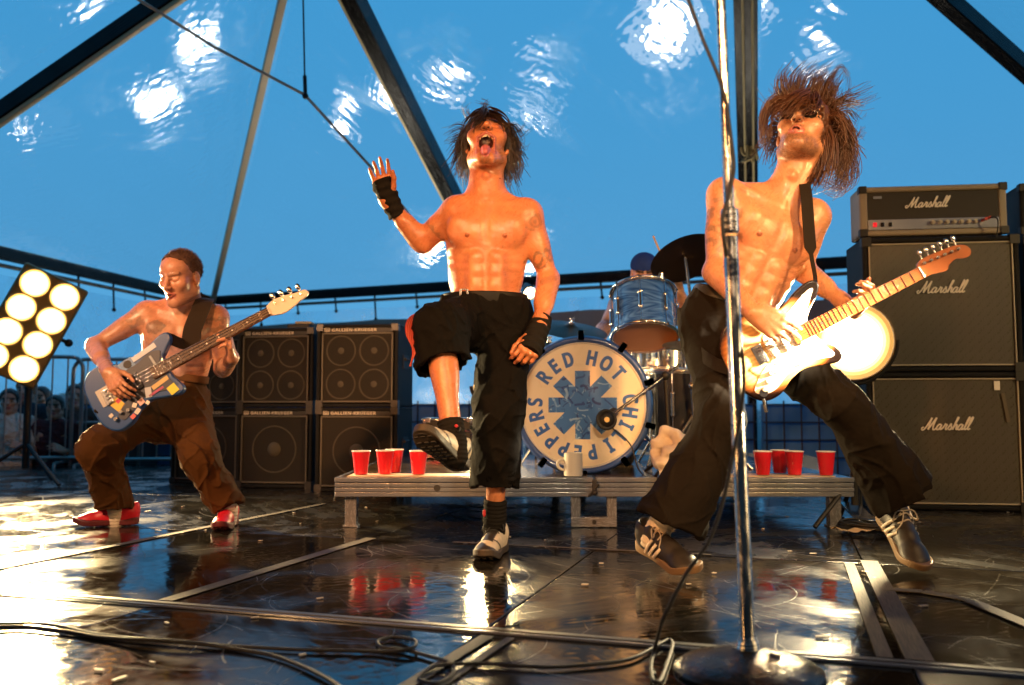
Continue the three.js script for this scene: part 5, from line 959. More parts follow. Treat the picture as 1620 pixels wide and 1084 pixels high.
function folds(amp, fx, fy, seed, lean = 0.5) { // creases: sharp ridges that run down and across the cloth
  const rg = (n) => { const a = 1 - Math.min(1, Math.abs(n) * 2.6); return a * a * a; };
  return (x, y, z) => {
    const w = 0.25 * perlin.noise(x * 5 + seed, y * 5, z * 5);
    const a = perlin.noise((x + y * lean) * fx + seed + w * 3, y * fy * 0.55, z * fx * 0.8), b = perlin.noise((x - y * lean * 1.3) * fx * 0.9 + 17 + seed, y * fy * 0.8 + w * 4, z * fx * 0.7 + 5), c = perlin.noise(x * fx * 0.8, y * fy * 2.6 + x * 5 + w * 6, z * fx + seed);
    return -amp * (rg(a) * 0.8 + rg(b) * 0.65 + rg(c) * 0.55) + amp * 0.8 * (perlin.noise(x * 7 + seed, y * 5, z * 7)) + 0.0012 * perlin.noise(x * 70, y * 70, z * 70);
  };
}
function hairCap(person, hc, H, s, grow, mat, cutZ, cutY, name = 'scalp_hair') {
  const f = new Field();
  f.add(ell(off(hc, H, 0, 0.038 * s, -0.014 * s), (0.074 + grow) * s, (0.088 + grow) * s, (0.094 + grow) * s, H), 0.02); f.add(ell(off(hc, H, 0, 0.056 * s, 0.028 * s), (0.064 + grow) * s, (0.054 + grow) * s, (0.058 + grow) * s, H), 0.03);
  const n = H.z.clone().multiplyScalar(cutZ[0]).addScaledVector(H.y, cutZ[1]).normalize(); { const pl = plane(off(hc, H, 0, cutY[0] * s, cutY[1] * s), n), q = (x, y, z) => pl(x, y, z) + 0.010 * perlin.noise(x * 45, y * 45, z * 45) + 0.006 * perlin.noise(x * 130, y * 130, z * 130); q.c = pl.c; q.R = pl.R; f.clip(q); }
  f.warp = (x, y, z) => 0.004 * perlin.noise(x * 60, y * 60, z * 60) + 0.003 * perlin.noise(x * 160, y * 90, z * 160);
  return wpart(person, name, f.mesh(0.005), mat);
}
function bundle(pts, n, w0, w1, r, R, o = {}) { // n locks that run together along pts
  const out = []; n = Math.round(n * 2.4);
  for (let i = 0; i < n; i++) {
    const a = R() * 6.28, q = Math.sqrt(R()), jx = Math.cos(a) * q, jy = Math.sin(a) * q, jz = R() * 2 - 1, cut = 0.7 + R() * 0.3, ph = R() * 6;
    const w2 = w0 * 1.1; const p = pts.map((v, k) => { const t = k / (pts.length - 1), w = mixN(w0, w1, t); return v.clone().add(V(jx * w + Math.sin(ph + t * 5) * 0.006 * t, jy * w + Math.cos(ph * 1.3 + t * 4) * 0.006 * t, jz * w * 0.7)); });
    const m = Math.max(2, Math.round(p.length * cut)); out.push({ p: p.slice(0, Math.max(m, 3)), r: r * (0.3 + R() * 0.35), r2: o.r2 ?? 0.0008, n: o.n || 9 });
  }
  return out;
}
const ribbon = (pts, w, th, nrm) => { // strap: swept strip
  const c = new THREE.CatmullRomCurve3(pts), n = 60, pos = [], idx = [], uv = [];
  for (let i = 0; i <= n; i++) { const q = c.getPoint(i / n), t = c.getTangent(i / n), N = nrm(i / n).clone().addScaledVector(t, -nrm(i / n).dot(t)).normalize(), S = t.clone().cross(N), ww = (typeof w === 'function' ? w(i / n) : w) / 2; for (const [a, b] of [[-1, -1], [1, -1], [1, 1], [-1, 1]]) { const v = q.clone().addScaledVector(S, a * ww).addScaledVector(N, b * th / 2); pos.push(v.x, v.y, v.z); uv.push(a * ww * 10, i / n * 10); } }
  for (let i = 0; i < n; i++) for (let k = 0; k < 4; k++) { const a = i * 4 + k, b = i * 4 + (k + 1) % 4; idx.push(a, a + 4, b, b, a + 4, b + 4); }
  idx.push(0, 1, 2, 0, 2, 3); const e = n * 4; idx.push(e, e + 2, e + 1, e, e + 3, e + 2);
  const g = new THREE.BufferGeometry(); g.setAttribute('position', new THREE.Float32BufferAttribute(pos, 3)); g.setAttribute('uv', new THREE.Float32BufferAttribute(uv, 2)); g.setIndex(idx); const h = g.toNonIndexed(); h.computeVertexNormals(); return h;
};

// ================================================================ the singer in the middle
{
  const J = { neck: P(769, 322, 3.46), pelvis: P(768, 505, 3.47), shR: P(722, 336, 3.45), shL: P(834, 340, 3.46), elR: P(668, 384, 3.50), wrR: P(612, 318, 3.44), elL: P(868, 440, 3.48), wrL: P(851, 530, 3.33), hipR: P(736, 512, 3.44), knR: P(693, 528, 3.08), anR: P(716, 690, 2.97), hipL: P(798, 515, 3.46), knL: P(789, 650, 3.36), anL: P(783, 812, 3.43) };
  const S = thing('person', 'shirtless singer in black shorts with mouth wide open, one knee raised and one hand up', 'person', J.anL.clone().setY(0));
  const H = frame(V(0.0, 0.60, 0.80), V(0.02, 0.80, -0.60)), hc = P(771, 232, 3.49);
  const f = new Field(); const Fr = addTorso(f, J, 0.98);
  addNeck(f, J.neck, hc, H, Fr, 1.06); addHead(f, hc, H, 1.09, { open: 1, jaw: 0.044, closed: true });
  addArm(f, J.shR, J.elR, J.wrR, Fr, 0.98); addArm(f, J.shL, J.elL, J.wrL, Fr, 1.0);
  addHand(f, J.wrR, P(602, 272, 3.42).sub(J.wrR), V(0, 0, -1), V(1, 0, 0), [[0.15, 0.3, 0.2], [0.25, 0.3, 0.2], [0.2, 0.35, 0.25], [0.1, 0.3, 0.2]], { s: 0.95, spread: 0.10, thumb: [0.55, 0.25], thumbIn: -0.3 });
  addHand(f, J.wrL, P(826, 572, 3.26).sub(J.wrL), V(0.25, 0.2, 1), V(-0.8, 0.5, 0.2), [[0.5, 0.8, 0.5], [0.6, 0.9, 0.6], [0.7, 1.0, 0.6], [0.7, 1.0, 0.6]], { thumb: [0.5, 0.3] });
  addLeg(f, J.hipR, J.knR, J.anR, 1.0); addLeg(f, J.hipL, J.knL, J.anL, 1.0);
  const arm = limb(J.shL, J.elL, V(0, 0, 1)), armR = limb(J.shR, J.elR, V(0, 0, 1));
  const color = skinColor([0.52, 0.19, 0.085], { extra: (x, y, z, tag, c) => {
    if (tag > 0 && tag < 8) return c;
    let k = 0;
    let [t, a, r, L] = arm(x, y, z);
    if (r < 0.085) {
      if (t > 0.52 && t < 0.86) { const w = a * 3; const u = (t - 0.69) / 0.17; const l1 = Math.abs(u - 0.55 * Math.sin(w)) < 0.17, l2 = Math.abs(u + 0.5 * Math.sin(w + 0.7)) < 0.15, l3 = Math.abs(u - 0.85 * Math.sin(w * 0.5 + 1)) < 0.10; if (l1 || l2 || l3) k = 0.75; }
      const q = Math.hypot((t - 0.16) * 2.4, (a + 0.2) * 0.62); if (t > -0.15 && q < 0.36) k = Math.max(k, (Math.sin(q * 40 + Math.cos(a * 7) * 1.6) > -0.1 ? 0.6 : 0.25));
      if (t > 0.98 && t < 1.08 && Math.abs(a) < 0.6) k = 0.5;
    }
    [t, a, r] = armR(x, y, z); if (r < 0.07 && t > 0.52 && t < 0.62 && Math.sin(a * 8) + (t - 0.57) * 30 > -0.5) k = 0.55;
    // goatee and stubble on the jaw
    const px = (x - hc.x) * H.x.x + (y - hc.y) * H.x.y + (z - hc.z) * H.x.z, py = (x - hc.x) * H.y.x + (y - hc.y) * H.y.y + (z - hc.z) * H.y.z, pz = (x - hc.x) * H.z.x + (y - hc.y) * H.z.y + (z - hc.z) * H.z.z;
    if (Math.hypot(px, py, pz) < 0.2) { const chin = smooth(0.028, 0.012, Math.abs(px)) * smooth(-0.105, -0.118, py) * smooth(0.04, 0.06, pz), mous = smooth(0.026, 0.018, Math.abs(px)) * smooth(0.009, 0.004, Math.abs(py + 0.044)) * smooth(0.08, 0.09, pz); const s = Math.max(chin * 0.8, mous * 0.55) * (0.7 + 0.6 * perlin.noise(x * 300, y * 300, z * 300)); if (s > 0) return [mixN(c[0], 0.05, s), mixN(c[1], 0.03, s), mixN(c[2], 0.02, s)]; }
    return k ? inkOver(c, k * (0.85 + 0.3 * perlin.noise(x * 90, y * 90, z * 90))) : c;
  } });
  wpart(S, 'body', f.mesh(0.0045, color), skinM);
  // shorts
  const W = P(767, 474, 3.465), up = Fr.y, sh = new Field(), PF = frame(V(0.05, 0, 1), up);
  sh.add(ell(off(W, PF, 0, -0.05, -0.004), 0.160, 0.15, 0.124, PF), 0.04); sh.add(cap(off(W, PF, -0.06, -0.03, 0), off(W, PF, 0.06, -0.03, 0), 0.112), 0.04);
  const hemL = P(783, 768, 3.42), kL = J.knL.clone();
  sh.add(cap(J.hipL, kL, 0.104, 0.092), 0.05); sh.add(cap(kL, hemL, 0.092, 0.086), 0.04);
  const shinR = J.anR.clone().sub(J.knR).normalize(), hemR = J.knR.clone().addScaledVector(shinR, 0.115).add(V(0.0, 0, -0.02));
  sh.add(cap(J.hipR, J.knR.clone().add(V(0.0, 0.02, 0)), 0.100, 0.084), 0.05); sh.add(cap(J.knR.clone().add(V(0.0, 0.015, -0.01)), hemR, 0.082, 0.094), 0.05);
  const dL = hemL.clone().sub(kL).normalize(); const LF = frame(V(0, 0, 1), dL);
  sh.cut(rbox(off(hemL, LF, 0, 0.10, 0), 0.2, 0.10, 0.2, 0.002, LF), 0.004); sh.cut(cap(lerpV(kL, hemL, 0.75), hemL.clone().addScaledVector(dL, 0.05), 0.076), 0.004);
  const RF = frame(V(0, 0.4, 1), shinR.clone().add(V(0.12, 0, 0)).normalize()); sh.cut(rbox(off(hemR, RF, 0, 0.09, 0), 0.16, 0.09, 0.2, 0.002, RF), 0.004); sh.cut(cap(lerpV(J.knR, hemR, 0.7), hemR.clone().addScaledVector(shinR, 0.06), 0.083), 0.004);
  sh.cut(rbox(off(W, PF, 0, 0.10, 0), 0.3, 0.10, 0.3, 0.002, PF), 0.003);
  sh.warp = folds(0.0105, 9, 4.5, 3); const black = cloth([0.006, 0.0054, 0.0048]);
  const shorts = wpart(S, 'shorts', sh.mesh(0.006), black);
  { // pink striped lining that hangs from the raised leg
    const g = ribbon([P(664, 498, 3.12), P(655, 520, 3.05), P(657, 548, 3.03), P(649, 580, 3.03)], (t) => 0.035 + 0.03 * Math.sin(t * 5), 0.004, (t) => V(Math.sin(t * 5) * 0.4, 0.1, 1));
    wpart(S, 'pocket_lining', g, cloth([0.6, 0.25, 0.2], 0.8, { map: tex(64, 64, (u) => { const k = Math.sin(u * 100) > 0.2; return k ? [0.95, 0.85, 0.8] : [0.75, 0.4, 0.38]; }, { srgb: true }) }));
  }
  const bel = new Field(); bel.add(ell(off(W, PF, 0, -0.004, -0.002), 0.172, 0.2, 0.131, PF), 0); bel.cut(rbox(off(W, PF, 0, 0.12, 0), 0.3, 0.10, 0.3, 0.003, PF), 0.003); bel.cut(rbox(off(W, PF, 0, -0.128, 0), 0.3, 0.10, 0.3, 0.003, PF), 0.003); bel.cut(ell(W, 0.14, 0.3, 0.10, PF), 0.002);
  const belt = wpart(S, 'belt', bel.mesh(0.006), phy([0.008, 0.007, 0.006], 0.5, 0, { specularIntensity: 0.3 }));
  const bz = P(734, 466, 3.325); wpart(belt.parent, 'buckle', merge([box(0.009, 0.044, 0.006, bz.x - 0.013, bz.y, bz.z, 0.002), box(0.009, 0.044, 0.006, bz.x + 0.013, bz.y, bz.z - 0.002, 0.002), box(0.03, 0.006, 0.005, bz.x, bz.y + 0.02, bz.z - 0.002, 0.002), box(0.03, 0.006, 0.005, bz.x, bz.y - 0.02, bz.z - 0.002, 0.002)]), M.chrome);
  // bandaged wrists
  const band = (a, b, r0, r1) => { const g = new Field(); g.add(cap(a, b, r0, r1), 0); const d = b.clone().sub(a).normalize(); g.clip(plane(a.clone().addScaledVector(d, -0.012), d.clone().negate())); g.clip(plane(b.clone().addScaledVector(d, 0.016), d)); g.warp = (x, y, z) => 0.0025 * Math.sin((x * d.x + y * d.y + z * d.z) * 210 + x * 30) + 0.004 * perlin.noise(x * 30, y * 30, z * 30); wpart(S, 'wrist_band', g.mesh(0.0045), cloth([0.014, 0.013, 0.012])); };
  band(P(627, 338, 3.455), P(605, 291, 3.43), 0.037, 0.043); band(P(857, 508, 3.375), P(838, 554, 3.30), 0.040, 0.047);
  // socks, shoes
  const sk = cloth([0.014, 0.013, 0.012], 0.9), uL = J.anL.clone();
  sock(S, uL, null, 0.044, 0.055, sk, J.knL.clone().sub(J.anL)); sock(S, J.anR, null, 0.044, 0.055, sk, J.knR.clone().sub(J.anR));
  wpart(S, 'sock_mark', ball(P(766, 812, 3.385), 0.009, 0.7, 1.6, 0.6), std([0.5, 0.02, 0.03], 0.6)); wpart(S, 'sock_mark', ball(P(722, 674, 2.92), 0.006), std([0.5, 0.02, 0.03], 0.6));
  const so = { soleM: std([0.05, 0.04, 0.03], 0.5), treadM: std([0.02, 0.018, 0.016], 0.6), upperM: std([1, 1, 1], 0.45, 0, { vertexColors: true, bumpMap: T.weave, bumpScale: 0.0004 }), laceM: std([0.02, 0.02, 0.02], 0.7), len: 0.30,
    color: (x, y, z) => { const dark = z > 0.195 + 0.012 * Math.sin(x * 90) || y < 0.024 || (Math.abs(x) < 0.02 && z > 0.045 && z < 0.17 && y > 0.05) || Math.abs(z - 0.085 - y * 0.9) < 0.006 || Math.abs(z - 0.02 + y * 0.5) < 0.005 || (z < -0.03 && y < 0.05); const n = 1 + 0.2 * perlin.noise(x * 60, y * 60, z * 60); return dark ? [0.03, 0.026, 0.022] : [0.56 * n, 0.50 * n, 0.38 * n]; } };
  const toeL = V(-0.22, 0, 1).normalize(); shoe(S, 'shoe', J.anL.clone().setY(0.002).addScaledVector(toeL, -0.045), toeL, V(0, 1, 0), { ...so, label: 'white and black running shoe planted on the stage' });
  const fR = V(-0.42, 0.42, 0.82).normalize(), upR = J.knR.clone().sub(J.anR).normalize().add(V(0.25, 0.1, -0.15)); const RF2 = frame(fR, upR); shoe(S, 'shoe', J.anR.clone().addScaledVector(RF2.y, -0.092).addScaledVector(RF2.z, -0.045), fR, RF2.y, { ...so, label: 'running shoe in the air showing its dark sole' });
  // hair
  const R = rng(31), hm = std([0.022, 0.011, 0.007], 0.45, 0, {}), L = [];
  hairCap(S, hc, H, 1.09, 0.008, hm, [1, -0.42], [0.05, 0.058], 'scalp_hair');
  for (let i = 0; i < 1000; i++) {
    const a = (R() - 0.5) * 2 * 2.5, b = R() * 1.25 - 0.1; // round and up the scalp
    const dir = H.x.clone().multiplyScalar(Math.sin(a) * Math.cos(b)).addScaledVector(H.y, Math.sin(b) * 1.05 + 0.15).addScaledVector(H.z, -Math.cos(a) * Math.cos(b)).normalize();
    if (dir.dot(H.z) > 0.42) continue;
    const root = off(hc, H, 0, 0.036, -0.010).addScaledVector(dir, 0.098), sd = Math.sign(dir.dot(H.x)) || 1, len = 0.05 + R() * 0.085, blow = V(sd * (R() * R() * 0.5), -0.8 - R() * 0.5, -0.1);
    L.push({ p: [root.clone().addScaledVector(dir, -0.012), root.clone().addScaledVector(dir, len * 0.18), root.clone().addScaledVector(dir, len * 0.28).addScaledVector(blow, len * 0.45), root.clone().addScaledVector(dir, len * 0.3 + (R() - 0.5) * 0.05).addScaledVector(blow, len * 0.95).add(V((R() - 0.5) * 0.04, (R() - 0.5) * 0.03, 0))], r: 0.0016 + R() * 0.003, n: 8 });
  }
  const q = (u, v, d = 3.48) => P(u, v, d), B = (n, w0, w1, r, ...p) => L.push(...bundle(p.map(([a, b, d]) => q(a, b, d)), n, w0, w1, r, R));
  B(10, 0.02, 0.03, 0.004, [740, 205], [728, 203], [716, 208], [704, 214]); B(9, 0.015, 0.02, 0.004, [738, 222], [726, 218], [716, 222], [708, 226]); B(8, 0.015, 0.015, 0.004, [738, 232], [728, 232], [720, 236], [714, 240]);
  B(7, 0.012, 0.02, 0.003, [745, 190], [738, 180], [735, 172], [740, 165]); B(9, 0.015, 0.02, 0.004, [765, 180], [766, 170], [772, 164], [760, 160]); B(9, 0.02, 0.03, 0.004, [738, 240], [732, 258], [730, 275], [742, 290]);
  B(14, 0.02, 0.03, 0.005, [800, 200], [815, 205], [822, 216], [834, 206]); B(12, 0.02, 0.025, 0.005, [802, 215], [816, 224], [824, 232], [830, 224]); B(14, 0.02, 0.03, 0.005, [803, 235], [816, 250], [820, 265], [812, 280]); B(12, 0.02, 0.02, 0.005, [800, 255], [806, 270], [810, 285], [806, 292]);
  B(13, 0.02, 0.035, 0.006, [768, 176, 3.44], [752, 184, 3.40], [742, 196, 3.38], [737, 212, 3.40]); B(8, 0.02, 0.03, 0.006, [772, 176, 3.44], [790, 184, 3.40], [800, 196, 3.39], [804, 214, 3.41]); B(8, 0.02, 0.03, 0.005, [768, 174, 3.42], [765, 182, 3.37], [758, 192, 3.355], [752, 199, 3.36]);
  B(24, 0.012, 0.02, 0.006, [736, 215], [735, 240], [737, 262], [741, 285]); B(24, 0.012, 0.02, 0.006, [804, 215], [806, 240], [804, 262], [803, 284]);
  wpart(S, 'hair', locks(L), hm);
}
// ================================================================ electric guitar and bass guitar
function guitarThing(name, label, cat, bridge, nut, normal, spec) {
  const t = thing(name, label, cat, bridge), Sc = bridge.distanceTo(nut), k = Sc / spec.scale;
  const x = nut.clone().sub(bridge).normalize(), z = normal.clone().addScaledVector(x, -normal.dot(x)).normalize(), y = z.clone().cross(x);
  const m = basis(x, y, z, V(0, 0, 0)); m.scale(V(k, k, k));
  const A = (n, g, mat, l) => part(t, n, g.clone().applyMatrix4(m), mat, l);
  const shp = (pts, closed = true) => { const s = new THREE.Shape(); s.setFromPoints(new THREE.SplineCurve([...pts, pts[0]].map(p => new THREE.Vector2(...p))).getPoints(pts.length * 8)); return s; };
  const body = new THREE.ExtrudeGeometry(shp(spec.body), { depth: 0.026, bevelEnabled: true, bevelSize: 0.009, bevelThickness: 0.009, bevelSegments: 4, curveSegments: 1 }); body.translate(0, 0, -0.052);
  { const p = body.attributes.position, uv = body.attributes.uv; for (let i = 0; i < p.count; i++) uv.setXY(i, (p.getX(i) + 0.14) / 0.46, (p.getY(i) + 0.18) / 0.36); }
  A('guitar_body', body, spec.bodyM);
  const pg = new THREE.ExtrudeGeometry(shp(spec.guard), { depth: 0.0022, bevelEnabled: true, bevelSize: 0.0008, bevelThickness: 0.0006, bevelSegments: 1 }); pg.translate(0, 0, -0.0165); A('pickguard', pg, spec.guardM);
  const L = spec.scale, j = spec.joint; // neck from the pocket to the nut
  const w0 = spec.nutW / 2, w1 = spec.heelW / 2, ns = new THREE.Shape(); ns.moveTo(j - 0.07, -w1); ns.lineTo(L, -w0); ns.lineTo(L, w0); ns.lineTo(j - 0.07, w1);
  const nk = new THREE.ExtrudeGeometry(ns, { depth: 0.012, bevelEnabled: true, bevelSize: 0.001, bevelThickness: 0.006, bevelSegments: 3 }); nk.translate(0, 0, -0.022); A('neck', nk, spec.neckM);
  const fb = new THREE.ExtrudeGeometry(ns, { depth: 0.004, bevelEnabled: false }); fb.translate(0, 0, -0.006); A('fingerboard', fb, spec.boardM);
  const fretX = []; for (let n = 1; n <= spec.frets; n++) { const X = L * Math.pow(2, -n / 12); fretX.push(X); const hw = mixN(w0, w1, (L - X) / (L - j + 0.07)); if (X > j - 0.07) A('fret', box(0.0022, hw * 2, 0.002, X, 0, -0.0015), M.steel); }
  for (const n of [3, 5, 7, 9, 12, 15, 17, 19]) { const X = (L * Math.pow(2, -n / 12) + L * Math.pow(2, -(n - 1) / 12)) / 2; A('inlay', disc(V(X, 0, -0.0017), V(0, 0, 1), 0.0035, 0.001, 12), spec.inlayM); }
  A('nut', box(0.005, spec.nutW, 0.008, L + 0.002, 0, -0.003, 0.001), M.white);
  const hs = new THREE.ExtrudeGeometry(shp(spec.head.map(([a, b]) => [a + L, b])), { depth: 0.011, bevelEnabled: true, bevelSize: 0.0015, bevelThickness: 0.0015, bevelSegments: 2 }); hs.translate(0, 0, -0.023); A('headstock', hs, spec.headM);
  spec.tuners.forEach(([a, b, s]) => A('tuner', merge([rod(V(a + L, b, -0.012), V(a + L, b, 0.004), 0.004), ring(V(a + L, b, -0.01), V(0, 0, 1), 0.005, 0.0016, 16), rod(V(a + L, b, -0.018), V(a + L + 0.004, b + s * 0.034, -0.018), 0.0028), ball(V(a + L + 0.006, b + s * 0.042, -0.018), 0.0105 * spec.peg, 0.75, 1.15, 0.55)]), M.chrome));
  const nS = spec.strings; for (let i = 0; i < nS; i++) { const u = (i / (nS - 1) - 0.5); A('string', rod(V(0, u * spec.brW, 0.001), V(L + 0.004, u * spec.nutW * 0.82, 0.0005), spec.gauge * (1 + i * 0.25), undefined, 6), M.steel); }
  A('bridge', merge([box(0.04, spec.brW + 0.022, 0.006, -0.004, 0, -0.011, 0.002), ...Array.from({ length: nS }, (_, i) => box(0.02, spec.brW / nS * 0.85, 0.008, -0.002, (i / (nS - 1) - 0.5) * spec.brW, -0.006, 0.002))]), M.chrome);
  spec.pickups.forEach(([a, b, w, h, r]) => { const g = merge([new RoundedBoxGeometry(w, h, 0.012, 2, 0.004), ...Array.from({ length: nS }, (_, i) => disc(V(0, (i / (nS - 1) - 0.5) * h * 0.78, 0.007), V(0, 0, 1), 0.0028, 0.003, 10))]); g.rotateZ(r || 0); g.translate(a, b, -0.009); A('pickup', g, spec.pickM); });
  spec.knobs.forEach(([a, b]) => A('knob', merge([rod(V(a, b, -0.014), V(a, b, -0.004), 0.0115, 0.0095, 20), rod(V(a, b, -0.004), V(a, b, 0.002), 0.0085, 0.008, 20)]), spec.knobM));
  (spec.extra || (() => {}))(A, m, t);
  return { t, m, x, y, z, k };
}
const burst = tex(256, 256, (u, v) => { const X = (u - 0.45) * 2.1, Y = (v - 0.5) * 2.15, d = Math.pow(Math.abs(X), 2.4) + Math.pow(Math.abs(Y), 2.4); const g = 0.9 + 0.12 * Math.sin(v * 140 + 4 * perlin.noise(u * 6, v * 6, 1)) * 0.5; const a = smooth(0.45, 0.85, d), b = smooth(0.75, 1.05, d); return [mixN(mixN(0.9, 0.62, a), 0.10, b) * g, mixN(mixN(0.76, 0.34, a), 0.05, b) * g, mixN(mixN(0.5, 0.12, a), 0.03, b) * g]; }, { srgb: true });  // sunburst paint, centre paled further to suggest white glare
const maple = tex(256, 64, (u, v) => { const k = 0.78 + tn(u, v, 30, 2) * 0.1 + Math.sin(v * 60 + tn(u, v, 5) * 6) * 0.03; return [k, k * 0.68, k * 0.38]; }, { srgb: true });
const mapleM = phy([0.42, 0.25, 0.12], 0.35, 0, { map: maple, clearcoat: 0.4 });
const GB = P(1204, 560, 2.90), GN = P(1458, 431, 2.80);
const gtr = guitarThing('electric_guitar', 'sunburst electric guitar with a big white pickguard held by the long haired guitarist', 'electric guitar', GB, GN, V(0.14, 0.16, 1), {
  scale: 0.648, joint: 0.205, nutW: 0.043, heelW: 0.057, brW: 0.053, frets: 21, strings: 6, gauge: 0.0005, peg: 1.0,
  body: [[-0.125, 0.03], [-0.115, 0.09], [-0.07, 0.145], [-0.01, 0.155], [0.05, 0.125], [0.10, 0.105], [0.16, 0.115], [0.23, 0.145], [0.285, 0.155], [0.305, 0.14], [0.285, 0.11], [0.235, 0.075], [0.205, 0.04], [0.203, 0.0], [0.205, -0.038], [0.225, -0.075], [0.25, -0.11], [0.255, -0.135], [0.235, -0.148], [0.19, -0.135], [0.12, -0.115], [0.06, -0.125], [-0.01, -0.16], [-0.07, -0.155], [-0.11, -0.105], [-0.125, -0.04]],
  guard: [[0.20, 0.045], [0.255, 0.098], [0.285, 0.132], [0.245, 0.128], [0.16, 0.092], [0.09, 0.068], [0.045, 0.058], [0.03, 0.03], [0.03, -0.035], [-0.01, -0.055], [-0.05, -0.08], [-0.085, -0.115], [-0.06, -0.14], [-0.01, -0.142], [0.06, -0.108], [0.12, -0.098], [0.19, -0.118], [0.228, -0.128], [0.236, -0.112], [0.208, -0.062], [0.198, -0.04], [0.196, 0.0]],
  head: [[0.0, -0.021], [0.03, -0.022], [0.06, -0.030], [0.085, -0.034], [0.10, -0.020], [0.13, -0.012], [0.155, -0.022], [0.178, -0.024], [0.190, -0.008], [0.184, 0.012], [0.165, 0.026], [0.14, 0.033], [0.08, 0.040], [0.04, 0.042], [0.015, 0.038], [0.0, 0.022]],
  tuners: [0, 1, 2, 3, 4, 5].map(i => [0.028 + i * 0.0255, 0.026 - i * 0.002, 1]),
  pickups: [[0.045, -0.004, 0.022, 0.078, 0.18], [0.10, 0, 0.022, 0.078, 0], [0.155, 0, 0.022, 0.078, 0]], knobs: [[0.0, -0.082], [-0.025, -0.105], [-0.05, -0.126]],
  bodyM: phy([1, 1, 1], 0.25, 0, { map: burst, clearcoat: 0.7, clearcoatRoughness: 0.1 }), guardM: phy([0.80, 0.76, 0.66], 0.22, 0, { clearcoat: 0.4 }), neckM: mapleM, boardM: mapleM, headM: mapleM, inlayM: M.black, pickM: std([0.72, 0.68, 0.58], 0.4), knobM: std([0.75, 0.7, 0.58], 0.4),
  extra: (A) => { A('selector_switch', merge([box(0.03, 0.004, 0.002, 0.025, -0.092, -0.0135), rod(V(0.025, -0.092, -0.014), V(0.028, -0.092, 0.006), 0.002), ball(V(0.028, -0.092, 0.008), 0.004)]), M.white); A('tremolo_arm', tube([V(-0.005, -0.03, -0.004), V(0.01, -0.045, 0.012), V(0.06, -0.09, 0.02), V(0.10, -0.10, 0.02)], 0.0026, 20, 6), M.chrome); A('jack', merge([rod(V(-0.07, -0.155, -0.02), V(-0.085, -0.205, -0.02), 0.007), rod(V(-0.06, -0.135, -0.016), V(-0.06, -0.135, -0.01), 0.016)]), M.chrome); },
});
const BB = P(170, 627, 3.92), BN = P(424, 492, 3.98);
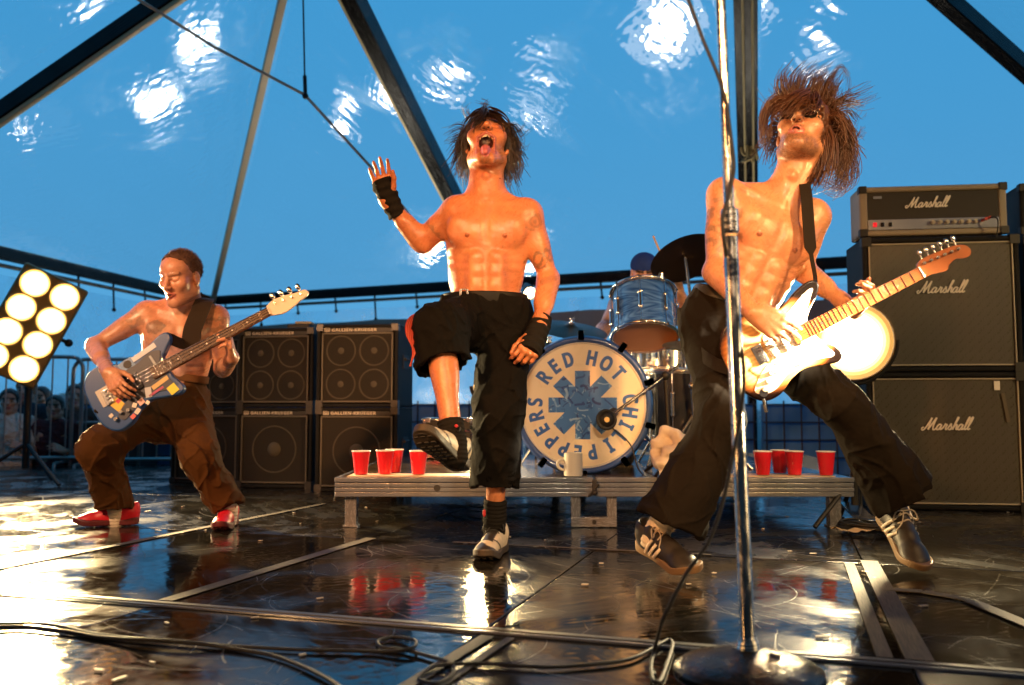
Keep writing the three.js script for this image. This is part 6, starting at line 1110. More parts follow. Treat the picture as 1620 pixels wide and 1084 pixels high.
const bassG = guitarThing('bass_guitar', 'dark blue bass guitar covered in stickers held by the crouching player', 'bass guitar', BB, BN, V(0.05, 0.12, 1), {
  scale: 0.864, joint: 0.30, nutW: 0.041, heelW: 0.062, brW: 0.058, frets: 21, strings: 4, gauge: 0.0011, peg: 1.6,
  body: [[-0.09, 0.03], [-0.08, 0.10], [-0.03, 0.15], [0.04, 0.15], [0.11, 0.115], [0.18, 0.105], [0.26, 0.125], [0.34, 0.15], [0.375, 0.145], [0.37, 0.115], [0.325, 0.075], [0.30, 0.045], [0.30, -0.045], [0.315, -0.09], [0.325, -0.13], [0.30, -0.145], [0.24, -0.128], [0.17, -0.105], [0.10, -0.12], [0.04, -0.16], [-0.03, -0.165], [-0.075, -0.115], [-0.09, -0.04]],
  guard: [[0.29, 0.045], [0.31, 0.085], [0.26, 0.10], [0.19, 0.08], [0.13, 0.075], [0.10, 0.05], [0.09, -0.04], [0.04, -0.075], [0.0, -0.11], [0.02, -0.14], [0.06, -0.125], [0.12, -0.095], [0.18, -0.085], [0.25, -0.105], [0.29, -0.12], [0.30, -0.09], [0.288, -0.045]],
  head: [[0.0, -0.022], [0.03, -0.034], [0.06, -0.042], [0.10, -0.040], [0.16, -0.026], [0.20, -0.020], [0.215, -0.005], [0.20, 0.014], [0.17, 0.016], [0.10, 0.034], [0.05, 0.040], [0.02, 0.034], [0.0, 0.022]],
  tuners: [0, 1, 2, 3].map(i => [0.045 + i * 0.044, 0.022 - i * 0.007, 1]),
  pickups: [[0.055, 0, 0.026, 0.082, 0], [0.155, 0, 0.03, 0.086, 0]], knobs: [[0.02, -0.10], [0.055, -0.108], [-0.015, -0.118]],
  bodyM: phy([0.02, 0.075, 0.25], 0.3, 0, { clearcoat: 0.6 }), guardM: std([0.02, 0.03, 0.06], 0.45), neckM: mapleM, boardM: std([0.09, 0.05, 0.03], 0.5), headM: std([0.62, 0.52, 0.44], 0.4), inlayM: M.white, pickM: M.blackgloss, knobM: M.chrome,
  extra: (A) => {
    const st = (x, y, w, h, c, r = 0, z = -0.0155) => { const g = box(w, h, 0.0012, 0, 0, 0, 0.0004); g.rotateZ(r); g.translate(x, y, z); A('sticker', g, std(c, 0.4)); };
    st(0.24, 0.115, 0.13, 0.026, [0.55, 0.62, 0.75], 0.12, -0.0148); st(0.14, 0.10, 0.075, 0.05, [0.12, 0.25, 0.5], 0.1); A('sticker', disc(V(0.145, 0.10, -0.0138), V(0, 0, 1), 0.02, 0.0012, 24), M.black);
    st(-0.01, 0.01, 0.075, 0.09, [0.5, 0.48, 0.45], 0.05, -0.0145); st(0.02, -0.055, 0.05, 0.06, [0.75, 0.5, 0.04], 0.4, -0.0143); st(0.035, -0.04, 0.03, 0.02, [0.6, 0.03, 0.05], 0.4, -0.0128); st(0.09, -0.132, 0.03, 0.022, [0.65, 0.6, 0.6], 0.5); st(0.125, -0.10, 0.03, 0.028, [0.7, 0.45, 0.45], 0.2, -0.0128); st(0.09, -0.10, 0.022, 0.022, [0.7, 0.65, 0.6], 0.8, -0.0128);
    st(0.285, -0.118, 0.045, 0.045, [0.62, 0.6, 0.03], 0.2, -0.0128); st(0.315, -0.128, 0.02, 0.03, [0.05, 0.1, 0.3], 0.2); st(0.21, -0.09, 0.08, 0.012, [0.35, 0.04, 0.15], 0.1, -0.0128); st(0.175, -0.075, 0.03, 0.05, [0.45, 0.5, 0.6], -0.3, -0.0128); st(0.04, 0.135, 0.06, 0.016, [0.45, 0.42, 0.4], -0.1); st(0.26, 0.06, 0.012, 0.05, [0.3, 0.35, 0.4], 0.1, -0.0128); st(0.245, -0.06, 0.09, 0.022, [0.55, 0.4, 0.15], 0.15, -0.0125);
    st(0.06, -0.145, 0.024, 0.02, [0.7, 0.12, 0.12], 0.3); st(-0.03, -0.09, 0.02, 0.018, [0.65, 0.62, 0.55], 0.3); st(0.15, -0.118, 0.018, 0.018, [0.75, 0.72, 0.68], 0.6, -0.0146);
  },
});
// ================================================================ the guitarist on the right
{
  const J = { neck: P(1236, 326, 3.12), pelvis: P(1156, 512, 3.16), shR: P(1146, 308, 3.10), shL: P(1288, 342, 3.15), elR: P(1131, 430, 3.02), wrR: P(1192, 495, 2.86), elL: P(1268, 425, 3.2), wrL: P(1352, 492, 2.97), hipR: P(1126, 530, 3.16), knR: P(1140, 668, 3.0), anR: P(1048, 826, 3.06), hipL: P(1192, 532, 3.18), knL: P(1334, 640, 3.05), anL: P(1412, 796, 3.17) };
  const S = thing('person', 'long haired guitarist shirtless in dark flared trousers, head thrown back, legs wide apart', 'person', V(J.pelvis.x, 0, J.pelvis.z));
  const H = frame(V(-0.36, 0.50, 0.78), V(0.34, 0.80, -0.42)), hc = P(1270, 216, 3.10);
  const f = new Field(), Fr = addTorso(f, J, 0.96);
  addNeck(f, J.neck, hc, H, Fr, 0.95); addHead(f, hc, H, 1.08, { part: 0.004 });
  addArm(f, J.shR, J.elR, J.wrR, Fr, 0.95); addArm(f, J.shL, J.elL, J.wrL, Fr, 0.9);
  addHand(f, J.wrR, P(1234, 520, 2.825).sub(J.wrR), V(0.1, 0.5, 0.8), V(0.6, 0.75, 0.2), [[0.35, 0.5, 0.3], [0.4, 0.5, 0.3], [0.5, 0.6, 0.4], [0.6, 0.7, 0.4]], { thumb: [0.5, 0.35] });
  addHand(f, J.wrL, P(1372, 476, 2.90).sub(J.wrL), V(0.55, -0.6, -0.1), V(0.3, 0.3, -0.9), [[0.7, 1.0, 0.6], [0.75, 1.0, 0.7], [0.8, 1.1, 0.7], [0.8, 1.1, 0.7]], { s: 0.95, thumb: [0.6, 0.2] });
  const aR = limb(J.shR, J.elR, V(0, 0, 1));
  const color = skinColor([0.54, 0.24, 0.125], { brow: [0.05, 0.028, 0.018], extra: (x, y, z, tag, c) => {
    const px = (x - hc.x) * H.x.x + (y - hc.y) * H.x.y + (z - hc.z) * H.x.z, py = (x - hc.x) * H.y.x + (y - hc.y) * H.y.y + (z - hc.z) * H.y.z, pz = (x - hc.x) * H.z.x + (y - hc.y) * H.z.y + (z - hc.z) * H.z.z;
    if (Math.hypot(px, py, pz) < 0.16 && tag !== 1 && tag !== 4) { const jaw = smooth(-0.055, -0.085, py) * smooth(-0.145, -0.12, py) * smooth(-0.02, 0.02, pz), m = smooth(0.03, 0.02, Math.abs(px)) * smooth(0.008, 0.003, Math.abs(py + 0.045)) * smooth(0.07, 0.085, pz); const s = Math.max(jaw, m) * (0.55 + 0.5 * perlin.noise(x * 260, y * 260, z * 260)); return [mixN(c[0], 0.06, s), mixN(c[1], 0.035, s), mixN(c[2], 0.025, s)]; }
    const [t, a, r] = aR(x, y, z); if (r < 0.08 && t > -0.05 && t < 0.95) { const s = Math.sin(t * 26 + 2.2 * perlin.noise(x * 30, y * 30, z * 30)) * Math.cos(a * 3 + t * 9 + 2 * perlin.noise(x * 40 + 5, y * 40, z * 40)); const k = smooth(0.05, 0.3, s) * 0.55 * smooth(-0.05, 0.05, t) * smooth(0.95, 0.8, t); if (k > 0) return inkOver(c, k); }
    return c;
  } });
  wpart(S, 'body', f.mesh(0.0045, color), skinM);
  // dark glasses
  const sg = []; for (const q of [-1, 1]) { const g = new THREE.SphereGeometry(0.03, 20, 10, 0, 6.283, 0, 1.1); g.scale(0.95, 0.35, 0.72); g.rotateX(Math.PI / 2); g.applyMatrix4(basis(H.x, H.y, H.z, off(hc, H, q * 0.033, 0.010, 0.088))); sg.push(g); }
  const gl = new THREE.Group(); gl.name = 'sunglasses'; S.add(gl); gl.position.copy(hc).sub(S.position);
  sg.forEach(g => wpart(gl, 'lens', g, phy([0.012, 0.01, 0.009], 0.15, 0, { clearcoat: 0.4 })));
  wpart(gl, 'glasses_frame', merge([rod(off(hc, H, -0.012, 0.014, 0.098), off(hc, H, 0.012, 0.014, 0.098), 0.003), rod(off(hc, H, -0.06, 0.014, 0.08), off(hc, H, -0.079, 0.012, 0.0), 0.0028), rod(off(hc, H, 0.06, 0.014, 0.08), off(hc, H, 0.079, 0.012, 0.0), 0.0028)]), M.black);
  // flared trousers
  const W = P(1160, 482, 3.16), PF = frame(V(0.0, 0, 1), Fr.y), tr = new Field();
  tr.add(ell(off(W, PF, 0.0, -0.06, -0.01), 0.160, 0.15, 0.126, PF), 0.05);
  const hemR = P(1066, 822, 3.03), hemL = P(1424, 776, 3.12);
  tr.add(cap(J.hipR, J.knR, 0.102, 0.074), 0.06); tr.add(cap(J.knR, hemR, 0.068, 0.116), 0.04); tr.add(cap(J.hipL, J.knL, 0.102, 0.074), 0.06); tr.add(cap(J.knL, hemL, 0.066, 0.118), 0.04);
  tr.add(ell(lerpV(J.hipR, J.hipL, 0.5).add(V(0, -0.04, 0)), 0.14, 0.10, 0.12), 0.05);
  for (const [k, h] of [[J.knR, hemR], [J.knL, hemL]]) { const d = h.clone().sub(k).normalize(), CF = frame(V(0, 0, 1), d); tr.cut(rbox(off(h, CF, 0, 0.12, 0), 0.2, 0.105, 0.22, 0.002, CF), 0.004); tr.cut(cap(lerpV(k, h, 0.72), h.clone().addScaledVector(d, 0.04), 0.085, 0.098), 0.004); }
  tr.cut(rbox(off(W, PF, 0, 0.115, 0), 0.3, 0.10, 0.3, 0.002, PF), 0.003);
  tr.warp = folds(0.0095, 9, 3.2, 9, 0.35);
  wpart(S, 'trousers', tr.mesh(0.0065), cloth([0.012, 0.0092, 0.0066], 0.8));
  const bel = new Field(); bel.add(ell(off(W, PF, 0, 0.0, -0.008), 0.154, 0.2, 0.124, PF), 0); bel.cut(rbox(off(W, PF, 0, 0.12, 0), 0.3, 0.10, 0.3, 0.003, PF), 0.003); bel.cut(rbox(off(W, PF, 0, -0.124, 0), 0.3, 0.10, 0.3, 0.003, PF), 0.003); bel.cut(ell(W, 0.12, 0.3, 0.09, PF), 0.002);
  wpart(S, 'belt', bel.mesh(0.006), std([0.02, 0.016, 0.012], 0.4));
  const sk = cloth([0.72, 0.66, 0.55], 0.8); sock(S, J.anR, null, 0.042, 0.06, sk, J.knR.clone().sub(J.anR)); sock(S, J.anL, null, 0.043, 0.07, sk, J.knL.clone().sub(J.anL));
  const so = { soleM: std([0.20, 0.125, 0.06], 0.55), treadM: std([0.2, 0.13, 0.07], 0.6), upperM: std([1, 1, 1], 0.5, 0, { vertexColors: true }), laceM: std([0.40, 0.35, 0.28], 0.6), len: 0.30, w: 1.08, stripes: std([0.72, 0.66, 0.55], 0.5),
    color: (x, y, z) => { const n = 1 + 0.25 * perlin.noise(x * 60, y * 60, z * 60), heel = z < -0.02 && y < 0.07; return heel ? [0.16 * n, 0.10 * n, 0.05 * n] : [0.022 * n, 0.018 * n, 0.015 * n]; } };
  const tR = V(0.42, 0, 0.9).normalize(), tL = V(0.10, 0, 1).normalize();
  const fR = V(0.46, -0.22, 0.86).normalize(), fL = V(0.06, -0.56, 0.82).normalize();
  shoe(S, 'shoe', V(J.anR.x - 0.035, 0.062, J.anR.z - 0.05), fR, V(-0.1, 1, 0.3), { ...so, label: 'dark three striped trainer under the nearer flared leg' });
  shoe(S, 'shoe', V(J.anL.x, 0.14, J.anL.z - 0.035), fL, V(0.04, 1, 0.6), { ...so, label: 'dark three striped trainer of the stretched leg' });
  // long hair flung about
  const R = rng(77), L = [], B = (n, w0, w1, r, ...p) => L.push(...bundle(p.map(([a, b, d]) => P(a, b, d ?? 3.12)), n, w0, w1, r, R, { n: 11 }));
  const hm = std([0.085, 0.030, 0.013], 0.45);
  hairCap(S, hc, H, 1.08, 0.012, hm, [1, -0.5], [0.055, 0.075]);
  for (let i = 0; i < 800; i++) { const a = (R() - 0.5) * 5, b = R() * 1.3 - 0.1, dir = H.x.clone().multiplyScalar(Math.sin(a) * Math.cos(b)).addScaledVector(H.y, Math.sin(b) * 1.05 + 0.15).addScaledVector(H.z, -Math.cos(a) * Math.cos(b)).normalize(); if (dir.dot(H.z) > 0.55) continue; const root = off(hc, H, 0, 0.036, -0.010).addScaledVector(dir, 0.092), blow = V(dir.x * 0.25 + (R() - 0.5) * 0.4, dir.y > 0.5 ? 0.5 : -0.9, -0.1), len = 0.06 + R() * 0.06; L.push({ p: [root.clone().addScaledVector(dir, -0.01), root.clone().addScaledVector(dir, len * 0.35), root.clone().addScaledVector(dir, len * 0.5).addScaledVector(blow, len * 0.4), root.clone().addScaledVector(dir, len * 0.55).addScaledVector(blow, len).add(V((R() - 0.5) * 0.05, (R() - 0.5) * 0.05, 0))], r: 0.0015 + R() * 0.0022, n: 8 }); }
  // crown, swept up
  B(46, 0.03, 0.045, 0.006, [1268, 165], [1262, 145], [1268, 125], [1285, 108]); B(40, 0.03, 0.04, 0.006, [1255, 168], [1240, 150], [1238, 130], [1250, 112]); B(40, 0.03, 0.04, 0.006, [1285, 160], [1292, 140], [1300, 122], [1312, 112]); B(26, 0.025, 0.03, 0.005, [1300, 160], [1312, 145], [1318, 130], [1325, 118]);
  // left side, falling over the cheek
  B(34, 0.022, 0.02, 0.005, [1250, 160, 3.05], [1225, 165, 3.03], [1212, 185, 3.03], [1210, 215, 3.04]); B(20, 0.015, 0.018, 0.004, [1235, 150], [1214, 165], [1206, 190], [1208, 232]); B(12, 0.012, 0.012, 0.003, [1225, 165], [1208, 180], [1205, 210], [1212, 240]);
  // fringe over the forehead
  B(30, 0.025, 0.03, 0.005, [1275, 150, 3.02], [1258, 158, 2.97], [1246, 170, 2.96], [1232, 180, 2.97]); B(26, 0.02, 0.03, 0.005, [1285, 152, 3.02], [1288, 162, 2.98], [1284, 170, 2.965], [1272, 172, 2.965]);
  // right mass, swinging out and down
  B(60, 0.03, 0.045, 0.007, [1300, 165], [1318, 190], [1325, 225], [1318, 262]); B(56, 0.03, 0.04, 0.007, [1305, 175, 3.1], [1332, 200], [1342, 235], [1330, 275]); B(44, 0.025, 0.04, 0.006, [1300, 200, 3.08], [1310, 230, 3.06], [1306, 262, 3.06], [1296, 285, 3.06]); B(34, 0.025, 0.05, 0.005, [1325, 225], [1343, 250], [1340, 280], [1312, 296]); B(22, 0.02, 0.035, 0.004, [1318, 250], [1334, 275], [1326, 298], [1300, 288]); B(36, 0.03, 0.03, 0.006, [1285, 245, 3.12], [1288, 265, 3.10], [1286, 280, 3.08], [1280, 296, 3.06]);
  // wisps to the right
  B(14, 0.012, 0.03, 0.004, [1315, 165], [1335, 155], [1352, 150], [1372, 140]); B(12, 0.012, 0.03, 0.0035, [1318, 170], [1342, 162], [1360, 164], [1384, 155]); B(12, 0.012, 0.03, 0.0035, [1322, 180], [1342, 175], [1352, 185], [1358, 178]); B(10, 0.012, 0.03, 0.003, [1330, 195], [1346, 200], [1352, 212], [1362, 200]); B(9, 0.01, 0.02, 0.003, [1332, 215], [1346, 222], [1354, 218], [1360, 208]); B(5, 0.006, 0.015, 0.0025, [1312, 130], [1328, 104], [1340, 118], [1342, 148]);
  wpart(S, 'hair', locks(L), hm);
  // strap of the guitar
  const sp = (...p) => p.map(([a, b, d]) => P(a, b, d));
  const horn = V(0.30, 0.14, -0.03).applyMatrix4(gtr.m).add(GB), tail = V(-0.125, 0, -0.03).applyMatrix4(gtr.m).add(GB);
  const g = ribbon([horn, P(1290, 440, 2.95), P(1283, 400, 2.985), P(1279, 350, 3.0), P(1276, 310, 3.02), P(1272, 287, 3.08), P(1268, 282, 3.17), P(1250, 310, 3.27), P(1210, 380, 3.30), P(1160, 450, 3.32), P(1100, 500, 3.25), P(1098, 545, 3.12), P(1130, 575, 2.98), tail], (t) => t < 0.16 ? 0.014 : 0.042, 0.004, (t) => t < 0.36 ? V(0.1, 0.25, 1) : t < 0.5 ? V(0, 1, 0.1) : t < 0.8 ? V(0, 0.2, -1) : V(-1, 0.2, 0.2));
  wpart(gtr.t, 'strap', g, cloth([0.02, 0.015, 0.011], 0.6));
}
// ================================================================ the bass player on the left
{
  const J = { neck: P(290, 492, 4.26), pelvis: P(272, 640, 4.34), shR: P(232, 497, 4.24), shL: P(342, 503, 4.28), elR: P(150, 547, 4.16), wrR: P(172, 590, 3.93), elL: P(352, 584, 4.30), wrL: P(368, 566, 4.06), hipR: P(246, 648, 4.32), knR: P(155, 712, 4.04), anR: P(184, 802, 4.24), hipL: P(296, 650, 4.34), knL: P(316, 722, 4.14), anL: P(360, 800, 4.20) };
  const S = thing('person', 'crouching bass player, shirtless with short hair, brown trousers and red shoes', 'person', V(J.pelvis.x, 0, J.pelvis.z));
  const H = frame(V(-0.32, -0.30, 0.90), V(-0.05, 0.95, 0.25)), hc = P(287, 441, 4.16);
  const f = new Field(), Fr = addTorso(f, J, 0.98);
  addNeck(f, J.neck, hc, H, Fr, 1.0); addHead(f, hc, H, 1.04, { closed: true, part: 0.002 });
  addArm(f, J.shR, J.elR, J.wrR, Fr, 0.98); addArm(f, J.shL, J.elL, J.wrL, Fr, 0.95);
  addHand(f, J.wrR, P(190, 618, 3.875).sub(J.wrR), V(0.2, 0.5, 0.8), V(0.7, 0.5, 0.2), [[0.3, 0.5, 0.3], [0.4, 0.5, 0.3], [0.5, 0.5, 0.3], [0.5, 0.6, 0.3]], { thumb: [0.7, 0.4] });
  addHand(f, J.wrL, P(362, 538, 3.99).sub(J.wrL), V(0.7, 0.25, -0.5), V(-0.2, 0.1, -0.9), [[0.5, 1.0, 0.7], [0.55, 1.0, 0.7], [0.6, 1.1, 0.7], [0.6, 1.1, 0.7]], { thumb: [0.6, 0.2] });
  const chestC = off(J.neck, Fr, 0, -0.17, 0.12), pecR = off(J.neck, Fr, -0.10, -0.085, 0.10), aL = limb(J.shL, J.elL, V(0, 0, 1)), aR = limb(J.shR, J.elR, V(0, 0, 1));
  const color = skinColor([0.56, 0.27, 0.165], { brow: [0.36, 0.17, 0.10], extra: (x, y, z, tag, c) => {
    let k = 0; const d1 = Math.hypot(x - pecR.x, (y - pecR.y) * 1.3), n = perlin.noise(x * 50, y * 50, z * 50);
    if (z > J.neck.z) { if (d1 < 0.042 + n * 0.012) k = 0.6 + 0.25 * n; const d2 = Math.hypot((x - chestC.x - 0.0) * 1.2, y - chestC.y); if (d2 < 0.05 + n * 0.02) k = Math.max(k, 0.38 + n * 0.4); }
    let [t, a, r] = aL(x, y, z); if (r < 0.08 && t > 0.0 && t < 0.4 && Math.abs(a) < 1.1 && Math.sin(t * 34 + n * 3) > -0.2) k = 0.5; [t, a, r] = aR(x, y, z); if (r < 0.08 && t > 0.1 && t < 0.36 && Math.abs(a) < 0.8 && Math.sin(a * 8 + n * 4) > 0.1) k = 0.4;
    return k > 0 ? inkOver(c, clamp(k)) : c;
  } });
  wpart(S, 'body', f.mesh(0.005, color), skinM);
  hairCap(S, hc, H, 1.04, 0.0035, std([0.115, 0.056, 0.030], 0.85, 0, { bumpMap: again(T.grain, 8, 8), bumpScale: 0.002 }), [1, -0.55], [0.105, 0.055], 'cropped_hair');
  { // cropped stubble all over the scalp
    const R = rng(13), L = []; let k = 0;
    while (k < 2600) { const v = V(R() * 2 - 1, R() * 2 - 1, R() * 2 - 1); if (v.lengthSq() > 1) continue; v.normalize(); const e = v.z * 1 + v.y * -0.62; if (e > 0.36 - 0.12 * R() || v.y < -0.45) continue; k++; const d = H.x.clone().multiplyScalar(v.x).addScaledVector(H.y, v.y).addScaledVector(H.z, v.z), r = off(hc, H, v.x * 0.077, 0.040 + v.y * 0.090, -0.012 + v.z * 0.096), t = d.clone().add(V((R() - 0.5) * 0.7, 0.2 + (R() - 0.5) * 0.7, (R() - 0.5) * 0.7)); L.push({ p: [r.clone().addScaledVector(d, -0.002), r.clone().addScaledVector(d, 0.004), r.clone().addScaledVector(t, 0.010 + R() * 0.004)], r: 0.0016, r2: 0.0006, n: 2 }); }
    wpart(S, 'hair_stubble', locks(L, 3), std([0.115, 0.056, 0.030], 0.7));
  }
  const W = P(282, 600, 4.32), PF = frame(V(-0.15, 0, 1), Fr.y), tr = new Field();
  tr.add(ell(off(W, PF, 0, -0.08, -0.01), 0.148, 0.16, 0.122, PF), 0.05);
  const hemR = P(182, 800, 4.22), hemL = P(358, 800, 4.19);
  tr.add(cap(J.hipR, J.knR, 0.100, 0.080), 0.06); tr.add(cap(J.knR, hemR, 0.078, 0.076), 0.05); tr.add(cap(J.hipL, J.knL, 0.102, 0.080), 0.06); tr.add(cap(J.knL, hemL, 0.080, 0.068), 0.05); tr.add(ell(lerpV(J.hipR, J.hipL, 0.5).add(V(0, -0.05, 0.02)), 0.13, 0.11, 0.12), 0.06);
  for (const [k, h] of [[J.knR, hemR], [J.knL, hemL]]) { const d = h.clone().sub(k).normalize(), CF = frame(V(0, 0, 1), d); tr.cut(rbox(off(h, CF, 0, 0.11, 0), 0.2, 0.105, 0.22, 0.002, CF), 0.004); }
  tr.cut(rbox(off(W, PF, 0, 0.13, 0), 0.3, 0.10, 0.3, 0.002, PF), 0.003);
  tr.warp = folds(0.0115, 9, 4.5, 5);
  wpart(S, 'trousers', tr.mesh(0.007), cloth([0.072, 0.031, 0.010], 0.8));
  wpart(S, 'waistband', (() => { const b = new Field(); b.add(ell(off(W, PF, 0, 0.0, -0.006), 0.145, 0.2, 0.117, PF), 0); b.cut(rbox(off(W, PF, 0, 0.138, 0), 0.3, 0.10, 0.3, 0.003, PF), 0.003); b.cut(rbox(off(W, PF, 0, -0.10, 0), 0.3, 0.10, 0.3, 0.003, PF), 0.003); b.cut(ell(W, 0.11, 0.3, 0.085, PF), 0.002); return b.mesh(0.007); })(), cloth([0.13, 0.06, 0.025], 0.8));
  const sk = cloth([0.7, 0.62, 0.5], 0.8); sock(S, J.anR, null, 0.044, 0.03, sk, V(0, 1, 0)); sock(S, J.anL, null, 0.044, 0.03, sk, V(0, 1, 0));
  const red = std([0.62, 0.012, 0.03], 0.45), so = { soleM: std([0.10, 0.01, 0.012], 0.5), upperM: red, laceM: std([0.55, 0.03, 0.05], 0.5), len: 0.285 };
  const tR = V(-0.95, 0, 0.25).normalize(), tL = V(0.10, 0, 1).normalize();
  shoe(S, 'shoe', V(J.anR.x, 0.004, J.anR.z).addScaledVector(tR, -0.055), tR, V(0, 1, 0), { ...so, label: 'red shoe pointing to the left' });
  shoe(S, 'shoe', V(J.anL.x, 0.004, J.anL.z).addScaledVector(tL, -0.055), tL, V(0, 1, 0), { ...so, label: 'red shoe pointing at the camera' });
  const horn = V(0.365, 0.135, -0.03).applyMatrix4(bassG.m).add(BB), tail = V(-0.09, 0, -0.03).applyMatrix4(bassG.m).add(BB);
  const g = ribbon([horn, P(298, 545, 4.08), P(305, 520, 4.12), P(316, 492, 4.15), P(323, 476, 4.20), P(326, 473, 4.30), P(315, 490, 4.42), P(280, 540, 4.46), P(235, 590, 4.42), P(205, 625, 4.25), P(170, 650, 4.0), tail], (t) => t < 0.10 ? 0.05 : 0.085, 0.005, (t) => t < 0.36 ? V(0.1, 0.3, 1) : t < 0.46 ? V(0.1, 1, 0.1) : t < 0.8 ? V(0, 0.2, -1) : V(-0.8, -0.4, 0.2));
  wpart(bassG.t, 'strap', g, cloth([0.03, 0.022, 0.016], 0.6));
}
// ================================================================ the drummer behind the kit
{
  const J = { neck: P(1020, 470, 5.5), pelvis: P(1022, 600, 5.55), shR: P(978, 484, 5.5), shL: P(1058, 480, 5.5), elR: P(955, 520, 5.32), wrR: P(941, 548, 5.08), elL: P(1092, 500, 5.4), wrL: P(1074, 462, 5.25), hipR: P(1000, 612, 5.5), hipL: P(1046, 612, 5.5), knR: P(985, 640, 5.1), knL: P(1064, 640, 5.1), anR: P(985, 722, 5.1), anL: P(1064, 722, 5.1) };
  const S = thing('person', 'drummer in a dark blue cap mostly hidden behind the blue rack tom', 'person', V(J.pelvis.x, RY, J.pelvis.z));
  const H = frame(V(-0.1, -0.35, 1), V(0, 1, 0.1)), hc = P(1019, 434, 5.45), f = new Field(), Fr = addTorso(f, J, 0.98);
  addNeck(f, J.neck, hc, H, Fr); addHead(f, hc, H, 1.0); addArm(f, J.shR, J.elR, J.wrR, Fr); addArm(f, J.shL, J.elL, J.wrL, Fr);
  addHand(f, J.wrR, P(934, 556, 5.05).sub(J.wrR), V(0, 1, 0.2), V(0.8, 0, 0.5), [[1, 1.2, 0.8], [1.1, 1.2, 0.8], [1.1, 1.2, 0.8], [1.1, 1.2, 0.8]]); addHand(f, J.wrL, P(1066, 440, 5.2).sub(J.wrL), V(0.4, 0.2, 0.9), V(-0.8, 0.3, 0.2), [[1, 1.2, 0.8], [1.1, 1.2, 0.8], [1.1, 1.2, 0.8], [1.1, 1.2, 0.8]]);
  wpart(S, 'body', f.mesh(0.007, skinColor([0.52, 0.27, 0.17])), skinM);
  const cp = new Field(); cp.add(ell(off(hc, H, 0, 0.055, -0.008), 0.086, 0.082, 0.105, H), 0.01); cp.clip(plane(off(hc, H, 0, 0.035, 0), H.y.clone().negate())); const cap0 = wpart(S, 'cap', cp.mesh(0.006), cloth([0.02, 0.05, 0.24], 0.7));
  const pk = new Field(); pk.add(ell(off(hc, H, 0, 0.045, -0.105), 0.07, 0.008, 0.07, H), 0.004); wpart(S, 'cap_peak', pk.mesh(0.006), cloth([0.02, 0.05, 0.24], 0.7));
  const tr = new Field(); tr.add(cap(J.hipR, J.knR, 0.10, 0.085), 0.05); tr.add(cap(J.hipL, J.knL, 0.10, 0.085), 0.05); tr.add(cap(J.knR, J.anR, 0.08, 0.07), 0.04); tr.add(cap(J.knL, J.anL, 0.08, 0.07), 0.04); tr.add(ell(J.pelvis, 0.17, 0.14, 0.13), 0.05); wpart(S, 'shorts', tr.mesh(0.011), cloth([0.03, 0.03, 0.035]));
  const st = thing('drum_stool', 'round black stool under the drummer', 'stool', V(J.pelvis.x, RY, J.pelvis.z - 0.02)), hh = J.pelvis.y - RY - 0.12; part(st, 'seat', rod(V(0, hh - 0.07, 0), V(0, hh, 0), 0.165, 0.15, 28), M.black); part(st, 'post', rod(V(0, 0.12, 0), V(0, hh - 0.06, 0), 0.02), M.chrome); for (let k = 0; k < 3; k++) part(st, 'leg', rod(V(0, 0.2, 0), V(Math.cos(k * 2.1) * 0.24, 0.008, Math.sin(k * 2.1) * 0.24), 0.011), M.chrome);
  const stick = (a, b, label) => { const t = thing('drumstick', label, 'drumstick', a); part(t, 'shaft', merge([rod(V(0, 0, 0), b.clone().sub(a), 0.0085, 0.0055, 12), ball(b.clone().sub(a), 0.0075, 0.9, 1.2, 0.9)]), std([0.62, 0.42, 0.24], 0.5)); };
  stick(P(1072, 462, 5.16), P(1034, 375, 5.1), 'wooden drumstick raised upright beside the crash cymbal'); stick(P(944, 562, 5.02), P(905, 530, 4.9), 'wooden drumstick in the lowered hand near the left cymbal');
}
// ================================================================ towel on the riser
{
  const c = P(1066, 722, 4.22), t = thing('towel', 'crumpled cream towel hanging over the riser edge beside the guitarist\'s leg', 'towel', c.clone().setY(RY)), f = new Field(), p = (u, v, d) => P(u, v, d);
  const loop = [p(1040, 735, 4.16), p(1038, 705, 4.18), p(1052, 684, 4.2), p(1070, 688, 4.17), p(1072, 706, 4.14), p(1058, 716, 4.13), p(1050, 728, 4.12)];
  for (let i = 0; i < loop.length - 1; i++) f.add(cap(loop[i], loop[i + 1], 0.026, 0.026), 0.012);
  f.add(ell(p(1080, 715, 4.22), 0.11, 0.08, 0.06), 0.03); f.add(ell(p(1055, 708, 4.185), 0.045, 0.05, 0.035), 0.012); f.add(cap(p(1070, 700, 4.2), p(1100, 715, 4.2), 0.035, 0.03), 0.02); f.add(cap(p(1048, 735, 4.13), p(1053, 764, 4.115), 0.032, 0.014), 0.03); f.add(cap(p(1066, 735, 4.14), p(1070, 752, 4.12), 0.03, 0.016), 0.03);
  f.add(cap(p(1085, 700, 4.16), p(1064, 728, 4.12), 0.014, 0.012), 0.014);
  f.warp = (x, y, z) => 0.006 * Math.sin(x * 40 + y * 70 + 3 * perlin.noise(x * 10, y * 10, z * 10)) + 0.0015 * perlin.noise(x * 60, y * 60, z * 60);
  wpart(t, 'fabric', f.mesh(0.0055), cloth([0.84, 0.78, 0.68], 0.95));
}
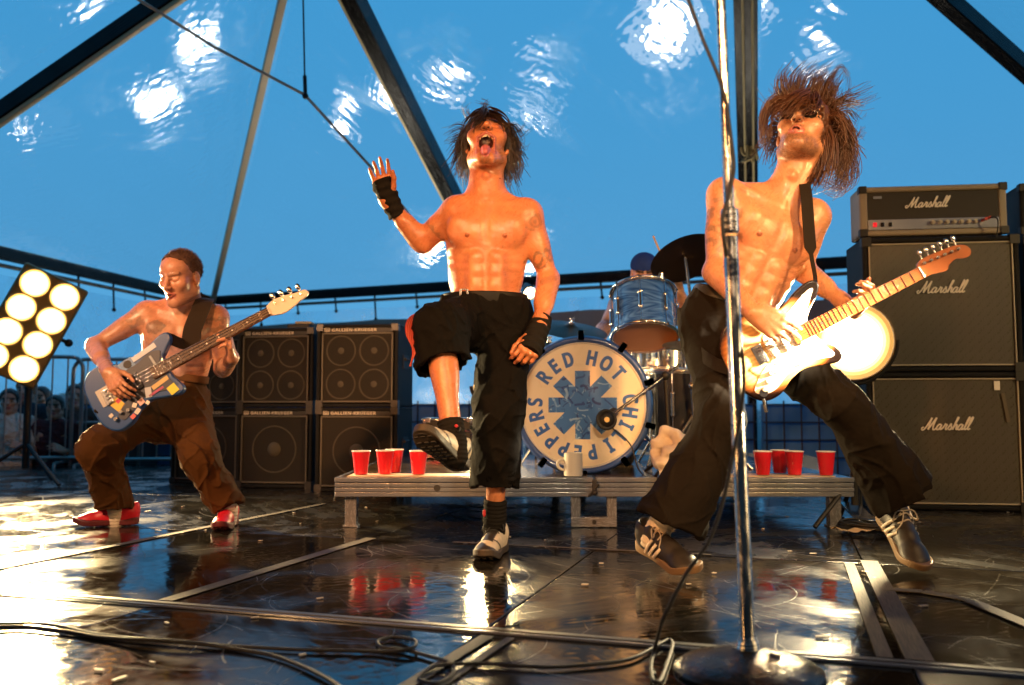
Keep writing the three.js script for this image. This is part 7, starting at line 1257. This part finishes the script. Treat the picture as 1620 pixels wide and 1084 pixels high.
// ================================================================ people in the crowd, far left
{
  const crowd = [[42, 640, 8.9, 1.8, [0.05, 0.05, 0.06], 'tall person in black right of the pale shirted one at the left edge', 0.1], [135, 640, 9.8, 1.78, [0.3, 0.25, 0.2], 'tall person in beige at the far back left of the bass player', -0.3], [88, 640, 8.7, 1.62, [0.10, 0.03, 0.03], 'short person in dark red at the barricade', 0.15], [15, 640, 8.6, 1.68, [0.62, 0.52, 0.44], 'person in a pale shirt at the left edge beneath the lamp bank', 0.3], [66, 652, 9.4, 1.72, [0.06, 0.045, 0.05], 'person in dark clothes between the two barricade ends', -0.1], [100, 662, 10.2, 1.66, [0.14, 0.12, 0.16], 'person in grey behind the others at the barricade', 0.2], [118, 655, 9.2, 1.74, [0.09, 0.05, 0.04], 'person in a brown top right beside the bass guitar body', 0.4], [232, 690, 10.6, 1.7, [0.08, 0.10, 0.16], 'person in a blue top seen behind the bass player\'s knee', 0]];
  crowd.forEach(([u, v, d, h, c, label, turn], i) => {
    const base = P(u, 640, d).setY(-0.95), S = thing('person', label, 'person', base), k = h / 1.75, at = (x, y, z) => V(base.x + (x * Math.cos(turn) + z * Math.sin(turn)) * k, base.y + y * k, base.z + (z * Math.cos(turn) - x * Math.sin(turn)) * k);
    const J = { neck: at(0, 1.45, 0), pelvis: at(0, 0.95, 0), shR: at(-0.18, 1.42, 0), shL: at(0.18, 1.42, 0), hipR: at(-0.09, 0.93, 0), hipL: at(0.09, 0.93, 0) }, f = new Field(), Fr = addTorso(f, J, k), H = frame(at(0.1, 0, 1).sub(at(0, 0, 0)), V(0, 1, 0));
    addNeck(f, J.neck, at(0, 1.63, 0.02), H, Fr, k); addHead(f, at(0, 1.63, 0.02), H, k);
    const up = i % 2; addArm(f, J.shR, at(-0.25, 1.14, 0.02), at(-0.2, up ? 1.2 : 0.92, up ? 0.26 : 0.12), Fr, k); addArm(f, J.shL, at(0.25, 1.14, 0.02), at(0.18, 1.18, 0.24), Fr, k);
    addHand(f, at(-0.2, up ? 1.2 : 0.92, up ? 0.26 : 0.12), V(0.2, up ? 0.3 : -1, 0.6), V(-1, 0.2, 0.2), V(0.3, 0.5, 0.5), [[0.4, 0.5, 0.3], [0.4, 0.5, 0.3], [0.4, 0.5, 0.3], [0.4, 0.5, 0.3]]); addHand(f, at(0.18, 1.18, 0.24), V(-0.3, 0.3, 0.7), V(1, 0.2, 0.2), V(-0.3, 0.8, 0), [[0.4, 0.5, 0.3], [0.4, 0.5, 0.3], [0.4, 0.5, 0.3], [0.4, 0.5, 0.3]]);
    wpart(S, 'body', f.mesh(0.010, skinColor([0.46, 0.24, 0.15])), skinM);
    const sh = new Field(), T2 = addTorso.length; { const q = { ...J }; const g = new Field(); sh.add(cap(lerpV(J.shR, J.neck, 0.1), lerpV(J.shL, J.neck, 0.1), 0.068 * k), 0.05); sh.add(ell(lerpV(J.neck, J.pelvis, 0.4), 0.18 * k, 0.26 * k, 0.13 * k), 0.06); sh.add(ell(J.pelvis, 0.175 * k, 0.15 * k, 0.135 * k), 0.08); sh.add(cap(J.shR, at(-0.235, 1.24, 0.01), 0.075 * k, 0.062 * k), 0.04); sh.add(cap(J.shL, at(0.235, 1.24, 0.01), 0.075 * k, 0.062 * k), 0.04); sh.warp = folds(0.014, 8, 7, i); }
    wpart(S, 'shirt', sh.mesh(0.012), cloth(c, 0.85));
    const tr = new Field(); tr.add(cap(J.hipR, at(-0.10, 0.5, 0.02), 0.10, 0.075), 0.03); tr.add(cap(J.hipL, at(0.10, 0.5, 0.02), 0.10, 0.075), 0.03); tr.add(cap(at(-0.10, 0.5, 0.02), at(-0.1, 0.1, 0), 0.075, 0.06), 0.03); tr.add(cap(at(0.10, 0.5, 0.02), at(0.1, 0.1, 0), 0.075, 0.06), 0.03); wpart(S, 'trousers', tr.mesh(0.016), cloth([0.04, 0.045, 0.06], 0.85));
    for (const s of [-1, 1]) { const b = new Field(); b.add(cap(at(s * 0.1, 0.045, -0.03), at(s * 0.12, 0.04, 0.17), 0.048, 0.042), 0.02); b.clip(plane(at(0, 0.004, 0), V(0, -1, 0))); wpart(S, 'shoe', b.mesh(0.012), M.black); }
    const hm = std([[0.3, 0.2, 0.1], [0.02, 0.015, 0.012], [0.05, 0.03, 0.02], [0.03, 0.02, 0.015], [0.03, 0.02, 0.015]][i % 5], 0.5); hairCap(S, at(0, 1.63, 0.02), H, k, 0.014, hm, [1, -0.5], [0.055, 0.06], 'hair');
  });
}
renderer.render(scene, camera);
